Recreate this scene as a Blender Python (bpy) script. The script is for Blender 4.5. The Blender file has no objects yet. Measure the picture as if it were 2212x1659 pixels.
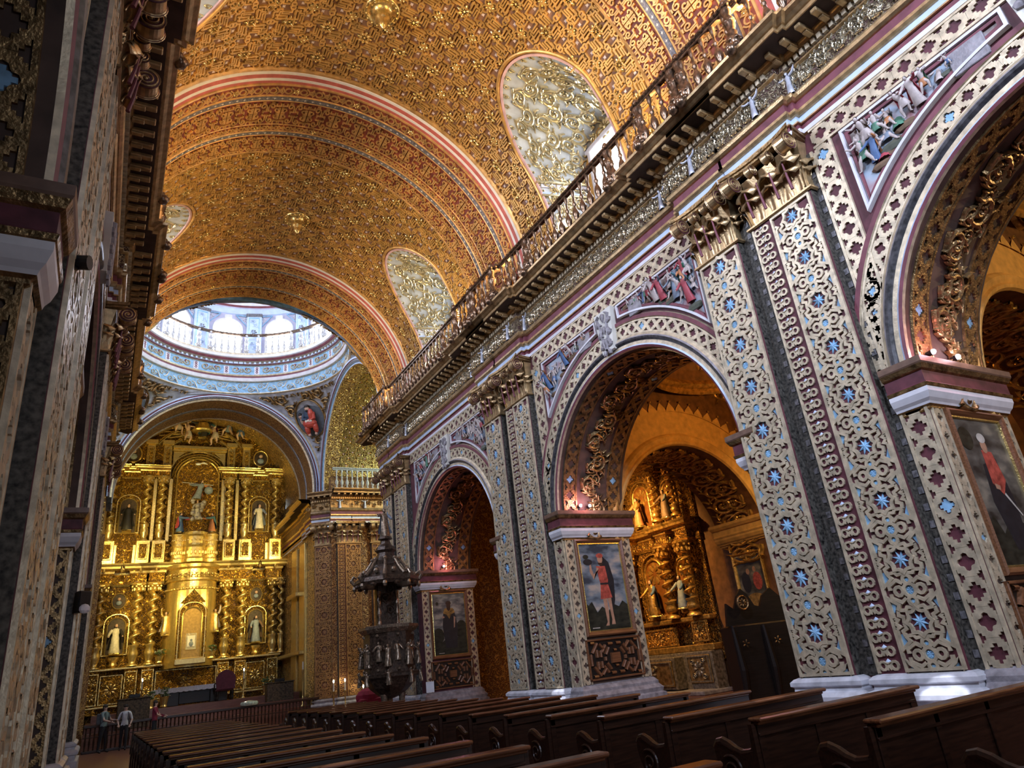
import bpy, math, random
import numpy as np
from mathutils import Vector, Matrix
random.seed(7); np.random.seed(7)
S = bpy.context.scene
PI = math.pi
def R(a): return math.radians(a)

# ------------------------------------------------------------------ camera
cam_d = bpy.data.cameras.new('camera'); cam = bpy.data.objects.new('camera', cam_d)
S.collection.objects.link(cam); S.camera = cam
cam_d.sensor_width = 36.0; cam_d.lens = 1469.5/2212*36.0
cam_d.clip_start = 0.05; cam_d.clip_end = 200
_M = Matrix(((0.86943996, -0.09461375, -0.48489421), (-0.48198852, -0.37789837, -0.79049345), (-0.10844918, 0.92100003, -0.37416268)))
# rows of _M are the church axes (right, nave, up) seen in camera space; the nave runs along +Y
cam.matrix_world = Matrix.Translation((0, 0, 1.57)) @ _M.to_4x4()

# ------------------------------------------------------------------ world, exposure
W = bpy.data.worlds.new('sky'); S.world = W; W.use_nodes = True
_bg = W.node_tree.nodes['Background']; _bg.inputs['Color'].default_value = (0.62, 0.78, 1.0, 1); _bg.inputs['Strength'].default_value = 0.9
S.view_settings.view_transform = 'Standard'; S.view_settings.look = 'None'
S.view_settings.gamma = 1; S.view_settings.use_curve_mapping = False
S.view_settings.exposure = 0.0
S.cycles.max_bounces = 5; S.cycles.diffuse_bounces = 3; S.cycles.glossy_bounces = 3; S.cycles.transmission_bounces = 2
S.cycles.sample_clamp_indirect = 6.0; S.cycles.caustics_reflective = False; S.cycles.caustics_refractive = False

# ------------------------------------------------------------------ daylight and electric light
X0 = 4.2            # nave axis
def area(name, loc, to, w, h, power, col, spread=180):
    l = bpy.data.lights.new(name, 'AREA'); l.shape = 'RECTANGLE'; l.size = w; l.size_y = h; l.energy = power; l.color = col; l.spread = R(spread)
    o = bpy.data.objects.new(name, l); S.collection.objects.link(o); o.location = loc
    d = Vector(to) - Vector(loc); o.rotation_euler = d.to_track_quat('-Z', 'Y').to_euler(); return o
def spot(name, loc, to, power, col, ang=60, blend=0.6, r=0.05):
    l = bpy.data.lights.new(name, 'SPOT'); l.energy = power; l.color = col; l.spot_size = R(ang); l.spot_blend = blend; l.shadow_soft_size = r
    o = bpy.data.objects.new(name, l); S.collection.objects.link(o); o.location = loc
    d = Vector(to) - Vector(loc); o.rotation_euler = d.to_track_quat('-Z', 'Y').to_euler(); return o
def point(name, loc, power, col, r=0.04):
    l = bpy.data.lights.new(name, 'POINT'); l.energy = power; l.color = col; l.shadow_soft_size = r
    o = bpy.data.objects.new(name, l); S.collection.objects.link(o); o.location = loc; return o
DAY = (0.66, 0.76, 1.0); DAYW = (0.86, 0.9, 1.0); WARM = (1.0, 0.62, 0.26); GOLDL = (1.0, 0.72, 0.3); ORANGE = (1.0, 0.45, 0.1)
BAY = 8.76
# daylight through the clerestory windows on both sides (just inside each opening)
for k in (-1, 0, 1):
    yc = 10.47 + BAY*k
    for s in (-1, 1):
        area('clerestory_daylight', (X0 + s*5.75, yc, 13.2), (X0 - s*3, yc, 6.5), 1.4, 1.7, ({-1: 620, 0: 430, 1: 300}[k] if s < 0 else 22), DAY, 150)
area('choir_window_daylight', (X0-3.0, -7.2, 12.0), (X0 + 5.0, 7, 7.0), 2.6, 3.4, 420, DAY, 75)
area('entrance_daylight', (X0 + 1, -7.4, 3.0), (X0, 6, 1.0), 2.6, 3.4, 60, DAYW, 100)
# drum windows and lantern
for a in range(12):
    t = 2*PI*a/12
    area('drum_daylight', (X0 + 5.0*math.sin(t), 30.3 + 5.0*math.cos(t), 19.6), (X0 - 2*math.sin(t), 30.3 - 2*math.cos(t), 15.5), 1.1, 1.8, 80, DAY, 160)
# sunbeams that fall through the clerestory on the pews and plinths
SUNB = []
for (p, q, e, a) in (((9.75, 10.5, 13.0), (1.95, 6.8, 0.886), 9000, 1.3), ((9.75, 19.2, 13.0), (1.5, 14.4, 0.886), 9000, 1.5), ((9.75, 19.2, 13.4), (0.85, 21.3, 0.80), 9000, 1.0), ((-1.35, 1.7, 13.4), (8.62, 5.3, 0.55), 14000, 2.4), ((-1.35, 10.5, 13.4), (8.62, 13.9, 0.75), 12000, 2.2), ((-1.35, 1.7, 13.5), (6.4, 5.8, 0.8), 9000, 1.6)):
    spot('sunbeam', p, q, e, (0.82, 0.86, 1.0), a, 0.3, 0.01)
# ------------------------------------------------------------------ materials
def _mat(name):
    m = bpy.data.materials.new(name); m.use_nodes = True; return m, m.node_tree.nodes, m.node_tree.links
def mat(name, col, metal=0.0, rough=0.5, var=0.12, scale=9.0, bump=0.0, bscale=40.0, spec=0.5, emis=None, es=0.0, coat=0.0, col2=None):
    m, N, L = _mat(name); b = N['Principled BSDF']
    b.inputs['Metallic'].default_value = metal; b.inputs['Roughness'].default_value = rough
    b.inputs['Specular IOR Level'].default_value = spec; b.inputs['Coat Weight'].default_value = coat
    tc = N.new('ShaderNodeTexCoord')
    n = N.new('ShaderNodeTexNoise'); n.inputs['Scale'].default_value = scale; n.inputs['Detail'].default_value = 3; L.new(tc.outputs['Object'], n.inputs['Vector'])
    r = N.new('ShaderNodeValToRGB'); L.new(n.outputs['Fac'], r.inputs['Fac'])
    c2 = col2 if col2 else tuple(c*(1-2.2*var) for c in col)
    r.color_ramp.elements[0].position = 0.3; r.color_ramp.elements[1].position = 0.7
    r.color_ramp.elements[0].color = (*[max(0, c) for c in c2], 1); r.color_ramp.elements[1].color = (*[min(1, c*(1+var)) for c in col], 1)
    L.new(r.outputs['Color'], b.inputs['Base Color'])
    if bump > 0:
        n2 = N.new('ShaderNodeTexNoise'); n2.inputs['Scale'].default_value = bscale; n2.inputs['Detail'].default_value = 2; L.new(tc.outputs['Object'], n2.inputs['Vector'])
        bp = N.new('ShaderNodeBump'); bp.inputs['Strength'].default_value = bump; bp.inputs['Distance'].default_value = 0.02
        L.new(n2.outputs['Fac'], bp.inputs['Height']); L.new(bp.outputs['Normal'], b.inputs['Normal'])
    if emis: b.inputs['Emission Color'].default_value = (*emis, 1); b.inputs['Emission Strength'].default_value = es
    return m
def relief_gold(name, col, rough=0.3, scale=16.0, strength=1.0, dist=0.05, metal=0.8, deep=(0.16, 0.05, 0.02), cut=0.36):
    """carved and gilded openwork seen from afar: curling ridges of gilding over hollows coloured dark"""
    m, N, L = _mat(name); b = N['Principled BSDF']; b.inputs['Roughness'].default_value = rough
    tc = N.new('ShaderNodeTexCoord')
    n = N.new('ShaderNodeTexNoise'); n.inputs['Scale'].default_value = scale*0.45; n.inputs['Detail'].default_value = 1; L.new(tc.outputs['Object'], n.inputs['Vector'])
    mx = N.new('ShaderNodeVectorMath'); mx.operation = 'MULTIPLY_ADD'; mx.inputs[1].default_value = (0.34,)*3
    L.new(n.outputs['Color'], mx.inputs[0]); L.new(tc.outputs['Object'], mx.inputs[2])
    v = N.new('ShaderNodeTexVoronoi'); v.feature = 'F1'; v.inputs['Scale'].default_value = scale; L.new(mx.outputs[0], v.inputs['Vector'])
    w = N.new('ShaderNodeMath'); w.operation = 'SINE'; k = N.new('ShaderNodeMath'); k.operation = 'MULTIPLY'; k.inputs[1].default_value = 11.0
    L.new(v.outputs['Distance'], k.inputs[0]); L.new(k.outputs[0], w.inputs[0])
    h = N.new('ShaderNodeMath'); h.operation = 'MULTIPLY_ADD'; h.inputs[1].default_value = 0.5; h.inputs[2].default_value = 0.5; L.new(w.outputs[0], h.inputs[0])
    r = N.new('ShaderNodeValToRGB'); r.color_ramp.elements[0].position = cut-0.14; r.color_ramp.elements[1].position = cut
    r.color_ramp.elements[0].color = (*deep, 1); r.color_ramp.elements[1].color = (*col, 1); L.new(h.outputs[0], r.inputs['Fac']); L.new(r.outputs['Color'], b.inputs['Base Color'])
    r2 = N.new('ShaderNodeValToRGB'); r2.color_ramp.elements[0].position = cut-0.14; r2.color_ramp.elements[1].position = cut
    r2.color_ramp.elements[1].color = (metal,)*3+(1,); L.new(h.outputs[0], r2.inputs['Fac']); L.new(r2.outputs['Color'], b.inputs['Metallic'])
    bp = N.new('ShaderNodeBump'); bp.inputs['Strength'].default_value = strength; bp.inputs['Distance'].default_value = dist
    L.new(h.outputs[0], bp.inputs['Height']); L.new(bp.outputs['Normal'], b.inputs['Normal'])
    return m
def wood(name, col, dark, rough=0.3, scale=3.0):
    m, N, L = _mat(name); b = N['Principled BSDF']; b.inputs['Roughness'].default_value = rough
    tc = N.new('ShaderNodeTexCoord'); mp = N.new('ShaderNodeMapping'); mp.inputs['Scale'].default_value = (1, 14, 14); L.new(tc.outputs['Object'], mp.inputs['Vector'])
    n = N.new('ShaderNodeTexNoise'); n.inputs['Scale'].default_value = scale; n.inputs['Detail'].default_value = 5; L.new(mp.outputs[0], n.inputs['Vector'])
    r = N.new('ShaderNodeValToRGB'); r.color_ramp.elements[0].position = 0.35; r.color_ramp.elements[1].position = 0.65
    r.color_ramp.elements[0].color = (*dark, 1); r.color_ramp.elements[1].color = (*col, 1)
    L.new(n.outputs['Fac'], r.inputs['Fac']); L.new(r.outputs['Color'], b.inputs['Base Color']); return m
def glow(name, col, s):
    m, N, L = _mat(name); b = N['Principled BSDF']; b.inputs['Base Color'].default_value = (*col, 1)
    b.inputs['Emission Color'].default_value = (*col, 1); b.inputs['Emission Strength'].default_value = s; return m

G_PALE = mat('daylit_gilding', (0.72, 0.60, 0.42), 0.35, 0.42, 0.16, 9, 0.12, 40)  # gold leaf, its colour paled to carry the cool daylight
G_WALL = mat('wall_gilding', (0.62, 0.43, 0.22), 0.65, 0.33, 0.18, 8, 0.15, 40)
G_VAULT = mat('vault_gilding', (0.78, 0.45, 0.13), 0.42, 0.40, 0.18, 5, 0.12, 40)
G_RIB = mat('rib_gilding', (0.74, 0.42, 0.14), 0.42, 0.40, 0.18, 5, 0.12, 40)
G_BRIGHT = mat('bright_gilding', (0.95, 0.70, 0.26), 0.85, 0.26, 0.1, 12, 0.3, 40)
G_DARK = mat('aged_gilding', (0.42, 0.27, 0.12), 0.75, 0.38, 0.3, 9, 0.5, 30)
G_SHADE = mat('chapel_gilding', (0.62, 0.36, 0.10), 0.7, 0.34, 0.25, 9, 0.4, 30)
MAROON = mat('maroon_paint', (0.13, 0.032, 0.045), 0, 0.6, 0.2, 6)
MAROON_L = mat('rose_paint', (0.22, 0.06, 0.08), 0, 0.55, 0.15, 5)
VAULT_G = mat('shadowed_vault_ground', (0.30, 0.16, 0.09), 0, 0.6, 0.14, 2.2, col2=(0.17, 0.075, 0.03)); SHELLP = mat('shell_pink_paint', (0.80, 0.66, 0.60), 0, 0.5, 0.1, 3)  # vault ground browned to paint in the shadows between straps
RED_G = mat('vermilion_ground', (0.27, 0.06, 0.03), 0, 0.55, 0.25, 5)
PINK = mat('pink_paint', (0.80, 0.50, 0.46), 0, 0.5, 0.1, 5)
RED_L = mat('red_line_paint', (0.55, 0.13, 0.10), 0, 0.5, 0.12, 5)
BLUE = mat('blue_paint', (0.30, 0.55, 0.80), 0, 0.45, 0.15, 8)
BLUE_L = mat('pale_blue_paint', (0.62, 0.74, 0.95), 0, 0.4, 0.06, 4)
WHITE = mat('white_paint', (0.82, 0.80, 0.84), 0, 0.4, 0.06, 5)
GREY = mat('grey_bead_paint', (0.22, 0.21, 0.22), 0.2, 0.45, 0.3, 20)
STONE = mat('grey_stone', (0.34, 0.31, 0.33), 0, 0.45, 0.2, 8, 0.3, 30)
MARBLE = mat('white_marble', (0.72, 0.72, 0.78), 0, 0.3, 0.12, 6, 0.1, 14)
GROOVE = mat('dark_groove', (0.10, 0.09, 0.075), 0.1, 0.6, 0.45, 22)
PLASTER = mat('ochre_plaster', (0.75, 0.42, 0.12), 0, 0.7, 0.12, 5)
CREAM = mat('cream_paint', (0.83, 0.80, 0.72), 0, 0.5, 0.06, 4)
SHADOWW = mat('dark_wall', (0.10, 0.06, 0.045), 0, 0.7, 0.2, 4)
PEW = wood('dark_pew_wood', (0.045, 0.018, 0.010), (0.018, 0.008, 0.005), 0.30)
PEWTOP = wood('polished_lit_top_rail', (0.20, 0.075, 0.032), (0.09, 0.032, 0.014), 0.24)  # lighter than the bench wood: the lit top is put into its colour
FRAMEW = wood('walnut_frame', (0.24, 0.10, 0.045), (0.13, 0.05, 0.02), 0.35)
BLACKW = wood('black_wood', (0.02, 0.014, 0.012), (0.01, 0.008, 0.007), 0.4)
FLOORM = wood('red_floor_boards', (0.22, 0.09, 0.06), (0.14, 0.05, 0.035), 0.3)
BLACK = mat('black_metal', (0.012, 0.012, 0.014), 0.2, 0.4, 0.1)
SKIN = mat('painted_flesh', (0.66, 0.42, 0.32), 0, 0.5, 0.08)
HAIR = mat('dark_hair', (0.03, 0.02, 0.015), 0, 0.6, 0.2)
WINDOW = glow('bright_window_glass', (0.93, 0.95, 1.0), 6.0)
SKYGLASS = glow('overcast_window_glass', (0.9, 0.93, 1.0), 7.0)
BULB = glow('lit_bulb', (1.0, 0.75, 0.9), 60.0)
BULBW = glow('warm_lit_bulb', (1.0, 0.8, 0.5), 60.0)

# ------------------------------------------------------------------ mesh builder
class MB:
    def __init__(s): s.V = []; s.F = []; s.n = 0
    def add(s, V, F, m=0):
        V = np.asarray(V, float).reshape(-1, 3); base = s.n; s.V.append(V); s.n += len(V)
        if isinstance(F, np.ndarray):
            if F.size: s.F.append((np.full(len(F), F.shape[1]), (F+base).ravel(), np.full(len(F), m) if np.isscalar(m) else np.asarray(m)))
        elif len(F):
            s.F.append((np.array([len(f) for f in F]), np.array([i+base for f in F for i in f]), np.full(len(F), m) if np.isscalar(m) else np.asarray(m)))
        return s
    def join(s, o, m=None, T=None):
        for V in [np.concatenate(o.V)] if o.V else []:
            if T is not None: V = np.c_[V, np.ones(len(V))] @ np.array(T).T[:, :3]
            b = s.n; s.V.append(V); s.n += len(V)
        for c, i, mm in o.F: s.F.append((c, i+b, np.full(len(c), m) if m is not None else mm))
        return s
    def mapv(s, f): s.V = [f(np.concatenate(s.V))] if s.V else []; return s
    def box(s, x0, x1, y0, y1, z0, z1, m=0):
        V = [(x, y, z) for x in (x0, x1) for y in (y0, y1) for z in (z0, z1)]
        return s.add(V, np.array([(0,1,3,2),(4,6,7,5),(0,4,5,1),(2,3,7,6),(0,2,6,4),(1,5,7,3)]), m)
    def bbox(s, x0, x1, y0, y1, z0, z1, b=0.01, m=0):
        """box with chamfered edges"""
        b = min(b, (x1-x0)/2.01, (y1-y0)/2.01, (z1-z0)/2.01)
        cx, cy, cz = (x0+x1)/2, (y0+y1)/2, (z0+z1)/2; hx, hy, hz = (x1-x0)/2, (y1-y0)/2, (z1-z0)/2
        V = []; idx = {}
        for sx in (-1, 1):
            for sy in (-1, 1):
                for sz in (-1, 1):
                    for k, (dx, dy, dz) in enumerate(((0, b, b), (b, 0, b), (b, b, 0))):
                        idx[(sx, sy, sz, k)] = len(V); V.append((cx+sx*(hx-dx), cy+sy*(hy-dy), cz+sz*(hz-dz)))
        g = lambda *a: idx[a]; F = []
        for a in (-1, 1):
            F += [(g(a,-1,-1,0), g(a,1,-1,0), g(a,1,1,0), g(a,-1,1,0)), (g(-1,a,-1,1), g(1,a,-1,1), g(1,a,1,1), g(-1,a,1,1)), (g(-1,-1,a,2), g(1,-1,a,2), g(1,1,a,2), g(-1,1,a,2))]
            for c in (-1, 1):
                F += [(g(a,c,-1,0), g(a,c,1,0), g(a,c,1,1), g(a,c,-1,1)), (g(-1,a,c,1), g(1,a,c,1), g(1,a,c,2), g(-1,a,c,2)), (g(a,-1,c,0), g(a,1,c,0), g(a,1,c,2), g(a,-1,c,2))]
                for e in (-1, 1): F.append((g(a,c,e,0), g(a,c,e,1), g(a,c,e,2)))
        return s.add(V, F, m)
    def grid(s, P, m=0, closed_u=False):
        """P: array (nu, nv, 3) of points"""
        P = np.asarray(P, float); nu, nv = P.shape[:2]
        i = np.arange(nu if closed_u else nu-1)[:, None]; j = np.arange(nv-1)[None, :]; i2 = (i+1) % nu
        F = np.stack([i*nv+j, i2*nv+j, i2*nv+j+1, i*nv+j+1], -1).reshape(-1, 4)
        return s.add(P.reshape(-1, 3), F, m)
    def lathe(s, prof, n=16, c=(0, 0, 0), m=0, a0=0, a1=2*PI, cap=True):
        full = abs(a1-a0-2*PI) < 1e-6; a = np.linspace(a0, a1, n, endpoint=not full)
        pr = np.array(prof); P = np.stack([np.stack([c[0]+r*np.cos(a), c[1]+r*np.sin(a), np.full(len(a), c[2]+z)], -1) for r, z in pr], 1)
        s.grid(P, m, closed_u=full)
        if cap and full:
            for e, (r, z) in ((0, pr[0]), (1, pr[-1])):
                if r > 1e-4: s.add(P[:, 0 if e == 0 else -1], [tuple(range(n))], m)
        return s
    def prism(s, poly, h0, h1, ax='z', m=0, mside=None):
        """closed 2D outline pushed between h0 and h1 along an axis. ax x: (y,z) outline; y: (x,z); z: (x,y)"""
        n = len(poly); mk = {'x': lambda p, h: (h, p[0], p[1]), 'y': lambda p, h: (p[0], h, p[1]), 'z': lambda p, h: (p[0], p[1], h)}[ax]
        V = [mk(p, h0) for p in poly] + [mk(p, h1) for p in poly]
        s.add(V, [tuple(range(n)), tuple(range(2*n-1, n-1, -1))], m)
        s.add(V, [(i, (i+1) % n, n+(i+1) % n, n+i) for i in range(n)], m if mside is None else mside); return s
    def tube(s, pts, r, n=8, m=0, cap=True):
        P = np.asarray(pts, float); k = len(P); r = np.full(k, r) if np.isscalar(r) else np.asarray(r)
        T = np.gradient(P, axis=0); T /= np.linalg.norm(T, axis=1)[:, None]+1e-9
        up = np.array([0, 0, 1.0]) if abs(T[0][2]) < 0.9 else np.array([1.0, 0, 0]); out = []
        for i in range(k):
            u = up-T[i]*np.dot(up, T[i]); u /= np.linalg.norm(u)+1e-9; w = np.cross(T[i], u); up = u
            a = np.linspace(0, 2*PI, n, endpoint=False); out.append(P[i]+r[i]*(np.cos(a)[:, None]*u+np.sin(a)[:, None]*w))
        G = np.array(out).transpose(1, 0, 2); s.grid(G, m, closed_u=True)
        if cap: s.add(G[:, 0], [tuple(range(n))], m); s.add(G[:, -1], [tuple(range(n))], m)
        return s
    def ball(s, c, r, n=8, m=0, sc=(1, 1, 1)):
        t = np.linspace(0, PI, max(4, n//2+1)); a = np.linspace(0, 2*PI, n, endpoint=False)
        P = np.stack([np.stack([c[0]+sc[0]*r*np.sin(tt)*np.cos(a), c[1]+sc[1]*r*np.sin(tt)*np.sin(a), np.full(n, c[2]+sc[2]*r*np.cos(tt))], -1) for tt in t], 1)
        return s.grid(P, m, closed_u=True)
    def build(s, name, mats, parent=None, loc=None, smooth=False, rot=None, scale=None):
        V = np.concatenate(s.V) if s.V else np.zeros((0, 3))
        me = bpy.data.meshes.new(name); cnt = np.concatenate([f[0] for f in s.F]).astype(np.int32); idx = np.concatenate([f[1] for f in s.F]).astype(np.int32); mi = np.concatenate([f[2] for f in s.F]).astype(np.int32)
        me.vertices.add(len(V)); me.vertices.foreach_set('co', V.astype(np.float32).ravel())
        me.loops.add(len(idx)); me.loops.foreach_set('vertex_index', idx)
        me.polygons.add(len(cnt)); st = np.zeros(len(cnt), np.int32); st[1:] = np.cumsum(cnt)[:-1]; me.polygons.foreach_set('loop_start', st)
        try: me.polygons.foreach_set('loop_total', cnt)
        except Exception: pass
        me.polygons.foreach_set('material_index', mi)
        me.polygons.foreach_set('use_smooth', np.full(len(cnt), bool(smooth)))
        for mm in (mats if isinstance(mats, (list, tuple)) else [mats]): me.materials.append(mm)
        me.update(calc_edges=True); me.validate(clean_customdata=False)
        o = bpy.data.objects.new(name, me); S.collection.objects.link(o)
        if parent: o.parent = parent
        if loc: o.location = loc
        if rot: o.rotation_euler = rot
        if scale: o.scale = scale
        return o
def empty(name, loc=(0, 0, 0), rz=0.0, parent=None):
    o = bpy.data.objects.new(name, None); S.collection.objects.link(o); o.location = loc; o.rotation_euler = (0, 0, rz)
    if parent: o.parent = parent
    return o
def tag(o, label, cat, group=None, kind=None):
    o['label'] = label
    if cat: o['category'] = cat
    if group: o['group'] = group
    if kind: o['kind'] = kind
    return o
def struct(o): o['kind'] = 'structure'; return o
def dup(o, parent=None, keep=True):
    """a thing with copies of its parts and sub-parts, sharing mesh data"""
    c = o.copy(); S.collection.objects.link(c)
    if parent: c.parent = parent
    for ch in o.children: dup(ch, c)
    return c
def mirrored(o, label=None, group=None):
    c = dup(o); c.scale = (-o.scale[0], o.scale[1], o.scale[2])
    if label: c['label'] = label
    if group: c['group'] = group
    return c

# ------------------------------------------------------------------ flat ornament as swept straps
def arc(cx, cy, r, a0=0, a1=360, n=14, ry=None):
    a = np.radians(np.linspace(a0, a1, n)); return np.c_[cx+r*np.cos(a), cy+(ry or r)*np.sin(a)]
def spiral(cx, cy, r0, r1, a0, a1, n=22):
    a = np.radians(np.linspace(a0, a1, n)); r = np.linspace(r0, r1, n); return np.c_[cx+r*np.cos(a), cy+r*np.sin(a)]
def P_(*p): return np.array(p, float)
class Orn:
    """straps and inlays in a flat (u, v) frame with height h"""
    def __init__(s): s.V = []; s.F = []; s.M = []; s.n = 0
    def _a(s, V, F, m): s.V.append(V); s.F.append(F+s.n); s.M.append(np.full(len(F), m)); s.n += len(V)
    def strap(s, P, w, h=0.02, closed=False, m=0, taper=False, rnd=False, h0=0.0):
        P = np.asarray(P, float)
        if closed and np.hypot(*(P[0]-P[-1])) < 1e-6: P = P[:-1]
        n = len(P); s.k = getattr(s, 'k', 0)+1; h = h*(1+0.035*(s.k % 9))
        if closed: A = np.roll(P, 1, 0); B = np.roll(P, -1, 0)
        else: A = np.vstack([2*P[0]-P[1], P[:-1]]); B = np.vstack([P[1:], 2*P[-1]-P[-2]])
        t1 = P-A; t2 = B-P; t1 /= np.hypot(*t1.T)[:, None]+1e-9; t2 /= np.hypot(*t2.T)[:, None]+1e-9
        t = t1+t2; t /= np.hypot(*t.T)[:, None]+1e-9; nn = np.c_[-t[:, 1], t[:, 0]]
        k = 1/np.clip(np.abs((t*t1).sum(1)), 0.5, 1); hw = np.full(n, w/2.0)*k
        if taper: hw = hw*np.linspace(1, 0.25, n)
        prof = ((-1, 0), (-0.86, 1), (0.86, 1), (1, 0)) if not rnd else ((-1, 0), (-0.6, 0.8), (0, 1), (0.6, 0.8), (1, 0))
        q = len(prof); V = np.zeros((n, q, 3))
        for j, (a, b) in enumerate(prof): V[:, j, :2] = P+nn*(hw*a)[:, None]; V[:, j, 2] = h0+h*b
        i = np.arange(n if closed else n-1)[:, None]; i2 = (i+1) % n; j = np.arange(q-1)[None, :]
        F = np.stack([i*q+j, i2*q+j, i2*q+j+1, i*q+j+1], -1).reshape(-1, 4); s._a(V.reshape(-1, 3), F, m)
        return s
    def fill(s, P, h=0.008, m=1, hc=None, h0=0.0):
        """raised filled shape, star-shaped about its middle"""
        P = np.asarray(P, float)
        if np.hypot(*(P[0]-P[-1])) < 1e-6: P = P[:-1]
        n = len(P); c = P.mean(0); V = np.vstack([np.c_[P, np.full(n, h0)], np.c_[c+(P-c)*0.9, np.full(n, h0+h)], [[c[0], c[1], h0+(hc if hc is not None else h)]]])
        i = np.arange(n); i2 = (i+1) % n; F = np.vstack([np.stack([i, i2, n+i2, n+i], -1), np.stack([n+i, n+i2, np.full(n, 2*n), np.full(n, 2*n)], -1)]); s._a(V, F, m)
        return s
    def petals(s, cx, cy, r, n=8, m=0, h=0.03, w=0.34, a0=0, r0=0.18):
        for k in range(n):
            a = math.radians(a0)+2*PI*k/n; c, d = math.cos(a), math.sin(a); L = [(r*r0, 0), (r*0.55, r*w*0.5), (r*0.85, r*w*0.5), (r, 0), (r*0.85, -r*w*0.5), (r*0.55, -r*w*0.5)]
            s.fill([(cx+x*c-y*d, cy+x*d+y*c) for x, y in L], h*0.6, m, hc=h)
        return s
    def boss(s, cx, cy, r, m=0, h=0.03, n=8): return s.fill(arc(cx, cy, r, 0, 360, n+1), h*0.6, m, hc=h)
    def arr(s):
        F = np.concatenate(s.F); return np.concatenate(s.V), F, np.concatenate(s.M)
    def repeat(s, offs):
        """copies of the tile at (du, dv[, flip_u, flip_v]) offsets"""
        V, F, M = s.arr(); o = Orn(); VV = []; FF = []; MM = []
        for k, of in enumerate(offs):
            W_ = V.copy()
            if len(of) > 2: W_[:, 0] *= of[2]
            if len(of) > 3: W_[:, 1] *= of[3]
            W_[:, 0] += of[0]; W_[:, 1] += of[1]; VV.append(W_); FF.append(F+k*len(V)); MM.append(M)
        o.V = [np.concatenate(VV)]; o.F = [np.concatenate(FF)]; o.M = [np.concatenate(MM)]; o.n = len(o.V[0]); return o
    def merge(s, o):
        V, F, M = o.arr(); s.V.append(V); s.F.append(F+s.n); s.M.append(M); s.n += len(V); return s
    def clip(s, keep):
        """keep(u, v) -> mask; faces whose centre is outside are dropped"""
        V, F, M = s.arr(); c = V[F].mean(1); k = keep(c[:, 0], c[:, 1]); F = F[k]; M = M[k]
        used = np.unique(F); re = np.full(len(V), -1); re[used] = np.arange(len(used)); s.V = [V[used]]; s.F = [re[F]]; s.M = [M]; s.n = len(used); return s
    def to(s, mb, f):
        """f maps (n,3) u,v,h to xyz"""
        V, F, M = s.arr(); b = mb.n; mb.V.append(f(V)); mb.n += len(V); tri = F[:, 2] == F[:, 3]
        for sel, k in ((~tri, 4), (tri, 3)):
            if sel.any(): mb.F.append((np.full(sel.sum(), k), (F[sel][:, :k]+b).ravel(), M[sel]))
        return mb
def flat(o, U, Vv, N):
    o, U, Vv, N = map(lambda a: np.array(a, float), (o, U, Vv, N)); return lambda P: o+P[:, :1]*U+P[:, 1:2]*Vv+P[:, 2:3]*N
# ------------------------------------------------------------------ ornament tiles  (material slots: 0 gilding, 1 inlay a, 2 inlay b)
def quatre(cx, cy, r, n=6):
    P = []
    for k, a in enumerate((0, 90, 180, 270)): P.append(arc(cx+r*0.60*math.cos(R(a)), cy+r*0.60*math.sin(R(a)), r*0.42, a-100, a+100, n))
    return np.vstack(P)
def stepcross(cx, cy, r):
    q = [(1, 0.24), (0.62, 0.24), (0.62, 0.62), (0.24, 0.62), (0.24, 1)]
    P = q + [(-x, y) for x, y in q[::-1]] + [(-x, -y) for x, y in q] + [(x, -y) for x, y in q[::-1]]
    return np.array(P)*r+np.array([cx, cy])
def _radial(poly, th):
    P = np.asarray(poly, float); Q = np.roll(P, -1, 0); out = np.zeros(len(th))
    for i, t in enumerate(th):
        d = np.array([math.cos(t), math.sin(t)]); e = Q-P; den = d[0]*e[:, 1]-d[1]*e[:, 0]; den = np.where(abs(den) < 1e-12, 1e-12, den)
        r = (P[:, 0]*e[:, 1]-P[:, 1]*e[:, 0])/den; u = (P[:, 0]*d[1]-P[:, 1]*d[0])/den; ok = (r > 0) & (u >= -1e-6) & (u <= 1+1e-6); out[i] = r[ok].max() if ok.any() else np.hypot(*P.T).min()
    return out
def plate(o, inner, outer, cx, cy, h, m=0):
    """flat plate between an outer outline and a cut opening, both star-shaped about the centre"""
    def angs(P): P = np.asarray(P); return np.arctan2(P[:, 1], P[:, 0])
    A = np.concatenate([angs(inner), angs(outer), angs(inner)+1e-4, angs(inner)-1e-4, angs(outer)+1e-4, angs(outer)-1e-4]); A = np.unique(np.round(A % (2*PI), 5)); n = len(A)
    key = (round(float(np.abs(inner).sum()), 5), round(float(np.abs(outer).sum()), 5), len(inner))
    if key not in _PL: _PL[key] = (A, _radial(inner, A), _radial(outer, A))
    A, ri, ro = _PL[key]; ro = np.maximum(ro, ri+0.002); n = len(A); c, s_ = np.cos(A), np.sin(A)
    V = np.vstack([np.c_[cx+r*c, cy+r*s_, np.full(n, z)] for r, z in ((ri, 0), (ri*1.015, h), (ro*0.992, h), (ro, 0))]); i = np.arange(n); i2 = (i+1) % n
    F = np.vstack([np.stack([k*n+i, k*n+i2, (k+1)*n+i2, (k+1)*n+i], -1) for k in range(3)]); o._a(V, F, m)
_PL = {}
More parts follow.
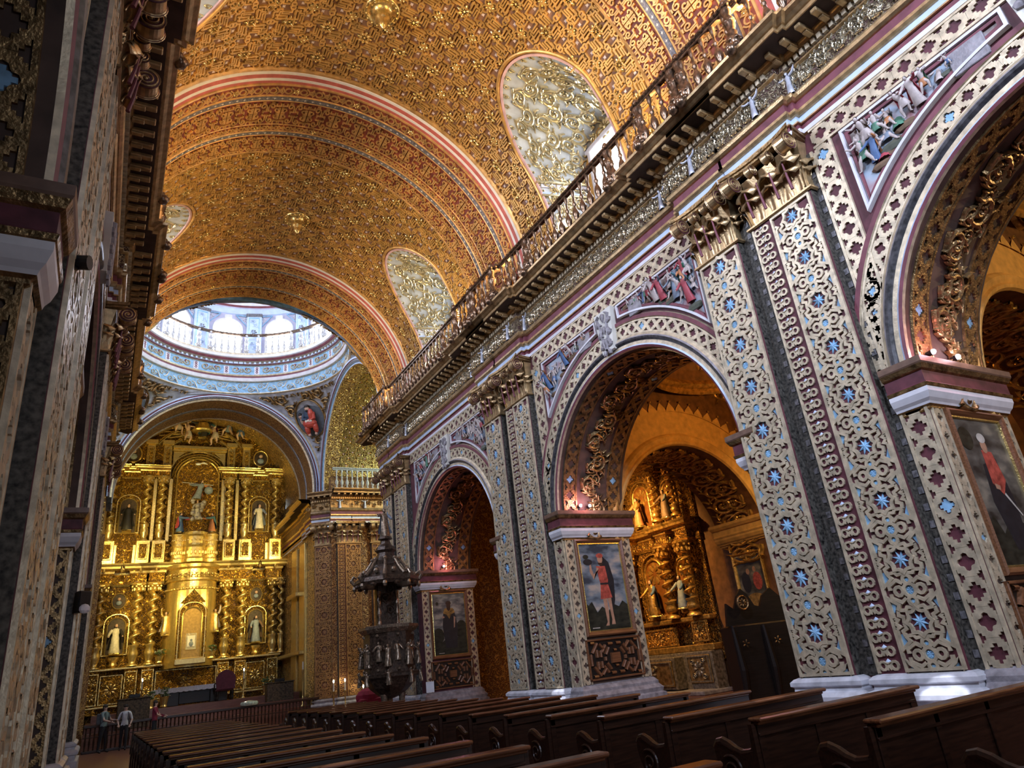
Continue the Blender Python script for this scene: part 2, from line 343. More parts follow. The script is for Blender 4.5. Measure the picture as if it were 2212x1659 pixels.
def quatre_strip(w, length, period=None, h=0.03, border=True, inlay=True):
    """band of alternating quatrefoil and stepped-cross openings cut through a gilded plate. u across (centred), v along from 0"""
    period = period or w*1.02; n = max(2, int(round(length/period/2))*2); p = length/n; o = Orn(); r = w*0.30
    q = [(w*0.5, p*0.22), (w*0.41, p*0.22), (w*0.41, p*0.34), (w*0.31, p*0.34), (w*0.31, p*0.43), (w*0.22, p*0.43), (w*0.22, p*0.5)]
    outer = np.array(q+[(-x, y) for x, y in q[::-1]]+[(-x, -y) for x, y in q]+[(x, -y) for x, y in q[::-1]])
    for k in range(n):
        v = (k+0.5)*p; plate(o, quatre(0, 0, r*1.05, 5) if k % 2 else stepcross(0, 0, r*1.08)*np.array([1, min(1, p/w)]), outer, 0, v, h)
        if inlay and k % 8 == 5: o.fill(stepcross(0, v, r*0.9), h*0.4, 1)
    if border:
        for sx in (-1, 1): o.strap(np.c_[np.full(max(2, int(length/0.16)), sx*w*0.5), np.linspace(0, length, max(2, int(length/0.16)))], w*0.14, h*1.15)
    return o
def star(cx, cy, r, q=0.5, n=8, a0=0):
    a = R(a0)+np.arange(2*n+1)*PI/n; rr = np.where(np.arange(2*n+1) % 2, r*q, r); return np.c_[cx+rr*np.cos(a), cy+rr*np.sin(a)]
def pilaster_tile(w, p):
    """one repeat of the shaft ornament, centred on a flower at v=0; star at v=p/2"""
    o = Orn(); k = w/0.74; sw = 0.048*k; h = 0.030
    o.strap(arc(0, 0, 0.082*k, 0, 360, 13), sw, h, True); o.fill(arc(0, 0, 0.06*k, 0, 360, 9), 0.012, 1); o.petals(0, 0, 0.05*k, 6, 1, 0.022)
    for sx, sy in ((0, 1), (0, -1), (1, 0), (-1, 0)):
        c = (sx*0.15*k, sy*0.135*k); o.strap(arc(*c, 0.056*k, 0, 360, 11), sw, h, True); o.fill(arc(*c, 0.032*k, 0, 360, 7), 0.014, 1 if sy else 2)
    for sx in (-1, 1):
        for sy in (-1, 1):
            f = lambda *L: np.array([(sx*x*k, sy*y*p/0.73) for x, y in L])
            o.strap(f((0.07, 0.085), (0.15, 0.13), (0.27, 0.07), (0.27, 0.02)), sw, h)
            o.strap(f((0.335, 0.30), (0.335, 0.07), (0.20, 0.155), (0.245, 0.215)), sw, h*0.97)
            o.strap(f((0.245, 0.215), (0.14, 0.225), (0.11, 0.19), (0.03, 0.20)), sw, h*0.94)
            o.strap(f((0.245, 0.215), (0.26, 0.275), (0.20, 0.30), (0.215, 0.365)), sw, h*0.91)
            o.strap(f((0.335, 0.30), (0.285, 0.325), (0.335, 0.365)), sw*0.9, h*0.9)
            o.fill(f((0.315, 0.10), (0.25, 0.145), (0.30, 0.245), (0.32, 0.24)), 0.012, 1)
    for v in (p/2,):
        a = np.radians(np.arange(0, 361, 15)); rr = (0.155+0.022*np.cos(8*a))*k; o.strap(np.c_[rr*np.cos(a), v+rr*np.sin(a)], sw, h, True)
        o.fill(star(0, v, 0.125*k, 0.42, 8, 22.5), 0.012, 1, hc=0.028)
    return o
def shaft_orn(w, length, p=0.73):
    n = max(1, int(round(length/p))); p = length/n
    o = pilaster_tile(w, p).repeat([(0, (i+0.25)*p) for i in range(n)]).clip(lambda u, v: (v > 0.01) & (v < length-0.01))
    for sx in (-1, 1): o.strap([(sx*w*0.5, 0), (sx*w*0.5, length)], 0.045, 0.034)
    o.strap([(-w*0.5, 0.02), (w*0.5, 0.02)], 0.045, 0.034); o.strap([(-w*0.5, length-0.02), (w*0.5, length-0.02)], 0.045, 0.034)
    return o
def chain_orn(w, length, p=0.17):
    """twin rings with a little shell between, up a narrow band"""
    n = int(length/p); p = length/n; t = Orn(); r = w*0.165
    for sx in (-1, 1): t.strap(arc(sx*w*0.27, 0, r, 0, 360, 11), w*0.11, 0.024, True); t.fill(arc(sx*w*0.27, 0, r*0.55, 0, 360, 7), 0.006, 2)
    t.fill([(-w*0.14, p*0.30), (0, p*0.50), (w*0.14, p*0.30), (w*0.05, 0.1*p), (-w*0.05, 0.1*p)], 0.010, 1, hc=0.026)
    t.strap([(-w*0.16, p*0.26), (0, p*0.16), (w*0.16, p*0.26)], w*0.05, 0.032)
    t.strap([(-w*0.10, -p*0.3), (0, p*0.05), (w*0.10, -p*0.3)], w*0.10, 0.022)
    o = t.repeat([(0, (i+0.5)*p) for i in range(n)])
    return o
def vault_tile(s=0.96):
    """interlaced strapwork with hooked ends round a flower; one square repeat"""
    o = Orn(); k = s/0.96; sw = 0.043*k; h = 0.042
    base = [np.array([(-0.40, 0.10), (0.18, 0.10), (0.18, 0.34), (0.08, 0.34), (0.08, 0.22)]), np.array([(-0.40, 0.20), (-0.30, 0.20), (-0.30, 0.30), (0.0, 0.30), (0.0, 0.42)]), np.array([(0.24, 0.05), (0.24, 0.24), (0.36, 0.24), (0.36, 0.40)]), np.array([(0.10, 0.44), (0.28, 0.44), (0.28, 0.33)])]
    for q in range(4):
        c, d = math.cos(q*PI/2), math.sin(q*PI/2)
        for b in base: o.strap(np.c_[b[:, 0]*c-b[:, 1]*d, b[:, 0]*d+b[:, 1]*c]*k, sw, h*(1-0.06*q))
        e = 0.44; o.strap(arc(e*c*k, e*d*k, 0.058*k, 0, 360, 11), sw, h, True); o.fill(arc(e*c*k, e*d*k, 0.034*k, 0, 360, 7), 0.012, 2)
    o.petals(0, 0, 0.20*k, 8, 3, 0.06, 0.34)
    for cx, cy in ((0.27, 0.15), (-0.15, 0.27), (-0.27, -0.15), (0.15, -0.27), (0.42, 0.22), (-0.22, 0.42), (-0.42, -0.22), (0.22, -0.42), (0.42, -0.28), (0.28, 0.42), (-0.42, 0.28), (-0.28, -0.42)): o.fill(star(cx*k, cy*k, 0.055*k, 0.6, 4, 45), 0.006, 1)
    o.boss(0, 0, 0.035*k, 3, 0.06)
    for sx in (-1, 1):
        for sy in (-1, 1): o.strap(arc(sx*0.40*k, sy*0.40*k, 0.085*k, 0, 360, 13), sw*0.8, h, True)
    return o
def rosette(r=0.13):
    o = Orn(); o.petals(0, 0, r, 9, 3, 0.05, 0.46, 0, 0.12); o.boss(0, 0, r*0.3, 3, 0.07); return o
def rib_tile(w, p):
    """wide band: curls facing across key-frets; u across, v along"""
    o = Orn(); sw = 0.038; h = 0.034
    for sx in (-1, 1):
        for sy in (-1, 1):
            f = lambda P: np.asarray(P)*np.array([sx*w, sy*p])
            o.strap(f(spiral(0.30, 0.16, 0.11, 0.03, -90, 330, 15)), sw, h)
            o.strap(f([(0.30, 0.03), (0.10, 0.03), (0.10, 0.14), (0.02, 0.14)]), sw, h)
            o.strap(f(spiral(0.13, 0.33, 0.10, 0.03, 180, -200, 13)), sw, h*0.95)
            o.strap(f([(0.03, 0.33), (0.03, 0.45), (0.22, 0.45), (0.22, 0.38)]), sw, h)
            o.strap(f([(0.44, 0.30), (0.32, 0.30), (0.32, 0.46), (0.44, 0.46)]), sw, h)
            o.strap(f([(0.45, 0.10), (0.45, 0.22)]), sw, h)
    return o
def link_tile(w, p):
    o = Orn(); sw = 0.040; h = 0.026
    o.strap(arc(0, 0, w*0.26, 0, 360, 13), sw, h, True)
    for sx in (-1, 1): o.strap([(0, p*0.26), (sx*w*0.3, p*0.38), (0, p*0.5)], sw, h); o.strap([(sx*w*0.4, -p*0.12), (sx*w*0.22, -p*0.3), (0, -p*0.4)], sw, h)
    o.strap(arc(0, p*0.5, w*0.13, 0, 360, 9), sw, h, True)
    return o
def acanthus(w, p, m=0, h=0.045, flip=1):
    """a rolling scroll with leaves and a flower; u across w, v along p"""
    o = Orn(); s = w
    def leaf(x, y, a, L, wd):
        c, d = math.cos(R(a)), math.sin(R(a)); t = np.linspace(0, 1, 5); u = L*t; v = 0.35*L*t*t
        o.strap(np.c_[x+u*c-v*d, y+u*d+v*c], wd, h*0.9, m=m, taper=True, rnd=True)
    C = [(flip*0.14*s, p*0.27), (-flip*0.14*s, p*0.77)]
    for q, (cx, cy) in enumerate(C):
        sg = flip*(1 if q == 0 else -1); a0 = 180 if sg > 0 else 0
        P = spiral(cx, cy, s*0.30, s*0.05, a0-40*sg, a0-40*sg-sg*560, 26); o.strap(P, s*0.11, h, m=m, taper=False, rnd=True)
        for k in range(3, 18, 3):
            t = P[k]-np.array([cx, cy]); a = math.degrees(math.atan2(t[1], t[0])); leaf(P[k][0], P[k][1], a-sg*60, s*0.20, s*0.12)
        o.petals(cx, cy, s*0.10, 5, m, h*1.2, 0.5); 
        leaf(cx+sg*s*0.25, cy+s*0.2, 70*sg, s*0.24, s*0.10); leaf(cx+sg*s*0.28, cy-s*0.2, -60*sg, s*0.22, s*0.10)
    return o
def along(tile, p, length, flipalt=False):
    n = max(1, int(round(length/p))); q = length/n
    return tile.repeat([(0, (i+0.5)*q, -1 if (flipalt and i % 2) else 1) for i in range(n)])
# ------------------------------------------------------------------ nave measures (d = distance from the nave axis, mirrored left and right)
DP, DW, DB = 4.68, 4.83, 6.72          # pilaster face, wall face, wall back
JN, JF = 7.55, 13.25                   # jambs of the arch that opens after the pier
ARC_Y, ARC_Z, ARC_R = 10.40, 4.50, 2.85
ZB, ZC, ZCT, ZE, ZK = 0.86, 7.81, 8.86, 8.5, 10.45   # base top, capital foot, capital top, frieze foot, cornice top
NB = (-1, 0, 1)                        # bays (arch after pier k)
GMATS = [G_PALE, BLUE, MAROON_L, G_BRIGHT]

# floor
mb = MB(); mb.box(-14, 22, -8.5, 56, -0.3, 0.0)
struct(mb.build('floor', FLOORM))

# walls with arcades: one bay as a mesh, reused
def arch_pts(n=33, r=ARC_R, yc=ARC_Y, zc=ARC_Z, a0=0, a1=180):
    a = np.radians(np.linspace(a0, a1, n)); return np.c_[yc-r*np.cos(a), zc+r*np.sin(a)]
def bay_mesh():
    mb = MB(); zt = 11.3
    # pier solid, from previous far jamb to JN
    y0 = JF-BAY
    for d in (DW, DB):
        mb.add([(d, y0, 0), (d, JN, 0), (d, JN, zt), (d, y0, zt)], [(0, 1, 2, 3)], 0)
        A = arch_pts(); n = len(A)
        V = [(d, y, z) for y, z in A] + [(d, y, zt) for y, z in A]; mb.add(V, [(i, i+1, n+i+1, n+i) for i in range(n-1)], 0)
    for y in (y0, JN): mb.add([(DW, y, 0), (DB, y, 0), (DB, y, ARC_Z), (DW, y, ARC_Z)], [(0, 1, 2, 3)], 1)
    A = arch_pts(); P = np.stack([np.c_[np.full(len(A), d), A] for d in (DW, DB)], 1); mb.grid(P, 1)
    mb.box(DW, DB, y0, JF, zt, zt+0.01, 0)
    return mb
wall_m = None
for s, nm in ((1, 'wall_right'), (-1, 'wall_left')):
    root = empty(nm, (X0, 0, 0)); root['kind'] = 'structure'; root.scale = (s, 1, 1)
    for k in NB:
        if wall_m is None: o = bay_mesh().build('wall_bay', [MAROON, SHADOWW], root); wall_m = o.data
        else: o = bpy.data.objects.new('wall_bay', wall_m); S.collection.objects.link(o); o.parent = root
        o.location = (0, BAY*k, 0)
    gm_ = MB()
    for k in (0, 1, 2):
        a = JF-BAY+BAY*k+0.40
        for y0_, y1_ in ((a-0.01, a+0.10), (a+1.28, a+1.62), (a+2.56, a+2.64)):
            gm_.box(DW-0.012, DW, y0_, y1_, ZB, 8.5, 0)
            for i in range(34): gm_.box(DW-0.022, DW-0.010, (y0_+y1_)/2-0.035, (y0_+y1_)/2+0.035, 1.0+i*0.22, 1.09+i*0.22, 1)
    gm_.build('groove_band', [GROOVE, GREY], root)
    # last pier towards the crossing
    m = MB(); m.box(DW, DB, JF+BAY, JN+2*BAY+0.12, 0, 11.3, 0); m.build('wall_pier', MAROON, root)

# openwork strips beside each arch, the arch ring, the long frieze band
def wallmap(y, z, d=DW): return flat((d, y, z), (0, 1, 0), (0, 0, 1), (-1, 0, 0))
def arch_orn():
    mb = MB()
    # ring of quatrefoils round the arch
    L = PI*3.30; o = quatre_strip(0.27, L, 0.30, border=True)
    def f(P):
        a = P[:, 1]/3.30; r = 3.31+P[:, 0]; return np.c_[DW-P[:, 2], ARC_Y-r*np.cos(a), ARC_Z+r*np.sin(a)]
    o.to(mb, f)
    return mb
def strip_orn(w, z0, z1): 
    return quatre_strip(w, z1-z0, 0.36 if w > 0.3 else 0.29)
def bay_orn():
    mb = arch_orn()
    # narrow strips on the wall beside the pilasters
    q = strip_orn(0.34, ZB, 8.48); q.to(mb, wallmap(JF-BAY+0.20, ZB))
    q = strip_orn(0.26, ZB, 8.48); q.to(mb, wallmap(JN-0.16, ZB))
    # horizontal openwork band under the architrave
    o = quatre_strip(0.33, JF-JN+0.6, 0.36, inlay=False); o.to(mb, flat((DW, JN-0.3, 8.665), (0, 0, 1), (0, 1, 0), (-1, 0, 0)))
    return mb
bo = None
def archivolt():
    """mouldings round the arch: white edge, red, blue, grey rolls"""
    mb = MB(); a = np.linspace(0, PI, 49)
    prof = [(2.85, 0.0, 5), (2.86, 0.05, 0), (2.90, 0.07, 1), (2.93, 0.05, 2), (3.0, 0.045, 0), (3.01, 0.06, 3), (3.04, 0.09, 3), (3.08, 0.10, 3), (3.11, 0.08, 4), (3.14, 0.055, 0), (3.17, 0.04, 0)]
    for i in range(len(prof)-1):
        (r0, p0, m), (r1, p1, _) = prof[i], prof[i+1]; mats = prof[i+1][2]
        P = np.stack([np.stack([np.full(49, DW-p), ARC_Y-r*np.cos(a), ARC_Z+r*np.sin(a)], -1) for r, p in ((r0, p0), (r1, p1))], 1); mb.grid(P, mats)
    # plain outer fillet beyond the openwork
    for (r0, p0), (r1, p1), m in (((3.465, 0.02), (3.48, 0.05), 0), ((3.48, 0.05), (3.56, 0.05), 1), ((3.56, 0.05), (3.58, 0.0), 0)):
        P = np.stack([np.stack([np.full(49, DW-p), ARC_Y-r*np.cos(a), ARC_Z+r*np.sin(a)], -1) for r, p in ((r0, p0), (r1, p1))], 1); mb.grid(P, m)
    return mb
def intrados_orn():
    mb = MB()
    for xc, w in ((DW+0.30, 0.34), (DB-0.30, 0.34)):
        o = quatre_strip(w, PI*ARC_R, 0.38)
        o.to(mb, lambda P: (lambda a, r: np.c_[xc+P[:, 0], ARC_Y-r*np.cos(a), ARC_Z+r*np.sin(a)])(P[:, 1]/ARC_R, ARC_R-P[:, 2]))
    o = along(acanthus(0.78, 1.1, h=0.07), 1.1, PI*ARC_R); o.merge(along(acanthus(0.5, 0.55, h=0.055, flip=-1), 0.55, PI*ARC_R)); xc = (DW+DB)/2
    o.to(mb, lambda P: (lambda a, r: np.c_[xc+P[:, 0], ARC_Y-r*np.cos(a), ARC_Z+r*np.sin(a)])(P[:, 1]/ARC_R, ARC_R-0.02-P[:, 2]))
    return mb
M_bo = M_av = M_in = None
trim_n = 0
ARCHES = []
for s in (1, -1):
    for k in NB:
        root = empty('trim_%d' % (len(ARCHES)+1), (X0, BAY*k, 0)); root.scale = (s, 1, 1); root['kind'] = 'structure'; ARCHES.append(root)
        if M_bo is None:
            a = archivolt().build('arch_moulding', [G_PALE, MAROON_L, BLUE_L, mat('dark_roll', (0.09, 0.085, 0.09), 0.2, 0.35, 0.3, 14), STONE, WHITE], root, smooth=False)
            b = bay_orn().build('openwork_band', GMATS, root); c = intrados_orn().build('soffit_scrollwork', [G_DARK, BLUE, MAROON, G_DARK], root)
            M_bo, M_av, M_in = b.data, a.data, c.data
        else:
            for nm, me in (('arch_moulding', M_av), ('openwork_band', M_bo), ('soffit_scrollwork', M_in)):
                o = bpy.data.objects.new(nm, me); S.collection.objects.link(o); o.parent = root

# ------------------------------------------------------------------ entablature
PROF = [(0.0, 8.83, 0), (0.045, 8.85, 0), (0.045, 8.93, 5), (0.02, 8.935, 0), (0.02, 9.03, 2), (0.06, 9.035, 0), (0.06, 9.06, 0), (0.04, 9.065, 0), (0.04, 9.17, 4), (0.075, 9.18, 0), (0.10, 9.22, 0), (0.10, 9.27, 0), (0.08, 9.275, 0), (0.08, 9.42, 2),
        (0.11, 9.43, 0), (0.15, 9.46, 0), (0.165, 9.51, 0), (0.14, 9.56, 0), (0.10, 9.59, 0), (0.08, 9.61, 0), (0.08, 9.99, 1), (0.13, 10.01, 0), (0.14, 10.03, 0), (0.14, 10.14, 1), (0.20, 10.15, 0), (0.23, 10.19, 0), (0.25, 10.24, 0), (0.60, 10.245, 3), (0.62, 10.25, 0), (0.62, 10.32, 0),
        (0.65, 10.33, 0), (0.70, 10.37, 0), (0.77, 10.40, 0), (0.78, 10.45, 0), (-0.2, 10.455, 0)]
def entab_path(mb, segs, dw=DW, prof=PROF):
    """segs: list of (y0, y1, push). Mitred returns wherever the push changes"""
    n = len(prof); cols = []
    for i, (y0, y1, p) in enumerate(segs):
        for e, y in ((0, y0), (1, y1)):
            if e == 0: sh = 0 if i == 0 else (-1 if p > segs[i-1][2] else 1)
            else: sh = 0 if i == len(segs)-1 else (1 if p > segs[i+1][2] else -1)
            cols.append([(dw-p-q, y+sh*max(q, 0), z) for q, z, _ in prof])
    C = np.array(cols); k = len(C); i = np.arange(k-1)[:, None]; j = np.arange(n-1)[None, :]
    F = np.stack([i*n+j, (i+1)*n+j, (i+1)*n+j+1, i*n+j+1], -1).reshape(-1, 4); M = np.tile(np.array([q[2] for q in prof[1:]]), k-1)
    mb.add(C.reshape(-1, 3), F, M); return mb
def pier_segs(y0):      # y0 = start of the pier (far jamb of previous arch)
    a = y0+0.40; return [(a, a+0.10, 0.08), (a+0.10, a+1.42, 0.17), (a+1.42, a+1.52, 0.08), (a+1.52, a+2.62, 0.17), (a+2.62, a+2.72, 0.08)]
SEGS = []
yprev = -8.3
for k in (-1, 0, 1, 2):
    ps = pier_segs(JF-BAY+BAY*k); 
    SEGS.append((yprev, ps[0][0], 0.0)); SEGS += ps; yprev = ps[-1][1]
SEGS.append((yprev, 25.15, 0.0))
def entablature():
    mb = entab_path(MB(), SEGS)
    mb.add([(DW-q, 25.15, z) for q, z, _ in PROF], [tuple(range(len(PROF)))], 0)
    return mb
G_SCR = mat('glinting_frieze_gilding', (0.80, 0.72, 0.55), 0.85, 0.20, 0.1, 9, 0.5, 25)
G_FRZ = relief_gold('frieze_ground', (0.62, 0.52, 0.36), 0.30, 13.0, 1.0, 0.05, 0.7, (0.12, 0.06, 0.05), 0.42)
def entab_orn():
    mb = MB(); dent = MB(); modi = MB()
    sc = acanthus(0.34, 0.62, h=0.05)
    for y0, y1, p in SEGS:
        if y1 < 1.0: continue
        L = y1-y0
        if L < 0.2: continue
        o = along(sc, 0.62, L) if L > 0.9 else along(acanthus(0.34, L*0.98, h=0.05), L, L)
        o.merge(along(acanthus(0.34, 0.31, h=0.04, flip=-1), 0.31, L))
        o.to(mb, flat((DW-p-0.08, y0, 9.80), (0, 0, 1), (0, 1, 0), (-1, 0, 0)))
        for i in range(int(L/0.11)): 
            y = y0+(i+0.5)*L/int(L/0.11); dent.box(DW-p-0.20, DW-p-0.13, y-0.034, y+0.034, 10.04, 10.135)
        nm = max(1, int(round(L/0.30)))
        for i in range(nm):
            y = y0+(i+0.5)*L/nm; modi.bbox(DW-p-0.56, DW-p-0.22, y-0.055, y+0.055, 10.165, 10.245, 0.015); modi.bbox(DW-p-0.40, DW-p-0.22, y-0.045, y+0.045, 10.13, 10.17, 0.01)
    return mb, dent, modi
for s, nm in ((1, 7), (-1, 8)):
    root = empty('trim_%d' % nm, (X0, 0, 0)); root.scale = (s, 1, 1); root['kind'] = 'structure'
    if s == 1:
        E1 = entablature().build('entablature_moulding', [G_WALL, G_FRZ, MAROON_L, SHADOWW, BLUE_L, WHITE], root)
        a, b, c = entab_orn(); E2 = a.build('frieze_scrollwork', [G_SCR, BLUE, MAROON, G_BRIGHT], root); E3 = b.build('dentil_course', G_PALE, root); E4 = c.build('bracket_course', G_WALL, root)
    else:
        for q in (E1, E2, E3, E4): o = bpy.data.objects.new(q.name.split('.')[0], q.data); S.collection.objects.link(o); o.parent = root

# ------------------------------------------------------------------ pilasters with corinthian capitals
def base_mb(w, dep=0.15):
    """moulded marble base on a stone plinth, local: x out of wall (-), y centred"""
    mb = MB(); pr = [(0.16, 0), (0.16, 0.42), (0.10, 0.44), (0.10, 0.56), (0.16, 0.58), (0.16, 0.63), (0.13, 0.68), (0.075, 0.70), (0.07, 0.75), (0.105, 0.77), (0.105, 0.82), (0.06, 0.86), (0.0, 0.88)]
    P = np.array([[(0.0 if x else -dep-q, y*(w/2+q), z) for q, z in pr] for x, y in ((1, -1), (0, -1), (0, 1), (1, 1))]); mb.grid(P, 0); return mb
def leaf_mb(w, h, out, n=9, m=0):
    """one cupped leaf that climbs, flares and curls over; local: y across, -x outward, z up"""
    mb = MB(); P = []
    for ti in np.linspace(0, 1, 12):
        a = ti*PI*0.78; zz = h*(math.sin(a) if a < PI/2 else 1-0.30*(1-math.sin(a))); oo = out*(0.04*ti+0.96*(1-math.cos(a))/(1-math.cos(PI*0.78)))
        ww = w*(0.72+0.36*math.sin(ti*PI*0.62))*(1 if ti < 0.8 else math.sqrt(max(0.05, 1-((ti-0.8)/0.21)**2)*0.75+0.25))
        P.append([(-(oo*(1-0.30*v*v*ti))-0.010*math.cos(v*PI*3), v*ww/2, zz-0.16*h*v*v*ti) for v in np.linspace(-1, 1, n)])
    P = np.array(P); mb.grid(P, m); Q = P.copy(); Q[:, :, 0] += 0.016; Q[:, :, 2] -= 0.014; mb.grid(Q, m); mb.grid(np.stack([P[-1], Q[-1]], 0), m); mb.grid(np.stack([P[:, 0], Q[:, 0]], 0), m); mb.grid(np.stack([P[:, -1], Q[:, -1]], 0), m)
    mb.tube([(P[3:, 4][k][0]-0.008, 0, P[3:, 4][k][2]) for k in range(0, 8)], [0.016, 0.016, 0.015, 0.014, 0.013, 0.012, 0.011, 0.01], 5, m); return mb
def scroll_mb(r=0.13, L=0.16):
    """a rolled volute: drum along y with a raised spiral on both ends"""
    mb = MB(); a = np.linspace(0, 2*PI, 20, endpoint=False)
    P = np.stack([np.stack([r*np.cos(a), np.full(20, y), r*np.sin(a)], -1) for y in (-L/2, -L/2+0.02, L/2-0.02, L/2)], 1)
    P[:, 1:3, 0] *= 0.86; P[:, 1:3, 2] *= 0.86
    mb.grid(P, 0, closed_u=True)
    for sy in (-1, 1):
        mb.add(np.c_[r*0.97*np.cos(a), np.full(20, sy*(L/2-0.012)), r*0.97*np.sin(a)], [tuple(range(20))], 1)
        o = Orn(); o.strap(spiral(0, 0, r*0.93, r*0.14, 0, 900, 50), r*0.17, 0.022, rnd=True); o.boss(0, 0, r*0.16, 0, 0.03)
        o.to(mb, flat((0, sy*(L/2-0.015), 0), (1, 0, 0), (0, 0, 1), (0, sy, 0)))
    return mb
LEAF = {}
def capital(parent, w, dep=0.15, H=1.04):
    bell = MB(); z0 = 0
    P = []
    for q, z in ((0.02, 0), (0.055, 0.02), (0.055, 0.05), (0.02, 0.07), (0.0, 0.08), (0.0, 0.55), (0.05, 0.80), (0.07, 0.90)):
        P.append([(x, y*(w/2+q), z) if x else (-dep-q, y*(w/2+q), z) for x, y in ((0, -1), (-1, -1), (-1, 1), (0, 1))])
    Pn = np.array([[(0.0 if (i in (0, 3)) else -dep-q, yy[1], z) for i, yy in enumerate(row)] for row, (q, z) in zip(P, ((0.02, 0), (0.055, 0.02), (0.055, 0.05), (0.02, 0.07), (0.0, 0.08), (0.0, 0.55), (0.05, 0.80), (0.07, 0.90)))])
    bell.grid(Pn, 0)
    b = bell.build('capital', G_WALL, parent, loc=(0, 0, 7.81-0.0))
    # abacus with hollow sides
    ab = MB(); n = 9; yy = np.linspace(-1, 1, n)
    prof = [(0.0, 0.90), (0.06, 0.93), (0.06, 0.97), (0.09, 0.98), (0.09, 1.04), (0.0, 1.05)]
    G = np.array([[(-dep-0.14-q-0.10*abs(v)**2.2, v*(w/2+0.06+q), z+0.06) for v in yy] for q, z in prof]); ab.grid(G, 0)
    for v in (-1, 1):
        G2 = np.array([[(0.0, v*(w/2+0.02+q), z), (-dep-0.20-q, v*(w/2+0.10+q), z)] for q, z in prof]); ab.grid(G2, 0)
    ab.build('abacus', G_DARK, b)
    key = round(w, 2)
    if key not in LEAF:
        lw = w/3.0; lo = MB(); lo2 = MB()
        row1 = leaf_mb(lw*1.02, 0.40, 0.20); row2 = leaf_mb(lw*1.12, 0.58, 0.25)
        LEAF[key] = (row1, row2, scroll_mb(0.165, 0.20), scroll_mb(0.10, 0.12))
    r1, r2, s1, s2 = LEAF[key]
    if key not in LEAFM: LEAFM[key] = {}
    D = LEAFM[key]
    def put(nm, src, loc, rz=0, sc=1, mats=(G_WALL, MAROON)):
        if nm not in D: o = src.build(nm.split('#')[0], list(mats), b, smooth=nm.startswith('leaf')); D[nm] = o.data
        else: o = bpy.data.objects.new(nm.split('#')[0], D[nm]); S.collection.objects.link(o); o.parent = b
        o.location = loc; o.rotation_euler = (0, 0, rz); o.scale = (sc, sc, sc); return o
    lw = w/3.0
    for v in (-1, 0, 1): put('leaf#1', r1, (-dep, v*lw, 0.08))
    for v in (-0.5, 0.5) if w < 1.0 else (-1, 0, 1): put('leaf#2', r2, (-dep+0.01, v*lw*1.05, 0.10))
    for v in (-1, 1):
        put('leaf#1', r1, (-dep*0.5+0.02, v*(w/2-0.01), 0.08), -v*PI/2, 0.8); put('leaf#2', r2, (-dep*0.5+0.02, v*(w/2-0.05), 0.10), -v*PI/2, 0.8)
        put('volute#1', s1, (-dep-0.27, v*(w/2-0.02), 0.83)); put('volute#2', s2, (-dep-0.20, v*w*0.15, 0.88))
    dr = MB()
    for v in ((-1, -0.34, 0.34, 1) if w > 1 else (-0.7, 0.0, 0.7)): dr.tube([(-dep-0.20, v*lw*1.0, 0.62), (-dep-0.17, v*lw*1.0, 0.34), (-dep-0.13, v*lw*1.0, 0.12)], [0.012, 0.02, 0.026], 6)
    dr.build('drop', MAROON_L, b)
    return b
LEAFM = {}
def pilaster(w, label, loc, s, chain=0.0, H=ZC-ZB, gm=None, base=None, ground=None):
    gm = gm or [G_PALE, BLUE, MAROON, G_PALE]
    """w overall width; chain = width of the ring band on its near side"""
    t = empty('pilaster', loc); t.scale = (s, 1, 1); tag(t, label, 'pilaster', None)
    base_mb(w).build('base', base or MARBLE, t)
    sh = MB(); sh.box(-0.145, 0.0, -w/2+0.002, w/2-0.002, ZB, ZC+0.05, 1); sh.box(-0.15, -0.14, -w/2+0.01, w/2-0.01, ZB, ZC+0.05, 0); shaft = sh.build('shaft', [ground or MAROON, GROOVE], t)
    so = Orn(); mw = w-chain; key = (round(w, 2), chain > 0, gm[0].name)
    if key not in SHO:
        mb = MB(); yc = -chain/2 if chain else 0.0
        shaft_orn(mw-0.12, H-0.05).to(mb, flat((-0.15, yc, ZB+0.03), (0, 1, 0), (0, 0, 1), (-1, 0, 0)))
        so_ = mb.build('strapwork', gm, shaft); SHO[key] = so_.data
    else: o = bpy.data.objects.new('strapwork', SHO[key]); S.collection.objects.link(o); o.parent = shaft
    if chain:
        ck = 'chain'+gm[0].name
        if ck not in SHO:
            mb = MB(); o = chain_orn(chain-0.06, H-0.05); o.strap([(chain/2-0.02, 0), (chain/2-0.02, H-0.05)], 0.04, 0.03)
            o.to(mb, flat((-0.15, w/2-chain/2-0.01, ZB+0.03), (0, 1, 0), (0, 0, 1), (-1, 0, 0))); SHO[ck] = mb.build('ring_chain', [gm[0], BLUE_L if gm[1] is BLUE else gm[1], MAROON], shaft).data
        else: o = bpy.data.objects.new('ring_chain', SHO[ck]); S.collection.objects.link(o); o.parent = shaft
    capital(t, w)
    return t
SHO = {}
PLAB = {(1, 0): ('broad gilded pilaster with blue stars and a ring chain, closest to the camera', 'slim gilded pilaster with blue stars, directly beyond the closest broad pilaster'),
        (1, 1): ('broad gilded pilaster with ring chain between the two tall right arches', 'slim gilded pilaster beside the broad one, near the farther painting arch'),
        (1, 2): ('broad gilded pilaster at the crossing end of the right wall, beside the pulpit', 'slim gilded pilaster standing directly above and behind the carved pulpit'),
        (-1, 0): ('dark gilded broad pilaster filling the left edge of the view', 'dark gilded slim pilaster just beyond the left edge pier'),
        (-1, 1): ('blue lit broad pilaster half way down the left wall', 'blue lit slim pilaster half way down the left wall, its farther one'),
        (-1, 2): ('broad pilaster of the left wall next to the crossing', 'slim pilaster of the left wall next to the crossing')}
PIERY = lambda k: JF-BAY+BAY*k
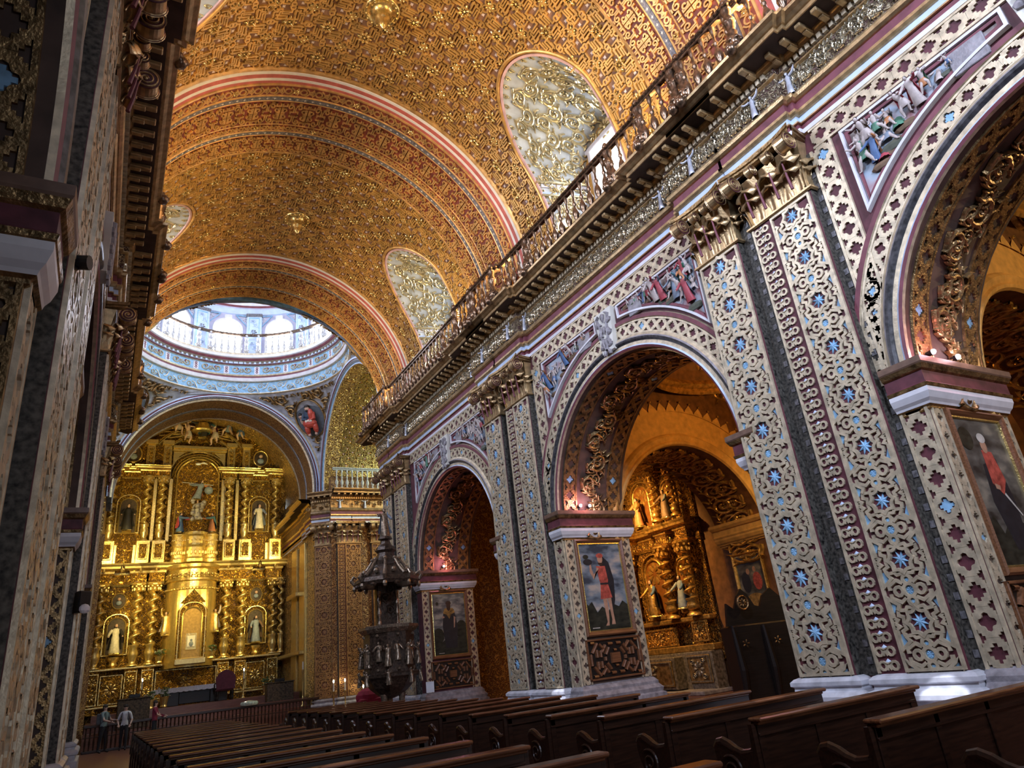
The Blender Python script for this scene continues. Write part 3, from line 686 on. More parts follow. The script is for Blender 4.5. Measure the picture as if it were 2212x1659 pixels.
for s in (1, -1):
    for k in (0, 1, 2):
        a = PIERY(k)+0.40
        pilaster(1.20, PLAB[(s, k)][0], (X0+s*DW, a+0.09+0.60, 0), s, chain=0.36)
        pilaster(0.96, PLAB[(s, k)][1], (X0+s*DW, a+1.45+0.16+0.48, 0), s)
# ------------------------------------------------------------------ barrel vault with lunettes and ribs
VZ, VR = 11.2, 5.05
LC, LW, LS, LT = 10.47, 1.50, 13.65, 15.15        # lunette centre, half width, spring, crown
ARC_L = PI*VR
def vmap(R0=VR, yc=0.0, xoff=0.0):
    """(u = distance round the vault from the right springing, v = Y, h = depth inward)"""
    def f(P):
        s, y, h = P[:, 0], P[:, 1], P[:, 2]; th = np.clip(s/VR, 0, PI); r = R0-h
        x = r*np.cos(th); z = VZ+r*np.sin(th); lo = np.minimum(s, 0)+np.minimum(ARC_L-s, 0)
        return np.c_[x, y+yc, z+lo]
    return f
def zs(s): 
    s = np.asarray(s, float); th = np.clip(s/VR, 0, PI); return VZ+VR*np.sin(th)+np.minimum(s, 0)+np.minimum(ARC_L-s, 0)
def halfw(z, w=LW, sp=LS):
    z = np.asarray(z, float); return np.where(z < sp, w, np.sqrt(np.maximum(0, w*w-(z-sp)**2)))
ST = VR*math.asin((LT-VZ)/VR)                       # arc length at the lunette crown
YA, YB = JF-BAY+3.12, JF+0.06                        # vault field between two ribs
def vault_field():
    mb = MB()
    ss = np.concatenate([np.linspace(-0.75, VR*math.asin((LS-VZ)/VR), 12)[:-1], VR*np.arcsin((LS+LW*np.sin(np.linspace(0, PI/2, 14))-VZ)/VR)])
    mid = np.linspace(ss[-1], ARC_L-ss[-1], 24)[1:-1]; s = np.concatenate([ss, mid, (ARC_L-ss)[::-1]]); w = halfw(zs(s)); w[len(ss)-1:len(s)-len(ss)+1] = 0
    f = vmap()
    for sg in (-1, 1):
        P = []
        for si, wi in zip(s, w):
            e = YA if sg < 0 else YB; ys = np.linspace(e, LC+sg*wi, 6); P.append(f(np.c_[np.full(6, si), ys, np.zeros(6)]))
        mb.grid(np.array(P), 0)
    return mb
def in_hole(s, y, mar=0.10):
    z = zs(s); return (np.abs(y-LC) < halfw(z, LW+mar, LS)) & (z < LT+mar)
def vault_orn():
    nu, nv = 17, 6; pu = ARC_L/nu; pv = (YB-YA)/nv; t = vault_tile(min(pu, pv))
    o = t.repeat([((i+0.5)*pu, YA+(j+0.5)*pv) for i in range(nu) for j in range(nv)])
    o.merge(rosette(0.125).repeat([(i*pu, YA+j*pv) for i in range(1, nu) for j in range(1, nv)]))
    o.merge(Orn().fill(arc(0, 0, 0.055, 0, 360, 9), 0.03, 2).repeat([(i*pu, YA+(j+0.5)*pv) for i in range(1, nu) for j in range(nv)]))
    o.clip(lambda s, y: ~in_hole(s, y)); mb = MB(); o.to(mb, vmap())
    return mb
def hole_line(mar, n=60):
    a = np.linspace(0, PI, n); y = -(LW+mar)*np.cos(a); z = LS+(LW+mar)*np.sin(a); z = np.concatenate([np.linspace(10.5, LS, 10)[:-1], z, np.linspace(LS, 10.5, 10)[1:]]); y = np.concatenate([np.full(9, -(LW+mar)), y, np.full(9, LW+mar)])
    s = np.where(z > VZ, VR*np.arcsin(np.clip((z-VZ)/VR, -1, 1)), z-VZ); return np.c_[s, LC+y]
def vault_rims():
    mb = MB(); o = Orn(); L = hole_line(0.06); o.strap(L, 0.11, 0.07, rnd=True, m=0); L2 = hole_line(-0.01); o.strap(L2, 0.07, 0.03, m=1)
    o.strap(np.c_[ARC_L-L[:, 0], L[:, 1]], 0.11, 0.07, rnd=True, m=0); o.strap(np.c_[ARC_L-L2[:, 0], L2[:, 1]], 0.07, 0.03, m=1)
    o.to(mb, vmap()); return mb
RIBMATS = [G_RIB, MAROON, PINK, G_BRIGHT, RED_G, GREY, RED_L, CREAM]
def rib():
    """transverse arch: stepped mouldings on its near face, painted soffit"""
    mb = MB(); Y = JF+0.05
    pr = [(0, 5.08, 0), (0, 5.03, 0), (0.05, 5.00, 0), (0.10, 4.995, 0), (0.11, 4.98, 7), (0.17, 4.965, 7), (0.18, 4.955, 6), (0.26, 4.93, 6), (0.27, 4.92, 7), (0.33, 4.91, 7), (0.34, 4.90, 6), (0.39, 4.885, 6), (0.40, 4.86, 0), (0.44, 4.85, 0), (0.76, 4.85, 4), (0.78, 4.82, 0), (0.80, 4.82, 0), (0.82, 4.835, 5), (0.95, 4.835, 5), (0.97, 4.82, 0), (1.0, 4.85, 0),
          (1.86, 4.85, 4), (1.88, 4.83, 0), (1.91, 4.85, 0), (2.12, 4.85, 4), (2.15, 4.82, 0), (2.17, 4.835, 5), (2.29, 4.835, 5), (2.31, 4.82, 0), (2.34, 4.85, 0), (3.0, 4.85, 4), (3.02, 4.82, 0), (3.07, 4.83, 0), (3.08, 5.08, 0)]
    s = np.concatenate([[-0.75], np.linspace(0, ARC_L, 73), [ARC_L+0.75]])
    for (y0, r0, m0), (y1, r1, m) in zip(pr[:-1], pr[1:]):
        P = np.stack([vmap()(np.c_[s, np.full(len(s), Y+y), np.full(len(s), VR-r)]) for y, r in ((y0, r0), (y1, r1))], 1); mb.grid(P, m)
    return mb
def rib_orn():
    mb = MB(); Y = JF+0.05; L = ARC_L+1.0
    def band(tile, p, yc, flip=False):
        o = along(tile, p, L, flip); o.to(mb, lambda P: vmap()(np.c_[P[:, 1]-0.5, Y+yc+P[:, 0], P[:, 2]+0.20]))
    band(link_tile(0.34, 0.42), 0.42, 0.60); band(rib_tile(0.88, 0.78), 0.78, 1.43); band(link_tile(0.22, 0.34), 0.34, 2.01); band(rib_tile(0.68, 0.66), 0.66, 2.67)
    # bright bosses along the narrow links, and cross marks on the grey strips
    o = Orn(); n = int(L/0.84)
    for i in range(n): o.petals(0.60 if i % 2 else 2.01, (i+0.5)*L/n, 0.085, 6, 3, 0.05, 0.5)
    n = int(L/0.21)
    for i in range(n):
        v = (i+0.5)*L/n
        for c in (0.885, 2.23): o.strap([(c-0.03, v), (c+0.03, v)], 0.02, 0.012, m=7); o.strap([(c, v-0.035), (c, v+0.035)], 0.02, 0.011, m=7)
    o.to(mb, lambda P: vmap()(np.c_[P[:, 1]-0.5, Y+P[:, 0], P[:, 2]+0.205]))
    return mb
# lunette recess behind each opening
LB_D, LB_W, LB_S = 6.05, 1.12, 13.45
def lun_sections(n=40):
    L = hole_line(0.0, n); A = vmap()(np.c_[L, np.zeros(len(L))])
    a = np.linspace(0, PI, n); y = np.concatenate([np.full(9, -LB_W), -LB_W*np.cos(a), np.full(9, LB_W)]); z = np.concatenate([np.linspace(10.5, LB_S, 10)[:-1], LB_S+LB_W*np.sin(a), np.linspace(LB_S, 10.5, 10)[1:]])
    B = np.c_[np.full(len(y), LB_D), LC+y, z]; return A, B
def lunette():
    A, B = lun_sections(); mb = MB(); t = np.linspace(0, 1, 6)[None, :, None]; mb.grid(A[:, None]*(1-t)+B[:, None]*t, 0)
    # back wall round the window
    n = len(B); yw, z0, z1 = 0.74, 12.25, 14.05
    c = np.array([LB_D, LC, 13.1]); W_ = []
    for p in B:
        d = p-c; ty = yw/max(abs(d[1]), 1e-6); tz = ((z1-13.1) if d[2] > 0 else (13.1-z0))/max(abs(d[2]), 1e-6); W_.append(c+d*min(ty, tz, 1))
    mb.grid(np.stack([B, np.array(W_)], 1), 1)
    mb.add([(LB_D, LC-LB_W, 10.5), (LB_D, LC+LB_W, 10.5), (LB_D, LC+LB_W, z0), (LB_D, LC-LB_W, z0)], [(0, 1, 2, 3)], 1)
    # window reveal
    for (ya, za), (yb, zb) in (((-yw, z0), (yw, z0)), ((yw, z0), (yw, z1)), ((yw, z1), (-yw, z1)), ((-yw, z1), (-yw, z0))):
        mb.add([(LB_D, LC+ya, za), (LB_D, LC+yb, zb), (LB_D+0.35, LC+yb, zb), (LB_D+0.35, LC+ya, za)], [(0, 1, 2, 3)], 2)
    return mb
def lunette_orn():
    A, B = lun_sections(80); mb = MB(); n = len(A); seg = np.r_[0, np.cumsum(np.linalg.norm(np.diff(B, axis=0), axis=1))]; L = seg[-1]
    cen = np.array([0, LC, 13.0])
    def f(P):
        u = np.clip(P[:, 1], 0, L-1e-3); k = np.interp(u, seg, np.arange(n)); i = np.minimum(k.astype(int), n-2); t = (k-i)[:, None]
        a = A[i]*(1-t)+A[i+1]*t; b = B[i]*(1-t)+B[i+1]*t; w = P[:, :1]; q = a*(1-w)+b*w
        d = np.array([0.0, 1, 1])*(cen-q); d /= np.linalg.norm(d, axis=1)[:, None]+1e-9; return q+d*P[:, 2:3]
    for w0, w1, p, fl in ((0.08, 0.36, 0.80, 1), (0.33, 0.66, 0.72, -1), (0.62, 0.98, 0.7, 1)):
        o = along(acanthus(0.62, 0.55, h=0.06, flip=fl), 0.55, L); 
        o.to(mb, lambda P, w0=w0, w1=w1: f(np.c_[w0+(w1-w0)*(P[:, 0]/0.62+0.5), P[:, 1], P[:, 2]]))
    # border of small curls by the rim
    t = Orn(); t.strap(spiral(0.05, 0, 0.035, 0.01, 90, 500, 10), 0.02, 0.03, rnd=True); o = along(t, 0.17, L); o.to(mb, f)
    # scallop shell and scrolls over the window, frame mouldings, cornice on the recess walls
    o = Orn(); o.petals(0, 0, 0.34, 9, 0, 0.08, 0.42, 10); o.boss(0, 0, 0.07, 0, 0.1)
    for sx in (-1, 1): o.strap(spiral(sx*0.52, 0.02, 0.17, 0.03, 90, 90+sx*500, 20), 0.06, 0.06, rnd=True)
    o.to(mb, flat((LB_D, LC, 14.30), (0, 1, 0), (0, 0, 1), (-1, 0, 0)))
    mb.bbox(LB_D-0.07, LB_D+0.02, LC-0.86, LC-0.74, 12.1, 14.17, 0.02, 2); mb.bbox(LB_D-0.07, LB_D+0.02, LC+0.74, LC+0.86, 12.1, 14.17, 0.02, 2); mb.bbox(LB_D-0.09, LB_D+0.02, LC-0.92, LC+0.92, 14.05, 14.20, 0.02, 2)
    for i in (0, 1):
        q = lambda w, z: (lambda a: a)(None)
    for side in (0, 1):
        for z, th, pr, m in ((13.05, 0.10, 0.06, 2), (13.16, 0.05, 0.09, 0), (12.85, 0.06, 0.04, 1), (12.78, 0.05, 0.06, 0)):
            kk = np.argmin(abs(A[:len(A)//2, 2]-z)) if side == 0 else len(A)//2+np.argmin(abs(A[len(A)//2:, 2]-z)); a = A[kk]; b = B[kk]; sg = 1 if side == 0 else -1
            mb.add([(a[0], a[1], z), (b[0], b[1], z), (b[0], b[1]+sg*pr, z), (a[0], a[1]+sg*pr, z), (a[0], a[1], z+th), (b[0], b[1], z+th), (b[0], b[1]+sg*pr, z+th), (a[0], a[1]+sg*pr, z+th)], np.array([(0,1,2,3),(4,7,6,5),(3,2,6,7),(0,3,7,4),(1,5,6,2)]), m)
    return mb
ceil = empty('ceiling', (X0, 0, 0)); ceil['kind'] = 'structure'
_m = {}
def put(nm, fn, mats, parent, loc=(0, 0, 0), scale=None, key=None, smooth=False):
    key = key or nm
    if key not in _m: o = fn().build(nm, mats, parent, smooth=smooth); _m[key] = o.data
    else: o = bpy.data.objects.new(nm, _m[key]); S.collection.objects.link(o); o.parent = parent
    o.location = loc
    if scale: o.scale = scale
    return o
for k in NB:
    put('vault_field', vault_field, [VAULT_G], ceil, (0, BAY*k, 0)); put('vault_strapwork', vault_orn, [G_VAULT, SHELLP, PINK, G_BRIGHT], ceil, (0, BAY*k, 0)); put('lunette_rim', vault_rims, [G_VAULT, PINK], ceil, (0, BAY*k, 0))
for k in (-1, 0, 1): 
    put('rib', rib, RIBMATS, ceil, (0, BAY*k, 0)); put('rib_strapwork', rib_orn, RIBMATS, ceil, (0, BAY*k, 0))
mbs = MB(); mbs.box(-6.9, 6.9, -8.6, 25.3, 17.2, 17.4); mbs.build('vault_backing', SHADOWW, ceil)
nw = 0; LUNG = mat('pale_blue_grey_paint', (0.62, 0.66, 0.68), 0, 0.5, 0.12, 3); G_LUN = mat('pale_lunette_gilding', (0.85, 0.74, 0.46), 0.75, 0.25, 0.1, 8)
for s in (1, -1):
    for k in NB:
        nw += 1; w = empty('window_%d' % nw, (X0, BAY*k, 0)); w.scale = (s, 1, 1); w['kind'] = 'structure'
        put('recess', lunette, [LUNG, G_VAULT, CREAM], w); put('recess_scrollwork', lunette_orn, [G_LUN, BLUE_L, WHITE, G_BRIGHT], w)
        def pane():
            m = MB(); m.add([(LB_D+0.33, LC-0.74, 12.25), (LB_D+0.33, LC+0.74, 12.25), (LB_D+0.33, LC+0.74, 14.05), (LB_D+0.33, LC-0.74, 14.05)], [(0, 1, 2, 3)]); return m
        def bars():
            m = MB(); m.box(LB_D+0.28, LB_D+0.33, LC-0.02, LC+0.02, 12.25, 14.05); m.box(LB_D+0.28, LB_D+0.33, LC-0.74, LC+0.74, 13.2, 13.24); return m
        put('window_glass', pane, [WINDOW], w)
        # blind wall behind the vault foot
        def back():
            m = MB(); m.box(5.1, 6.7, LC-0.9-2.2, LC-1.55, 10.45, 17.0); m.box(5.1, 6.7, LC+1.55, LC+3.1, 10.45, 17.0); m.box(6.45, 6.7, LC-2, LC+2, 10.45, 12.2); m.box(6.45, 6.7, LC-2, LC+2, 14.1, 17.0); return m
# gilded bosses with hanging pendants on the vault crown
def boss_mb():
    m = MB(); a = [(0.05, 0.0), (0.42, 0.0), (0.44, -0.04), (0.40, -0.09), (0.34, -0.07), (0.30, -0.03), (0.22, -0.06), (0.16, -0.12), (0.15, -0.20), (0.18, -0.26), (0.17, -0.34), (0.10, -0.40), (0.12, -0.46), (0.07, -0.54), (0.015, -0.60)]
    m.lathe(a, 20); 
    for i in range(16): t = 2*PI*i/16; m.ball((0.37*math.cos(t), 0.37*math.sin(t), -0.08), 0.035, 6)
    return m
for k, lab in ((0, 'gilded pendant boss on the vault crown at the top edge of the view'), (1, 'gilded pendant boss on the vault crown between the two great ribs')):
    o = empty('ceiling_boss', (X0+0.15, 11.0+BAY*k, VZ+VR-0.005)); tag(o, lab, 'ceiling ornament'); put('pendant', boss_mb, [G_BRIGHT], o, smooth=True)

# ------------------------------------------------------------------ balustrades over the cornice
def baluster_mb(h=0.92):
    pr = [(0.062, 0), (0.062, 0.04), (0.036, 0.06), (0.032, 0.12), (0.06, 0.18), (0.08, 0.27), (0.07, 0.34), (0.03, 0.44), (0.028, 0.50), (0.045, 0.53), (0.045, 0.56), (0.026, 0.60), (0.024, 0.74), (0.04, 0.80), (0.05, 0.86), (0.05, 0.92)]
    return MB().lathe([(r, z*h/0.92) for r, z in pr], 9)
def post_mb():
    m = MB(); m.bbox(-0.11, 0.11, -0.11, 0.11, 0, 0.10, 0.02); m.lathe([(0.05, 0.1), (0.10, 0.16), (0.12, 0.28), (0.07, 0.38), (0.09, 0.44), (0.06, 0.50), (0.10, 0.62), (0.11, 0.72), (0.06, 0.82), (0.09, 0.90), (0.09, 0.98)], 10)
    for i in range(6):
        t = 2*PI*i/6; m.ball((0.10*math.cos(t), 0.10*math.sin(t), 0.26), 0.045, 6); m.ball((0.08*math.cos(t), 0.08*math.sin(t), 0.68), 0.04, 6)
    m.ball((-0.16, 0, 0.0), 0.11, 8); m.ball((-0.22, 0, 0.02), 0.06, 6); m.ball((-0.13, 0.09, 0.05), 0.06, 6); m.ball((-0.13, -0.09, 0.05), 0.06, 6); m.lathe([(0.03, 1.06), (0.07, 1.12), (0.05, 1.18), (0.0, 1.24)], 8)
    return m
BAL = baluster_mb(); G_BAL = mat('bronze_gilding', (0.26, 0.17, 0.11), 0.75, 0.28, 0.35, 14)
def balustrade(name, label, loc, segs, s=1, rz=0.0, d=0.64, mt=None, ymin=1.2, sp=0.285, z=10.45, posts=True, group=None, dw=DW):
    t = empty(name, loc, rz); t.scale = (s, 1, 1); tag(t, label, 'balustrade', group)
    rail = MB(); foot = MB(); pts = []
    for y0, y1, p in segs:
        x = dw-p-d
        if y1 < ymin: continue
        y0 = max(y0, ymin); rail.bbox(x-0.075, x+0.075, y0-0.075, y1+0.075, z+1.0, z+1.09, 0.02); rail.bbox(x-0.05, x+0.05, y0-0.05, y1+0.05, z+0.94, z+1.0, 0.01)
        for i in range(int((y1-y0)/0.09)): rail.ball((x-0.08, y0+(i+0.5)*0.09, z+1.03), 0.022, 5)
        foot.bbox(x-0.07, x+0.07, y0-0.07, y1+0.07, z, z+0.03, 0.01)
        n = max(1, int(round((y1-y0)/sp)))
        if y1-y0 > 0.3: pts += [(x, y0+(i+0.5)*(y1-y0)/n) for i in range(n)]
    m_ = mt or G_BAL
    rail.build('handrail', m_, t); foot.build('footing', m_, t)
    first = None
    for x, y in pts[:100]:
        if 'bal%s' % m_.name not in _m: o = BAL.build('baluster', m_, t, smooth=True); _m['bal%s' % m_.name] = o.data
        else: o = bpy.data.objects.new('baluster', _m['bal%s' % m_.name]); S.collection.objects.link(o); o.parent = t
        o.location = (x, y, z+0.03)
    if posts:
        for y0, y1, p in segs:
            if p > 0.15 and y1 > ymin+0.5:
                for y in (y0+0.05, y1-0.05): o = put('post', post_mb, [m_], t, (dw-p-d, y, z), key='post'+m_.name, smooth=True)
        for k in NB:
            for y in (LC-1.75, LC+1.75):
                if y+BAY*k > ymin: put('post', post_mb, [m_], t, (dw-d, y+BAY*k, z), key='post'+m_.name, smooth=True)
    return t
balustrade('balustrade', 'long bronze and gilt balustrade on the cornice along the right wall', (X0, 0, 0), SEGS)
balustrade('balustrade', 'dark balustrade on the cornice along the left wall', (X0, 0, 0), SEGS, s=-1, ymin=8.0)

# floodlights standing on the cornice in front of the windows
def flood(loc, rz, label, hot=False):
    t = empty('floodlight', loc, rz); tag(t, label, 'floodlight', None)
    m = MB(); m.bbox(-0.13, 0.13, -0.20, 0.20, 0.0, 0.06, 0.01); m.tube([(0, 0, 0.05), (0, 0, 0.55)], 0.018); m.build('stand', BLACK, t)
    m = MB(); m.bbox(-0.09, 0.09, -0.20, 0.20, 0.50, 0.80, 0.02); 
    for i in range(5): m.box(0.09, 0.12, -0.18+i*0.085, -0.17+i*0.085, 0.52, 0.78)
    m.build('housing', mat('yellow_housing', (0.85, 0.60, 0.18), 0.1, 0.4), t)
    m = MB(); m.box(-0.10, -0.09, -0.17, 0.17, 0.54, 0.77); m.build('lit_lens', BULBW if hot else glow('lens', (1, 0.8, 0.45), 3.0), t)
    return t
FL = [((9.15, 11.45, 10.9), 'yellow floodlight in the larger right lunette window recess'), ((9.15, 20.3, 10.9), 'yellow floodlight in the smaller right lunette window recess')]
for (l, lab) in FL: flood(l, 0.5, lab, False)
FLB = [(X0+4.55, 5.9), (X0+4.55, 14.7), (X0+4.55, 23.4), (X0-4.55, 5.9), (X0-4.55, 14.7), (X0-4.55, 23.4)]
for x, y in FLB:
    s = 1 if x > X0 else -1
    spot('vault_floodlight', (x, y-1.2, 11.0), (X0-s*1.2, y+0.6, 16.2), 480 if y > 8 else (2200 if s > 0 else 700), WARM, 120, 0.9, 0.12)
    spot('vault_floodlight', (x, y+1.4, 11.0), (X0+s*1.6, y+4.4, 15.8), 420, GOLDL, 125, 0.9, 0.12)
# ------------------------------------------------------------------ crossing: pendentives, ring, drum, dome
CY, CR, CZ = 30.30, 4.37, 11.0
SXY, SZ, OZ = 1.133, 1.041, -0.064      # dome built at unit crossing size, set to the real width of the crossing
G_RET = relief_gold('retable_carving', (0.85, 0.50, 0.09), 0.28, 8.0, 1.0, 0.06, 0.85, (0.10, 0.04, 0.008), 0.36)  # deep tone darkened to paint shade into the gaps of the carving
G_APSE = relief_gold('apse_carving', (0.80, 0.52, 0.16), 0.30, 7.0, 1.0, 0.06, 0.8, (0.18, 0.08, 0.02), 0.34)
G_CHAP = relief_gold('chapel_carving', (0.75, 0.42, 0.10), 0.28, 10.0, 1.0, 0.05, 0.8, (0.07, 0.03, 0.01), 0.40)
G_BRN = relief_gold('brown_strapwork', (0.42, 0.24, 0.09), 0.45, 9.0, 0.8, 0.03, 0.4, (0.14, 0.05, 0.02), 0.42)
cross = empty('ceiling_crossing', (X0, CY, OZ)); cross.scale = (SXY, SXY, SZ); cross['kind'] = 'structure'
def pend_pt(phi, z): 
    r = np.sqrt(2*CR*CR-(z-CZ)**2); return np.stack([r*np.sin(phi), r*np.cos(phi), z], -1)
def pendentive():
    mb = MB(); zz = np.linspace(CZ, CZ+CR-0.001, 16)
    for q in range(4):
        P = []
        for z in zz:
            r = math.sqrt(2*CR*CR-(z-CZ)**2); p0 = math.acos(min(1, CR/r)); ph = np.linspace(p0, PI/2-p0, 12)+q*PI/2; P.append(pend_pt(ph, np.full(12, z)))
        mb.grid(np.array(P), 0)
    return mb
pendentive().build('pendentive', mat('pendentive_paint', (0.42, 0.43, 0.50), 0, 0.5, 0.2, 4), cross)
def pend_map(q):
    R_ = CR*math.sqrt(2)
    def f(P):   # u = along azimuth at sphere, v = height along meridian from z=CZ
        el = P[:, 1]/R_; az = q*PI/2+PI/4+P[:, 0]/(R_*np.cos(el)); r = R_-P[:, 2]
        return np.c_[r*np.cos(el)*np.sin(az), r*np.cos(el)*np.cos(az), CZ+r*np.sin(el)]
    return f
def pend_orn():
    mb = MB(); R_ = CR*math.sqrt(2)
    def keep(u, v):
        el = v/R_; z = CZ+R_*np.sin(el); r = R_*np.cos(el); az = PI/4+u/r; x = r*np.sin(az); y = r*np.cos(az)
        return (x < CR-0.12) & (y < CR-0.12) & (z < CZ+CR-0.1) & ((u/0.80)**2+((v-3.3)/1.05)**2 > 1)
    o = acanthus(1.05, 1.3, h=0.12).repeat([(i*0.95, j*1.15, 1 if i % 2 else -1) for i in range(-4, 5) for j in range(0, 6)]).clip(keep)
    e = Orn(); e.strap(arc(0, 3.3, 0.74, 0, 360, 40, ry=0.98), 0.10, 0.10, True, rnd=True); o.merge(e)
    for q in range(4): o.to(mb, pend_map(q))
    return mb
pend_orn().build('pendentive_scrollwork', [G_DARK], cross)
RM = [G_PALE, BLUE, MAROON_L, WHITE, BLUE_L, GREY, STONE]
ringp = [(4.37, 15.34, 0), (4.30, 15.38, 0), (4.30, 15.42, 0), (4.37, 15.45, 1), (4.33, 15.98, 1), (4.22, 16.00, 0), (4.20, 16.03, 3), (4.16, 16.17, 3), (4.19, 16.19, 2), (4.20, 16.26, 2), (4.17, 16.28, 0), (4.15, 16.34, 0), (4.24, 16.37, 1), (4.24, 16.84, 1), (4.16, 16.86, 0), (4.12, 16.90, 2), (4.12, 17.0, 6), (3.98, 17.02, 0), (3.94, 17.06, 2), (3.90, 17.12, 2), (3.84, 17.15, 3), (3.82, 17.27, 3), (3.86, 17.30, 0), (3.86, 17.40, 0), (4.75, 17.42, 6)]
mb = MB()
for (r0, z0, m0), (r1, z1, m) in zip(ringp[:-1], ringp[1:]): mb.lathe([(r0, z0), (r1, z1)], 96, m=m, cap=False)
mb.build('drum_cornice', RM, cross)
def ring_map(r, z):
    return lambda P: np.c_[(r-P[:, 2])*np.sin(P[:, 0]/r), (r-P[:, 2])*np.cos(P[:, 0]/r), z+P[:, 1]]
mb = MB(); r = 4.24; L = 2*PI*r; n = 20
o = Orn()
for i in range(n):
    u = (i+0.5)*L/n
    for sx in (-1, 1): o.strap(np.array([(u, 0)])+np.array([sx, 1])*(spiral(0.27, 0.03, 0.17, 0.04, -170, 260, 18)), 0.06, 0.06, m=0, rnd=True); o.fill(arc(u+sx*0.20, 0.10, 0.07, 0, 360, 7), 0.03, 2)
    o.petals(u, 0.0, 0.13, 6, 0, 0.06, 0.5); o.fill([(u+L/n/2-0.12, -0.21), (u+L/n/2+0.12, -0.21), (u+L/n/2+0.12, 0.21), (u+L/n/2-0.12, 0.21)], 0.02, 3)
    for dz in (-0.1, 0.02, 0.13): o.strap(arc(u+L/n/2, dz, 0.045, 0, 360, 8), 0.03, 0.03, True, m=2)
o.to(mb, ring_map(4.24, 16.60))
o = Orn(); n = 120
for i in range(n): u = (i+0.5)*L/n; o.fill([(u-0.05, -0.05), (u+0.05, -0.05), (u+0.05, 0.05), (u-0.05, 0.05)], 0.06, 4)
o.to(mb, ring_map(4.12, 16.95))
t = Orn(); t.strap(spiral(0, 0, 0.15, 0.03, 0, 480, 14), 0.04, 0.04, rnd=True); t.petals(0.22, 0.05, 0.08, 5, 6, 0.04); t.strap([(0.1, -0.15), (0.22, -0.1), (0.34, 0.16)], 0.035, 0.03); n = 62
o = t.repeat([((i+0.5)*2*PI*4.35/n, (0.08 if i % 2 else -0.08), 1, 1 if i % 2 else -1) for i in range(n)]); o.to(mb, ring_map(4.35, 15.71))
mb.build('ring_relief', RM, cross)
# drum wall, pilasters, windows
DR = 4.62
mb = MB(); mb.lathe([(DR, 17.4), (DR, 20.1)], 80, m=0, cap=False)
dp = [(DR, 20.0, 3), (4.55, 20.02, 4), (4.55, 20.35, 4), (4.48, 20.38, 0), (4.44, 20.42, 2), (4.40, 20.46, 2), (4.34, 20.50, 3), (4.32, 20.62, 3), (4.36, 20.66, 0), (4.60, 20.7, 4)]
for (r0, z0, m0), (r1, z1, m) in zip(dp[:-1], dp[1:]): mb.lathe([(r0, z0), (r1, z1)], 80, m=m, cap=False)
t_ = np.linspace(0, PI/2*0.93, 14)
for a, b in zip(t_[:-1], t_[1:]): mb.lathe([(4.6*math.cos(a), 20.7+4.6*math.sin(a)), (4.6*math.cos(b), 20.7+4.6*math.sin(b))], 80, m=4 if int(a*6) % 2 else 3, cap=False)
mb.build('drum_wall', [mat('lilac_wall', (0.62, 0.60, 0.74), 0, 0.5, 0.08, 4), BLUE, MAROON_L, WHITE, BLUE_L], cross)
def at_az(o, a, r=0): o.location = (X0, CY, OZ); o.rotation_euler = (0, 0, -a); o.scale = (SXY, SXY, SZ)
def drum_window():
    # local: y outward from the dome axis, x across
    m = MB(); w = 0.58; z0, zs_ = 17.42, 18.95
    A = [(-w, z0), (-w, zs_)]+[(-w*math.cos(a), zs_+w*math.sin(a)) for a in np.linspace(0.15, PI-0.15, 14)]+[(w, zs_), (w, z0)]
    for (r0, d0), (r1, d1), mm in (((1.0, 0.0), (1.0, -0.10), 0), ((1.0, -0.10), (1.16, -0.12), 0), ((1.16, -0.12), (1.20, 0.02), 1)):
        f = lambda r, d: np.array([(x*r, DR+0.0+d-0.05, z0+(z-z0)*(1+(r-1)*0.45)) for x, z in A]); m.grid(np.stack([f(r0, d0), f(r1, d1)], 1), mm)
    m.bbox(-0.17, 0.17, DR-0.22, DR-0.05, 19.58, 19.86, 0.03, 1)
    o = Orn()
    for sx in (-1, 1): o.strap([(sx*0.35, 0), (sx*0.86, 0), (sx*0.86, -0.60), (sx*0.35, 0)], 0.05, 0.04, m=2); o.petals(sx*0.78, -0.20, 0.14, 6, 1, 0.05)
    o.to(m, flat((0, DR-0.09, 19.92), (1, 0, 0), (0, 0, 1), (0, -1, 0))); return m
def drum_glass():
    m = MB(); w = 0.58; A = [(-w, 17.42), (-w, 18.95)]+[(-w*math.cos(a), 18.95+w*math.sin(a)) for a in np.linspace(0.15, PI-0.15, 14)]+[(w, 18.95), (w, 17.42)]
    m.add([(x, DR-0.10, z) for x, z in A], [tuple(range(len(A)))]); return m
def drum_pil():
    m = MB(); m.bbox(-0.34, 0.34, DR-0.16, DR+0.1, 17.42, 20.0, 0.02, 0); m.bbox(-0.24, 0.24, DR-0.19, DR-0.1, 17.6, 19.8, 0.02, 1); m.bbox(-0.22, 0.22, DR-0.20, DR-0.1, 17.68, 19.72, 0.02, 2)
    o = Orn(); o.merge(acanthus(0.36, 0.5, h=0.05).repeat([(0, 0.2), (0, 0.9), (0, 1.5)])); o.petals(0, 1.25, 0.15, 6, 3, 0.06); o.to(m, flat((0, DR-0.20, 17.65), (1, 0, 0), (0, 0, 1), (0, -1, 0)))
    m.bbox(-0.37, 0.37, DR-0.22, DR, 19.85, 20.02, 0.02, 3); return m
for i in range(12):
    nw += 1; a = 2*PI*i/12; w = empty('window_%d' % nw); w['kind'] = 'structure'; at_az(w, a); put('window_frame', drum_window, [CREAM, WHITE, BLUE], w); put('window_glass', drum_glass, [SKYGLASS], w, key='dglass')
    p = put('drum_pilaster', drum_pil, [BLUE_L, BLUE, BLUE_L, GREY], cross); p.rotation_euler = (0, 0, -(a+PI/12))
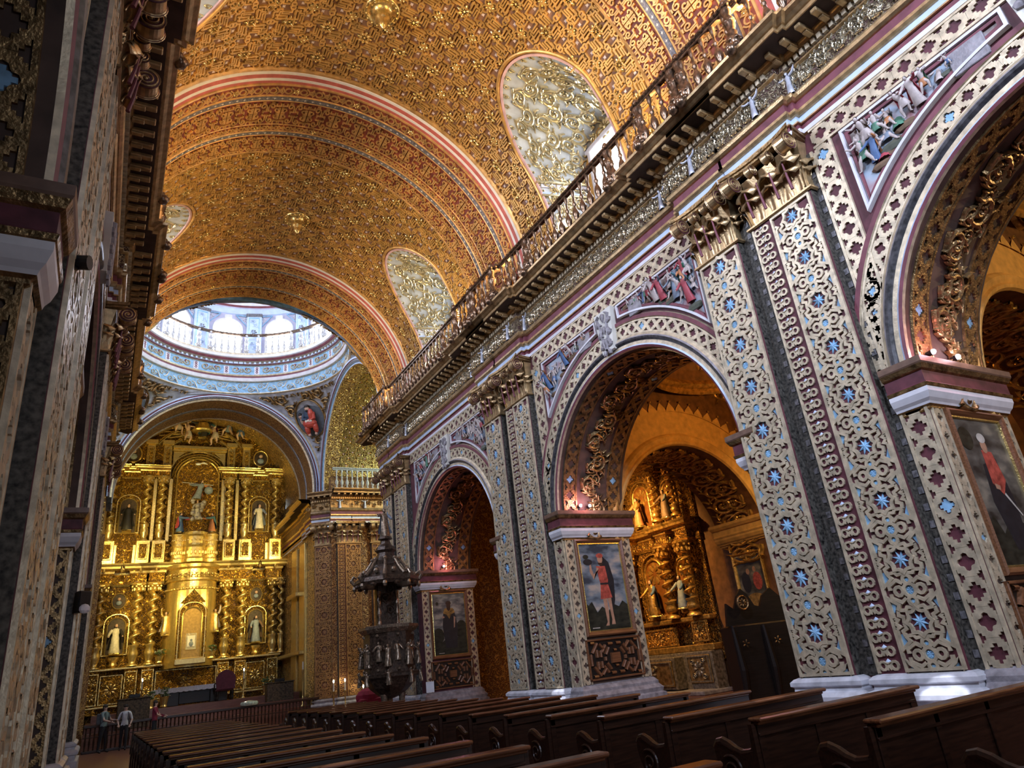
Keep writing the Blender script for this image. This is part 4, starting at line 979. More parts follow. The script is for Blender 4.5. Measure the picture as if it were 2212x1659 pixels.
# drum balustrade
db = empty('drum_balustrade', (X0, CY, OZ)); db.scale = (SXY, SXY, SZ); tag(db, 'circular gilt balustrade with twin posts under the dome windows', 'balustrade')
m = MB(); m.lathe([(4.00, 18.45), (3.94, 18.47), (3.94, 18.54), (4.10, 18.54), (4.10, 18.45), (4.0, 18.45)], 80, cap=False); m.build('handrail', G_BAL, db)
G_BAL2 = mat('silvered_gilding', (0.62, 0.60, 0.58), 0.5, 0.35, 0.2, 20)
m2 = {}
for i in range(90):
    a = 2*PI*i/90; 
    if abs(((a+PI/12) % (2*PI/12))-PI/12) > PI/12-0.09 or math.cos(a) < -0.35: continue
    if not m2: o = BAL.build('baluster', G_BAL2, db, smooth=True); m2['b'] = o.data
    else: o = bpy.data.objects.new('baluster', m2['b']); S.collection.objects.link(o); o.parent = db
    o.location = (4.02*math.sin(a), 4.02*math.cos(a), 17.45)
for i in range(12):
    for e in (-0.05, 0.05):
        a = 2*PI*(i+0.5)/12+e*1.3
        if math.cos(a) < -0.35: continue
        o = put('post', post_mb, [G_BAL2], db, key='dpost', smooth=True); o.location = (4.0*math.sin(a), 4.0*math.cos(a), 17.35); o.rotation_euler = (0, 0, PI/2-a+PI)
# four evangelist ovals: seated figure in red on each pendentive
def evangelist():
    m = MB(); m.grid(np.stack([np.c_[0.74*np.cos(t), np.full(30, 0.0), 0.98*np.sin(t)] for t in [np.linspace(0, 2*PI, 30)]]+[np.zeros((30, 3))], 0), 0)
    m.ball((0.0, -0.10, 0.50), 0.13, 10, 3, (1, 0.8, 1.15)); m.ball((0.0, -0.08, 0.58), 0.14, 10, 4, (1.0, 0.8, 0.8)); m.ball((0, -0.16, 0.40), 0.08, 8, 4)
    m.ball((-0.02, -0.08, 0.14), 0.27, 12, 2, (0.9, 0.5, 1.2)); m.ball((0.16, -0.16, 0.16), 0.22, 10, 1, (0.75, 0.5, 1.5)); m.ball((0.0, -0.20, -0.22), 0.34, 12, 1, (1.1, 0.5, 0.7)); m.ball((0.24, -0.2, -0.45), 0.2, 10, 1, (0.7, 0.6, 1.5)); m.ball((-0.2, -0.2, -0.5), 0.2, 10, 1, (0.7, 0.6, 1.4))
    m.tube([(-0.25, -0.1, 0.25), (-0.3, -0.22, 0.02), (-0.05, -0.28, 0.0)], [0.09, 0.08, 0.05], 8, 2); m.tube([(0.25, -0.1, 0.25), (0.32, -0.25, 0.0), (0.08, -0.3, -0.05)], [0.09, 0.08, 0.05], 8, 1)
    m.bbox(-0.16, 0.20, -0.34, -0.26, -0.14, -0.02, 0.02, 5); m.ball((0.20, -0.22, -0.76), 0.08, 8, 3); m.ball((-0.16, -0.22, -0.78), 0.08, 8, 3)
    m.ball((-0.42, -0.12, 0.18), 0.11, 8, 3); m.ball((-0.40, -0.1, -0.05), 0.15, 8, 3, (0.8, 0.6, 1.3)); m.ball((-0.42, -0.12, 0.26), 0.10, 8, 4); return m
for q, lab in ((0, 'oval painted relief of a seated bearded figure in red, right of the chancel arch'), (3, 'oval painted relief of a seated figure left of the chancel arch')):
    o = evangelist().build('oval_relief', [mat('oval_ground', (0.10, 0.12, 0.15)), mat('red_robe', (0.60, 0.09, 0.06), 0, 0.35), mat('navy_robe', (0.05, 0.08, 0.14)), SKIN, HAIR, CREAM])
    az = q*PI/2+PI/4; el = 3.3/(CR*math.sqrt(2)); r = CR*math.sqrt(2)-0.06
    o.location = (X0+SXY*r*math.cos(el)*math.sin(az), CY+SXY*r*math.cos(el)*math.cos(az), OZ+SZ*(CZ+r*math.sin(el))); o.scale = (1.1, 1.1, 1.1); o.rotation_euler = (-el, 0, -az); o.rotation_euler = (Matrix.Rotation(-az, 4, 'Z') @ Matrix.Rotation(el, 4, 'X')).to_euler(); tag(o, lab, 'relief', 'evangelist ovals on the pendentives')

# ------------------------------------------------------------------ chancel arch, apse and transept vaults
ap = empty('ceiling_apse', (X0, 0, 0)); ap['kind'] = 'structure'
def arch_sweep(pr, n=61, z=CZ, ax='y', foot=-0.6, yc=0):
    mb = MB(); a = np.linspace(0, PI, n)
    for (y0, r0, m0), (y1, r1, m) in zip(pr[:-1], pr[1:]):
        row = []
        for y, r in ((y0, r0), (y1, r1)):
            x = np.r_[r, r*np.cos(a), -r]; zz = np.r_[z+foot, z+r*np.sin(a), z+foot]; yy = np.full(len(x), y); row.append(np.stack([x, yy, zz] if ax == 'y' else [yy, x+yc, zz], -1))
        mb.grid(np.stack(row, 1), m)
    return mb
chp = [(35.30, 5.11, 0), (35.30, 4.93, 0), (35.26, 4.91, 3), (35.26, 4.83, 3), (35.30, 4.81, 2), (35.30, 4.77, 2), (35.27, 4.76, 3), (35.27, 4.71, 3), (35.33, 4.70, 2), (35.33, 4.65, 5), (35.40, 4.63, 5), (35.45, 4.55, 0), (35.50, 4.55, 7), (36.62, 4.55, 7), (36.65, 4.51, 5), (36.82, 4.51, 5), (36.85, 4.55, 7), (38.12, 4.55, 7), (38.12, 4.51, 0), (38.25, 4.51, 0), (38.25, 5.61, 0)]
arch_sweep(chp, z=11.05).build('chancel_arch', [G_PALE, BLUE, MAROON_L, BLUE_L, WHITE, GREY, STONE, G_BRN], ap)
mb = MB(); a = np.linspace(0, PI, 41); P = np.stack([np.stack([5.0*np.cos(a), np.full(41, y), 11.6+5.4*np.sin(a)], -1) for y in (38.2, 41, 43.9)], 1); mb.grid(P, 0)
mb.box(-4.9, 4.9, 43.6, 43.9, 0, 17.3, 0); mb.build('apse_vault', [G_APSE], ap)
w = empty('wall_apse', (X0, 0, 0)); w['kind'] = 'structure'
m = MB(); m.box(4.76, 5.1, 35.3, 43.8, 0, 11.7, 0); m.box(-5.1, -4.76, 35.3, 43.8, 0, 11.7, 0)
m.bbox(4.62, 4.78, 37.4, 38.6, 1.0, 8.6, 0.03, 1); m.bbox(4.62, 4.78, 39.2, 40.4, 1.0, 8.6, 0.03, 1); m.bbox(4.3, 4.8, 38.0, 40.2, 5.9, 6.15, 0.04, 1); m.bbox(4.4, 4.8, 37.6, 43, 3.0, 3.2, 0.04, 1)
m.build('apse_side', [G_APSE, G_BRIGHT], w)
for q in (1,):
    m = MB(); seg = [(35.4, 36.8, 0.22), (36.8, 38.2, 0.1), (38.2, 43.6, 0.0)]; entab_path(m, seg, dw=4.80); m.build('apse_entablature', [G_BRIGHT, G_DARK, MAROON_L, SHADOWW, BLUE_L, WHITE], w)
# transept arms
tr = empty('ceiling_transept', (X0, CY, 0)); tr['kind'] = 'structure'
for s in (1, -1):
    tp = [(4.90, 5.2, 0), (4.90, 4.93, 0), (4.86, 4.91, 3), (4.86, 4.82, 3), (4.90, 4.80, 2), (4.90, 4.74, 5), (4.93, 4.66, 5), (4.98, 4.64, 1), (4.98, 4.58, 3), (5.03, 4.56, 0), (5.8, 4.56, 6)]
    arch_sweep([(s*a_, b_, c_) for a_, b_, c_ in tp], z=11.05, ax='x').build('transept_arch', [G_PALE, BLUE, MAROON_L, BLUE_L, WHITE, GREY, G_APSE], tr)
    arch_sweep([(s*5.6, 4.7, 0), (s*14, 4.7, 0)], z=11.05, ax='x').build('transept_vault', [G_APSE], tr)
    m = MB()
    if s > 0: o = vault_tile(0.9).repeat([((i+0.5)*0.9, j*0.9) for i in range(8) for j in range(9)]); o.to(m, lambda P: np.c_[5.8+P[:, 1], (4.7-P[:, 2])*np.cos(P[:, 0]/4.7), 11.05+(4.7-P[:, 2])*np.sin(P[:, 0]/4.7)]); m.build('transept_strapwork', [G_BRIGHT, PINK, PINK, G_BRIGHT], tr)
# transept walls (far wall faces the camera)
wt = empty('wall_transept', (X0, 0, 0)); wt['kind'] = 'structure'
m = MB(); m.box(5.1, 14, 33.9, 34.3, 0, 11.3, 0); m.box(-14, -4.9, 33.9, 34.3, 0, 11.3, 0); m.box(5.0, 14, 24.9, 25.2, 0, 16, 0); m.box(-14, -5.0, 24.9, 25.2, 0, 16, 0); m.box(13.8, 14, 25, 34, 0, 16, 0); m.box(-14, -13.8, 25, 34, 0, 16, 0)
m.prism([(5.15, 33.9), (4.62, 34.75), (4.76, 35.4), (5.6, 35.4), (5.6, 34.1)], 0, 8.6, 'z', 0); m.prism([(-5.15, 33.9), (-4.62, 34.75), (-4.76, 35.4), (-5.6, 35.4), (-5.6, 34.1)], 0, 8.6, 'z', 0)
m.build('transept_wall', [G_BRN], wt)
tn = 9
for (ox, oy, rz, segs, mats) in (((X0+5.15, 33.9, R(90), [(-9.0, -3.4, 0.0), (-3.4, -1.0, 0.17), (-1.0, -0.85, 0.08), (-0.85, 0.15, 0.20)], None)), ((X0+4.55, 34.82, R(58), [(-1.15, 0.15, 0.16)], None))):
    m = MB(); entab_path(m, segs, dw=0.0); o = Orn(); 
    L = segs[-1][1]-segs[0][0]; sc = along(acanthus(0.34, 0.60, h=0.05), 0.60, L); sc.to(m, flat((-0.26, segs[0][0], 9.80), (0, 0, 1), (0, 1, 0), (-1, 0, 0)))
    for i in range(int(L/0.11)): y = segs[0][0]+(i+0.5)*0.11; m.box(-0.38, -0.30, y-0.034, y+0.034, 10.04, 10.135)
    for i in range(int(L/0.3)): y = segs[0][0]+(i+0.5)*0.3; m.bbox(-0.76, -0.4, y-0.055, y+0.055, 10.165, 10.245, 0.015)
    r_ = empty('trim_%d' % tn, (ox, oy, 0), rz); r_['kind'] = 'structure'; tn += 1; m.build('transept_entablature', [G_WALL, G_DARK, MAROON_L, SHADOWW, BLUE_L, WHITE], r_)
GROUNDB = mat('umber_ground', (0.16, 0.06, 0.03)); GB_ = [mat('brown_gilding', (0.50, 0.27, 0.10), 0.5, 0.4, 0.2, 9), mat('tan_paint', (0.38, 0.20, 0.08)), GROUNDB, G_WALL]
for (x, y, rz, w_, lab) in ((X0+5.95, 33.9, 90, 1.2, 'brown gold pilaster of the transept wall behind the pulpit, left one'), (X0+7.55, 33.9, 90, 0.96, 'brown gold pilaster of the transept wall hidden behind the pulpit'), (X0+4.90, 34.33, 58, 0.96, 'canted corner pilaster between transept and chancel')):
    key = (round(w_, 2), w_ > 1); t = pilaster(w_, lab, (x, y, 0), 1, chain=0.36 if w_ > 1 else 0.0, gm=GB_, base=STONE, ground=GROUNDB); t.rotation_euler = (0, 0, R(rz))
balustrade('balustrade', 'pale balustrade across the transept above the pilasters', (X0+5.15, 33.9, 0), [(-6.0, 0.1, 0.15)], rz=R(90), d=0.62, mt=mat('pale_stone_gilt', (0.55, 0.55, 0.50), 0.1, 0.45, 0.1), ymin=-8, posts=False, dw=0.0, sp=0.26)
# closing walls and roofs (keep the daylight to the openings)
sh = empty('wall_shell', (0, 0, 0)); sh['kind'] = 'structure'
m = MB(); m.box(-14, 20, -8.6, -8.4, 3.8, 18, 0); m.box(-14, 2.0, -8.6, -8.4, 0, 3.8, 0); m.box(6.6, 20, -8.6, -8.4, 0, 3.8, 0)      # entrance wall with its open doorway
m.box(-7.5, -7.3, -8.5, 25, 0, 11.3, 0); m.box(18.2, 18.4, -8.5, 25.2, 0, 12, 0); m.box(X0+DB, 18.4, -8.5, 25.2, 11.0, 11.2, 0); m.box(-7.5, X0-DB, -8.5, 25, 9, 9.2, 0)
m.box(X0-7, X0+7, 24.9, 25.2, 16.5, 26, 0)
m.build('outer_wall', SHADOWW, sh)
area('transept_daylight', (17.2, 28.6, 12.6), (10, 33.8, 10.5), 2.0, 2.0, 520, (0.85, 1.0, 0.85), 150)
area('transept_daylight', (X0-9, 29.6, 12.6), (X0, 31, 10.5), 2.0, 2.0, 300, DAY, 150)
spot('transept_lamp', (X0+7.5, 27, 10.8), (X0+6.0, 34, 6), 500, WARM, 80, 0.8, 0.2)
# ------------------------------------------------------------------ carved and painted figures
def robed(h=1.6, lean=0.0, arm_l=(0.22, -0.25, 0.55), arm_r=(-0.22, -0.25, 0.55), folds=9, wide=1.0, seed=0, kneel=False):
    """draped standing figure, front towards -y; slots 0 robe, 1 cloak, 2 flesh, 3 hair"""
    rnd = random.Random(seed); m = MB(); n = 20; a = np.linspace(0, 2*PI, n, endpoint=False)
    secs = [(0, 0.175, 0.15), (0.03, 0.18, 0.155), (0.2, 0.15, 0.13), (0.38, 0.13, 0.11), (0.52, 0.125, 0.10), (0.60, 0.105, 0.085), (0.70, 0.125, 0.09), (0.78, 0.135, 0.085), (0.82, 0.10, 0.065), (0.85, 0.042, 0.042), (0.88, 0.038, 0.038)]
    P = []
    for z, rx, ry in secs:
        zz = z if not kneel else (z*0.72 if z < 0.5 else z-0.14); f = 1+0.09*np.cos(folds*a+seed+z*3)*(1-z if z < 0.8 else 0); P.append(np.stack([h*(rx*wide*f*np.cos(a)+lean*z), h*(ry*wide*f*np.sin(a)-(0.06*math.sin(z*6) if not kneel else 0)*0.3), np.full(n, h*zz)], -1))
    m.grid(np.array(P).transpose(1, 0, 2), 0, closed_u=True)
    dz = -0.14 if kneel else 0; hx = lean*0.93*h; hz = (0.925+dz)*h
    m.ball((hx, -0.01*h, hz), 0.062*h, 10, 2, (0.85, 0.95, 1.2)); m.ball((hx, 0.012*h, hz+0.014*h), 0.066*h, 10, 3, (0.92, 0.95, 1.1)); m.ball((hx, -0.062*h, hz-0.005*h), 0.012*h, 6, 2)
    for sx in (-1, 1): m.ball((hx+sx*0.022*h, -0.056*h, hz+0.012*h), 0.008*h, 5, 3)
    if seed % 2: m.ball((hx, -0.038*h, hz-0.05*h), 0.035*h, 8, 3, (0.9, 0.7, 1.1))
    for sx, t in ((1, arm_l), (-1, arm_r)):
        s = np.array([sx*0.125*wide*h+lean*0.78*h, 0, (0.785+dz)*h]); e = np.array([t[0], t[1], t[2]+dz])*h; mid = (s+e)/2+np.array([sx*0.06*h, 0.02*h, -0.05*h]); k = np.linspace(0, 1, 7)[:, None]
        C = (1-k)**2*s+2*k*(1-k)*mid+k*k*e; m.tube(C, np.array([0.05, 0.052, 0.05, 0.046, 0.042, 0.04, 0.036])*h, 8, 1 if sx > 0 else 0)
        d = (C[-1]-C[-2]); d /= np.linalg.norm(d); m.ball(C[-1]+d*0.018*h, 0.024*h, 7, 2, (1, 0.8, 1.1))
        for q in range(5): off = np.array([0.008*(q-2)*h, 0, 0.004*h*(q % 2)]); m.tube([C[-1]+d*0.03*h+off, C[-1]+d*(0.055 if q else 0.042)*h+off*1.6], [0.006*h, 0.004*h], 5, 2)
    # cloak over one shoulder and down the back
    t = np.linspace(0, 1, 9); C = []
    for i, ti in enumerate(t):
        z = (0.81-0.66*ti)*h+dz*h*(1-ti); row = []
        for v in np.linspace(-1, 1, 9): an = PI/2+v*(1.5+0.35*math.sin(ti*4+seed)); rr = (0.10+0.09*ti)*h*(1+0.10*math.cos(v*9+ti*3)); row.append((wide*rr*1.25*math.cos(an)+lean*(0.8-0.6*ti)*h, rr*math.sin(an), z))
        C.append(row)
    m.grid(np.array(C), 1); m.grid(np.array(C)*np.array([1.0, 1.02, 1.0])+np.array([0, 0.006*h, 0]), 1)
    return m
def statue(label, loc, rz, h, robe, cloak, skin=SKIN, hair=HAIR, cat='statue', group=None, name='saint_statue', bare=False, **kw):
    m = limbed(h, kw.get('seed', 1)) if bare else robed(h, **kw); m.bbox(-0.16*h, 0.16*h, -0.14*h, 0.14*h, -0.06*h, 0.0, 0.01, 4) if not bare else None
    o = m.build(name, [robe, cloak, skin, hair, G_BRIGHT], smooth=False, loc=(loc[0], loc[1], loc[2]+0.06*h)); o.rotation_euler = (0, 0, rz); tag(o, label, cat, group)
    for p in o.data.polygons: p.use_smooth = True
    return o
BLUEROBE = mat('blue_robe', (0.10, 0.18, 0.36), 0, 0.5); TEAL = mat('teal_robe', (0.10, 0.24, 0.30), 0, 0.5); CRIM = mat('crimson_robe', (0.45, 0.07, 0.09), 0, 0.5); BLACKR = mat('black_habit', (0.02, 0.018, 0.02), 0, 0.6)
BROWNR = mat('brown_habit', (0.20, 0.12, 0.07), 0, 0.6); WHITER = mat('ivory_habit', (0.72, 0.66, 0.52), 0, 0.5); GREYR = mat('grey_blue_habit', (0.25, 0.30, 0.38), 0, 0.6); GREENR = mat('green_robe', (0.10, 0.26, 0.17), 0, 0.5); ORANGER = mat('orange_robe', (0.62, 0.25, 0.10), 0, 0.5); SILVR = mat('silver_figure', (0.62, 0.64, 0.72), 0.3, 0.35)
# ------------------------------------------------------------------ spandrel relief panels over the right arcade
def scene_mat():
    m, N, L = _mat('painted_relief_ground'); b = N['Principled BSDF']; b.inputs['Roughness'].default_value = 0.55
    tc = N.new('ShaderNodeTexCoord'); n = N.new('ShaderNodeTexNoise'); n.inputs['Scale'].default_value = 2.2; n.inputs['Detail'].default_value = 2; L.new(tc.outputs['Object'], n.inputs['Vector'])
    r = N.new('ShaderNodeValToRGB'); e = r.color_ramp.elements; e[0].position = 0.32; e[0].color = (0.13, 0.10, 0.09, 1); e[1].position = 0.72; e[1].color = (0.42, 0.14, 0.14, 1)
    for p, c in ((0.42, (0.30, 0.24, 0.22, 1)), (0.50, (0.34, 0.44, 0.55, 1)), (0.60, (0.45, 0.48, 0.55, 1))): x = e.new(p); x.color = c
    L.new(n.outputs['Fac'], r.inputs['Fac']); L.new(r.outputs['Color'], b.inputs['Base Color']); return m
SCENE = scene_mat(); PALEFL = mat('pale_flesh', (0.62, 0.52, 0.48), 0, 0.5)
robes = [(GREYR, TEAL), (CRIM, GREYR), (GREENR, CRIM), (BLUEROBE, ORANGER), (PALEFL, CRIM), (ORANGER, GREENR), (PALEFL, BROWNR)]
def limbed(h, seed):
    """active half-draped figure with bare limbs for the reliefs; slots 0 drapery, 1 cloak, 2 flesh, 3 hair"""
    r = random.Random(seed*13+1); m = MB(); b = r.uniform(-0.12, 0.12); u = r.uniform
    hip = np.array([0, 0, 0.50]); ch = np.array([b, -0.04, 0.76]); nk = ch+[b*0.4, -0.02, 0.10]; hd = nk+[b*0.3, -0.02, 0.07]
    m.tube(np.array([hip-[0, 0, 0.04], hip+[b*0.4, 0, 0.10], ch, nk])*h, np.array([0.095, 0.08, 0.10, 0.035])*h, 9, 2)
    m.ball(hd*h, 0.062*h, 9, 2, (0.9, 0.95, 1.15)); m.ball((hd+[0, 0.02, 0.02])*h, 0.064*h, 9, 3, (1, 0.9, 1))
    for sx in (-1, 1):
        k = hip+[sx*u(0.06, 0.2), u(-0.16, -0.05), -u(0.12, 0.26)]; f = k+[sx*u(-0.08, 0.14), u(0.0, 0.1), -u(0.16, 0.26)]; m.tube(np.array([hip+[sx*0.05, 0, 0], (hip+k)/2+[0, 0, 0.01], k, (k+f)/2+[0, 0.01, 0], f, f+[sx*0.05, -0.04, -0.02]])*h, np.array([0.075, 0.066, 0.05, 0.046, 0.026, 0.02])*h, 8, 2)
        e = ch+[sx*u(0.12, 0.24), u(-0.12, -0.02), u(-0.16, 0.16)]; w = e+[sx*u(-0.08, 0.16), u(-0.14, 0), u(-0.04, 0.18)]; m.tube(np.array([ch+[sx*0.09, 0, 0.06], e, w, w+(w-e)*0.2])*h, np.array([0.045, 0.036, 0.024, 0.028])*h, 7, 2)
    n = 12; a = np.linspace(0, 2*PI, n, endpoint=False); P = [np.stack([rx*np.cos(a)*(1+0.12*np.cos(5*a)), ry*np.sin(a)*(1+0.12*np.cos(5*a))-0.01, np.full(n, z)], -1)*h for rx, ry, z in ((0.10, 0.085, 0.58), (0.13, 0.11, 0.48), (0.17, 0.13, 0.34), (0.16, 0.12, 0.30))]
    m.grid(np.array(P).transpose(1, 0, 2), 0, closed_u=True)
    if seed % 2: m.grid(np.array([[(b*t+0.13*math.cos(v)*(1+0.3*t2), 0.10*math.sin(v)+0.02, 0.86-0.5*t2) for v in np.linspace(0.2, PI-0.2, 7)] for t, t2 in ((1, 0), (0.8, 0.25), (0.5, 0.6), (0.4, 1))])*h, 1)
    return m
fig_cache = {}
def rel_fig(kind):
    if kind not in fig_cache:
        f = limbed(0.62, kind) if kind % 6 else robed(0.62, lean=0.2-0.1*(kind % 5), arm_l=(0.3, -0.2, 0.9), arm_r=(-0.3, -0.2, 0.6), seed=kind)
        fig_cache[kind] = (f, {})
    return fig_cache[kind]
def relief(label, k, far, dens=15):
    y0, y1 = (ARC_Y+0.38, JF-0.18) if far else (JN+0.02, ARC_Y-0.45); zt = 8.40; r = 3.66
    t = empty('relief_panel', (X0+DW, BAY*k, 0)); tag(t, label, 'relief', 'painted spandrel reliefs over the right arcade')
    ys = np.linspace(y0, y1, 20); zb = ARC_Z+np.sqrt(np.maximum(0.1, r*r-(ys-ARC_Y)**2)); 
    m = MB(); m.grid(np.stack([np.c_[np.full(20, 0.03), ys, zb], np.c_[np.full(20, 0.03), ys, np.full(20, zt)]], 1), 0); V = m.V[0]; m.V[0] = V*np.array([0, 1, 1])+np.array([-0.012, 0, 0]); m.build('ground', SCENE, t)
    o = Orn(); B = np.vstack([np.c_[ys, zb], [[y1, zt]], [[y0, zt]]]); o.strap(B, 0.05, 0.08, True, m=0); c = B.mean(0)
    B2 = np.vstack([np.c_[np.clip(ys, y0+0.06, y1-0.06), zb+0.075], [[y1-0.06, zt-0.06]], [[y0+0.06, zt-0.06]]]); o.strap(B2, 0.06, 0.045, True, m=1)
    m = MB(); o.to(m, flat((0, 0, 0), (0, 1, 0), (0, 0, 1), (-1, 0, 0))); m.build('frame', [WHITE, MAROON_L], t)
    rr = random.Random(k*7+far); placed = []
    # landscape: rocks, drapery, building
    m = MB()
    for i in range(9): y = rr.uniform(y0+0.2, y1-0.2); z = ARC_Z+math.sqrt(max(0.1, r*r-(y-ARC_Y)**2))+0.16; m.ball((-0.03, y, z), rr.uniform(0.07, 0.15), 8, rr.choice((0, 1)), (0.35, 1.5, 0.6))
    m.build('rocky_ground', [BROWNR, mat('mossy_rock', (0.10, 0.11, 0.08))], t)
    m = MB(); m.bbox(-0.07, 0, y0+0.25 if far else y1-0.75, y0+0.7 if far else y1-0.35, zt-0.45, zt-0.08, 0.01); m.build('carved_building', [STONE], t)
    n = 0
    for tries in range(900):
        if n >= dens: break
        y = rr.uniform(y0+0.18, y1-0.18); zlo = ARC_Z+math.sqrt(max(0.1, r*r-(y-ARC_Y)**2))+0.14; 
        if zlo > zt-0.35: 
            sc = max(0.33, min(0.75, (zt-zlo-0.04)/0.62))
            z = zlo
        else: sc = rr.uniform(0.62, 0.9); z = rr.uniform(zlo, max(zlo, zt-0.62*sc-0.02))
        if z+0.60*sc > zt+0.02: sc = (zt-z)/0.62
        if sc < 0.33 or any(abs(y-py) < 0.10 and abs(z-pz) < 0.21 for py, pz in placed): continue
        placed.append((y, z)); kind = rr.randrange(13); f, cache = rel_fig(kind); rb = rr.randrange(len(robes))
        if rb not in cache: o = f.build('carved_figure', [robes[rb][0], robes[rb][1], PALEFL, HAIR], t, smooth=True); cache[rb] = o.data
        else: o = bpy.data.objects.new('carved_figure', cache[rb]); S.collection.objects.link(o); o.parent = t
        o.location = (-0.05, y, z); o.rotation_euler = (rr.uniform(-0.5, 0.5), 0, -PI/2); o.scale = (sc, sc*0.75, sc); n += 1
    return t
relief('long relief of tumbling figures with blue curtain, over the nearest arch', -1, 1, 46)
relief('relief of struggling figures in the spandrel right of the middle arch keystone', 0, 0, 34)
relief('relief of a procession on a pale sky, left of the middle arch keystone', 0, 1, 30)
relief('small crowded relief right of the farthest arch keystone, with red robe', 1, 0, 30)
relief('small relief with a pale nude figure left of the farthest arch keystone', 1, 1, 26)
# keystones with an acanthus leaf
def keystone_mb():
    m = MB(); m.prism([(-0.20, 7.50), (0.20, 7.50), (0.30, 8.48), (-0.30, 8.48)], -0.14, 0.0, 'x', 0)
    m.V[-1] = m.V[-1]; o = Orn()
    for v, s_ in ((0.05, 1), (0.32, 1.15), (0.60, 1.3)): o.petals(0, v, 0.22*s_, 5, 1, 0.06, 0.42, 18)
    for sx in (-1, 1): o.strap([(sx*0.02, 0), (sx*0.10, 0.3), (sx*0.12, 0.6), (sx*0.20, 0.8), (sx*0.12, 0.86)], 0.05, 0.06, m=1, rnd=True)
    o.to(m, flat((-0.14, 0, 7.54), (0, 1, 0), (0, 0, 1), (-1, 0, 0))); return m
for s in (1, -1):
    for k in NB:
        o = put('keystone', keystone_mb, [CREAM, STONE], None, key='keystone'); o.location = (X0+s*DW, ARC_Y-0.03+BAY*k, 0); o.scale = (s, 1, 1)
        tag(o, {1: 'cream keystone with an acanthus leaf, ', -1: 'shaded keystone on the left wall, '}[s]+('nearest arch', 'middle arch', 'farthest arch')[k+1], 'keystone', 'keystones of the arcade arches')
# small silvery cherub figures against the frieze
cher = robed(0.46, arm_l=(0.36, -0.05, 0.95), arm_r=(-0.36, -0.05, 0.85), folds=3, wide=0.75, seed=2)
cm = None; ci = 0
for k in (0, 1, 2):
    y0 = JF-BAY+BAY*k+0.40
    for dy in (-0.12, 0.5, 2.05, 3.1) if k < 2 else (-0.12, 1.3, 2.9):
        pr = 0.17 if 0.2 < dy < 2.7 else 0.0
        if cm is None: o = cher.build('cherub_figure', [SILVR, SILVR, SILVR, GREY], smooth=True); cm = o.data
        else: o = bpy.data.objects.new('cherub_figure', cm); S.collection.objects.link(o)
        o.location = (X0+DW-pr-0.14, y0+dy, 9.56); o.rotation_euler = (0, 0, -PI/2); ci += 1; tag(o, 'small silvery cherub on the right frieze, %s one from the camera' % ('first second third fourth fifth sixth seventh eighth ninth tenth eleventh'.split()[ci-1]), 'cherub', 'cherubs along the right frieze')
for x, w_ in ((X0+5.45, 'leftmost'), (X0+6.75, 'middle'), (X0+8.1, 'rightmost')): o = bpy.data.objects.new('cherub_figure', cm); S.collection.objects.link(o); o.location = (x, 33.55, 9.56); tag(o, 'small pale cherub on the transept frieze, %s of the three' % w_, 'cherub', 'cherubs on the transept frieze')
# ------------------------------------------------------------------ gilded altarpieces
def twisted(h, r=0.17, turns=4.5, low=0.28):
    """salomonic shaft over a fluted vase-shaped foot"""
    m = MB(); n = 12; a = np.linspace(0, 2*PI, n, endpoint=False); hl = h*low
    z = np.linspace(0, h-hl, 64); tw = z/(h-hl)*turns*2*PI; e = r*0.46
    P = np.stack([np.stack([e*math.cos(t)+r*0.72*np.cos(a), e*math.sin(t)+r*0.72*np.sin(a), np.full(n, zz+hl)], -1) for zz, t in zip(z, tw)], 1); m.grid(P, 0, closed_u=True)
    m.lathe([(r*1.25, 0), (r*1.25, 0.06), (r*0.9, 0.10), (r*0.7, 0.16), (r*0.72, hl*0.25), (r*1.05, hl*0.45), (r*1.12, hl*0.6), (r*0.8, hl*0.85), (r*1.1, hl*0.92), (r*1.1, hl)], 14, m=0, cap=False); return m
def cap_small(r=0.17):
    m = MB(); m.lathe([(r*0.9, 0), (r*1.05, 0.03), (r*0.85, 0.06), (r*1.0, 0.25), (r*1.5, 0.34), (r*1.5, 0.40)], 10)
    for i in range(8): t = 2*PI*i/8; m.ball((r*1.15*math.cos(t), r*1.15*math.sin(t), 0.13), r*0.32, 6, 0, (1, 1, 1.6)); m.ball((r*1.35*math.cos(t+0.4), r*1.35*math.sin(t+0.4), 0.27), r*0.3, 6, 0)
    return m
def ent_mb(segs, prof, y=0.0):
    m = MB(); entab_path(m, segs, dw=0.0, prof=prof); V = np.concatenate(m.V); m.V = [np.c_[V[:, 1], V[:, 0]+y, V[:, 2]]]; return m
def segs_from(cols, x0, x1, hw, push, flatp=0.0):
    out = []; c = x0
    for x in sorted(cols): out.append((c, x-hw, flatp)); out.append((x-hw, x+hw, push)); c = x+hw
    out.append((c, x1, flatp)); return [q for q in out if q[1]-q[0] > 0.02]
EP = [(0.05, 0, 0), (0.09, 0.06, 0), (0.12, 0.10, 0), (0.08, 0.14, 1), (0.08, 0.52, 1), (0.14, 0.56, 0), (0.16, 0.66, 0), (0.26, 0.70, 1), (0.30, 0.74, 0), (0.40, 0.76, 0), (0.42, 0.86, 0), (0.48, 0.94, 0), (0.50, 1.0, 0), (-0.1, 1.0, 0)]
def scale_prof(z, h, k=1.0): return [(q*k, z+t*h, m) for q, t, m in EP]
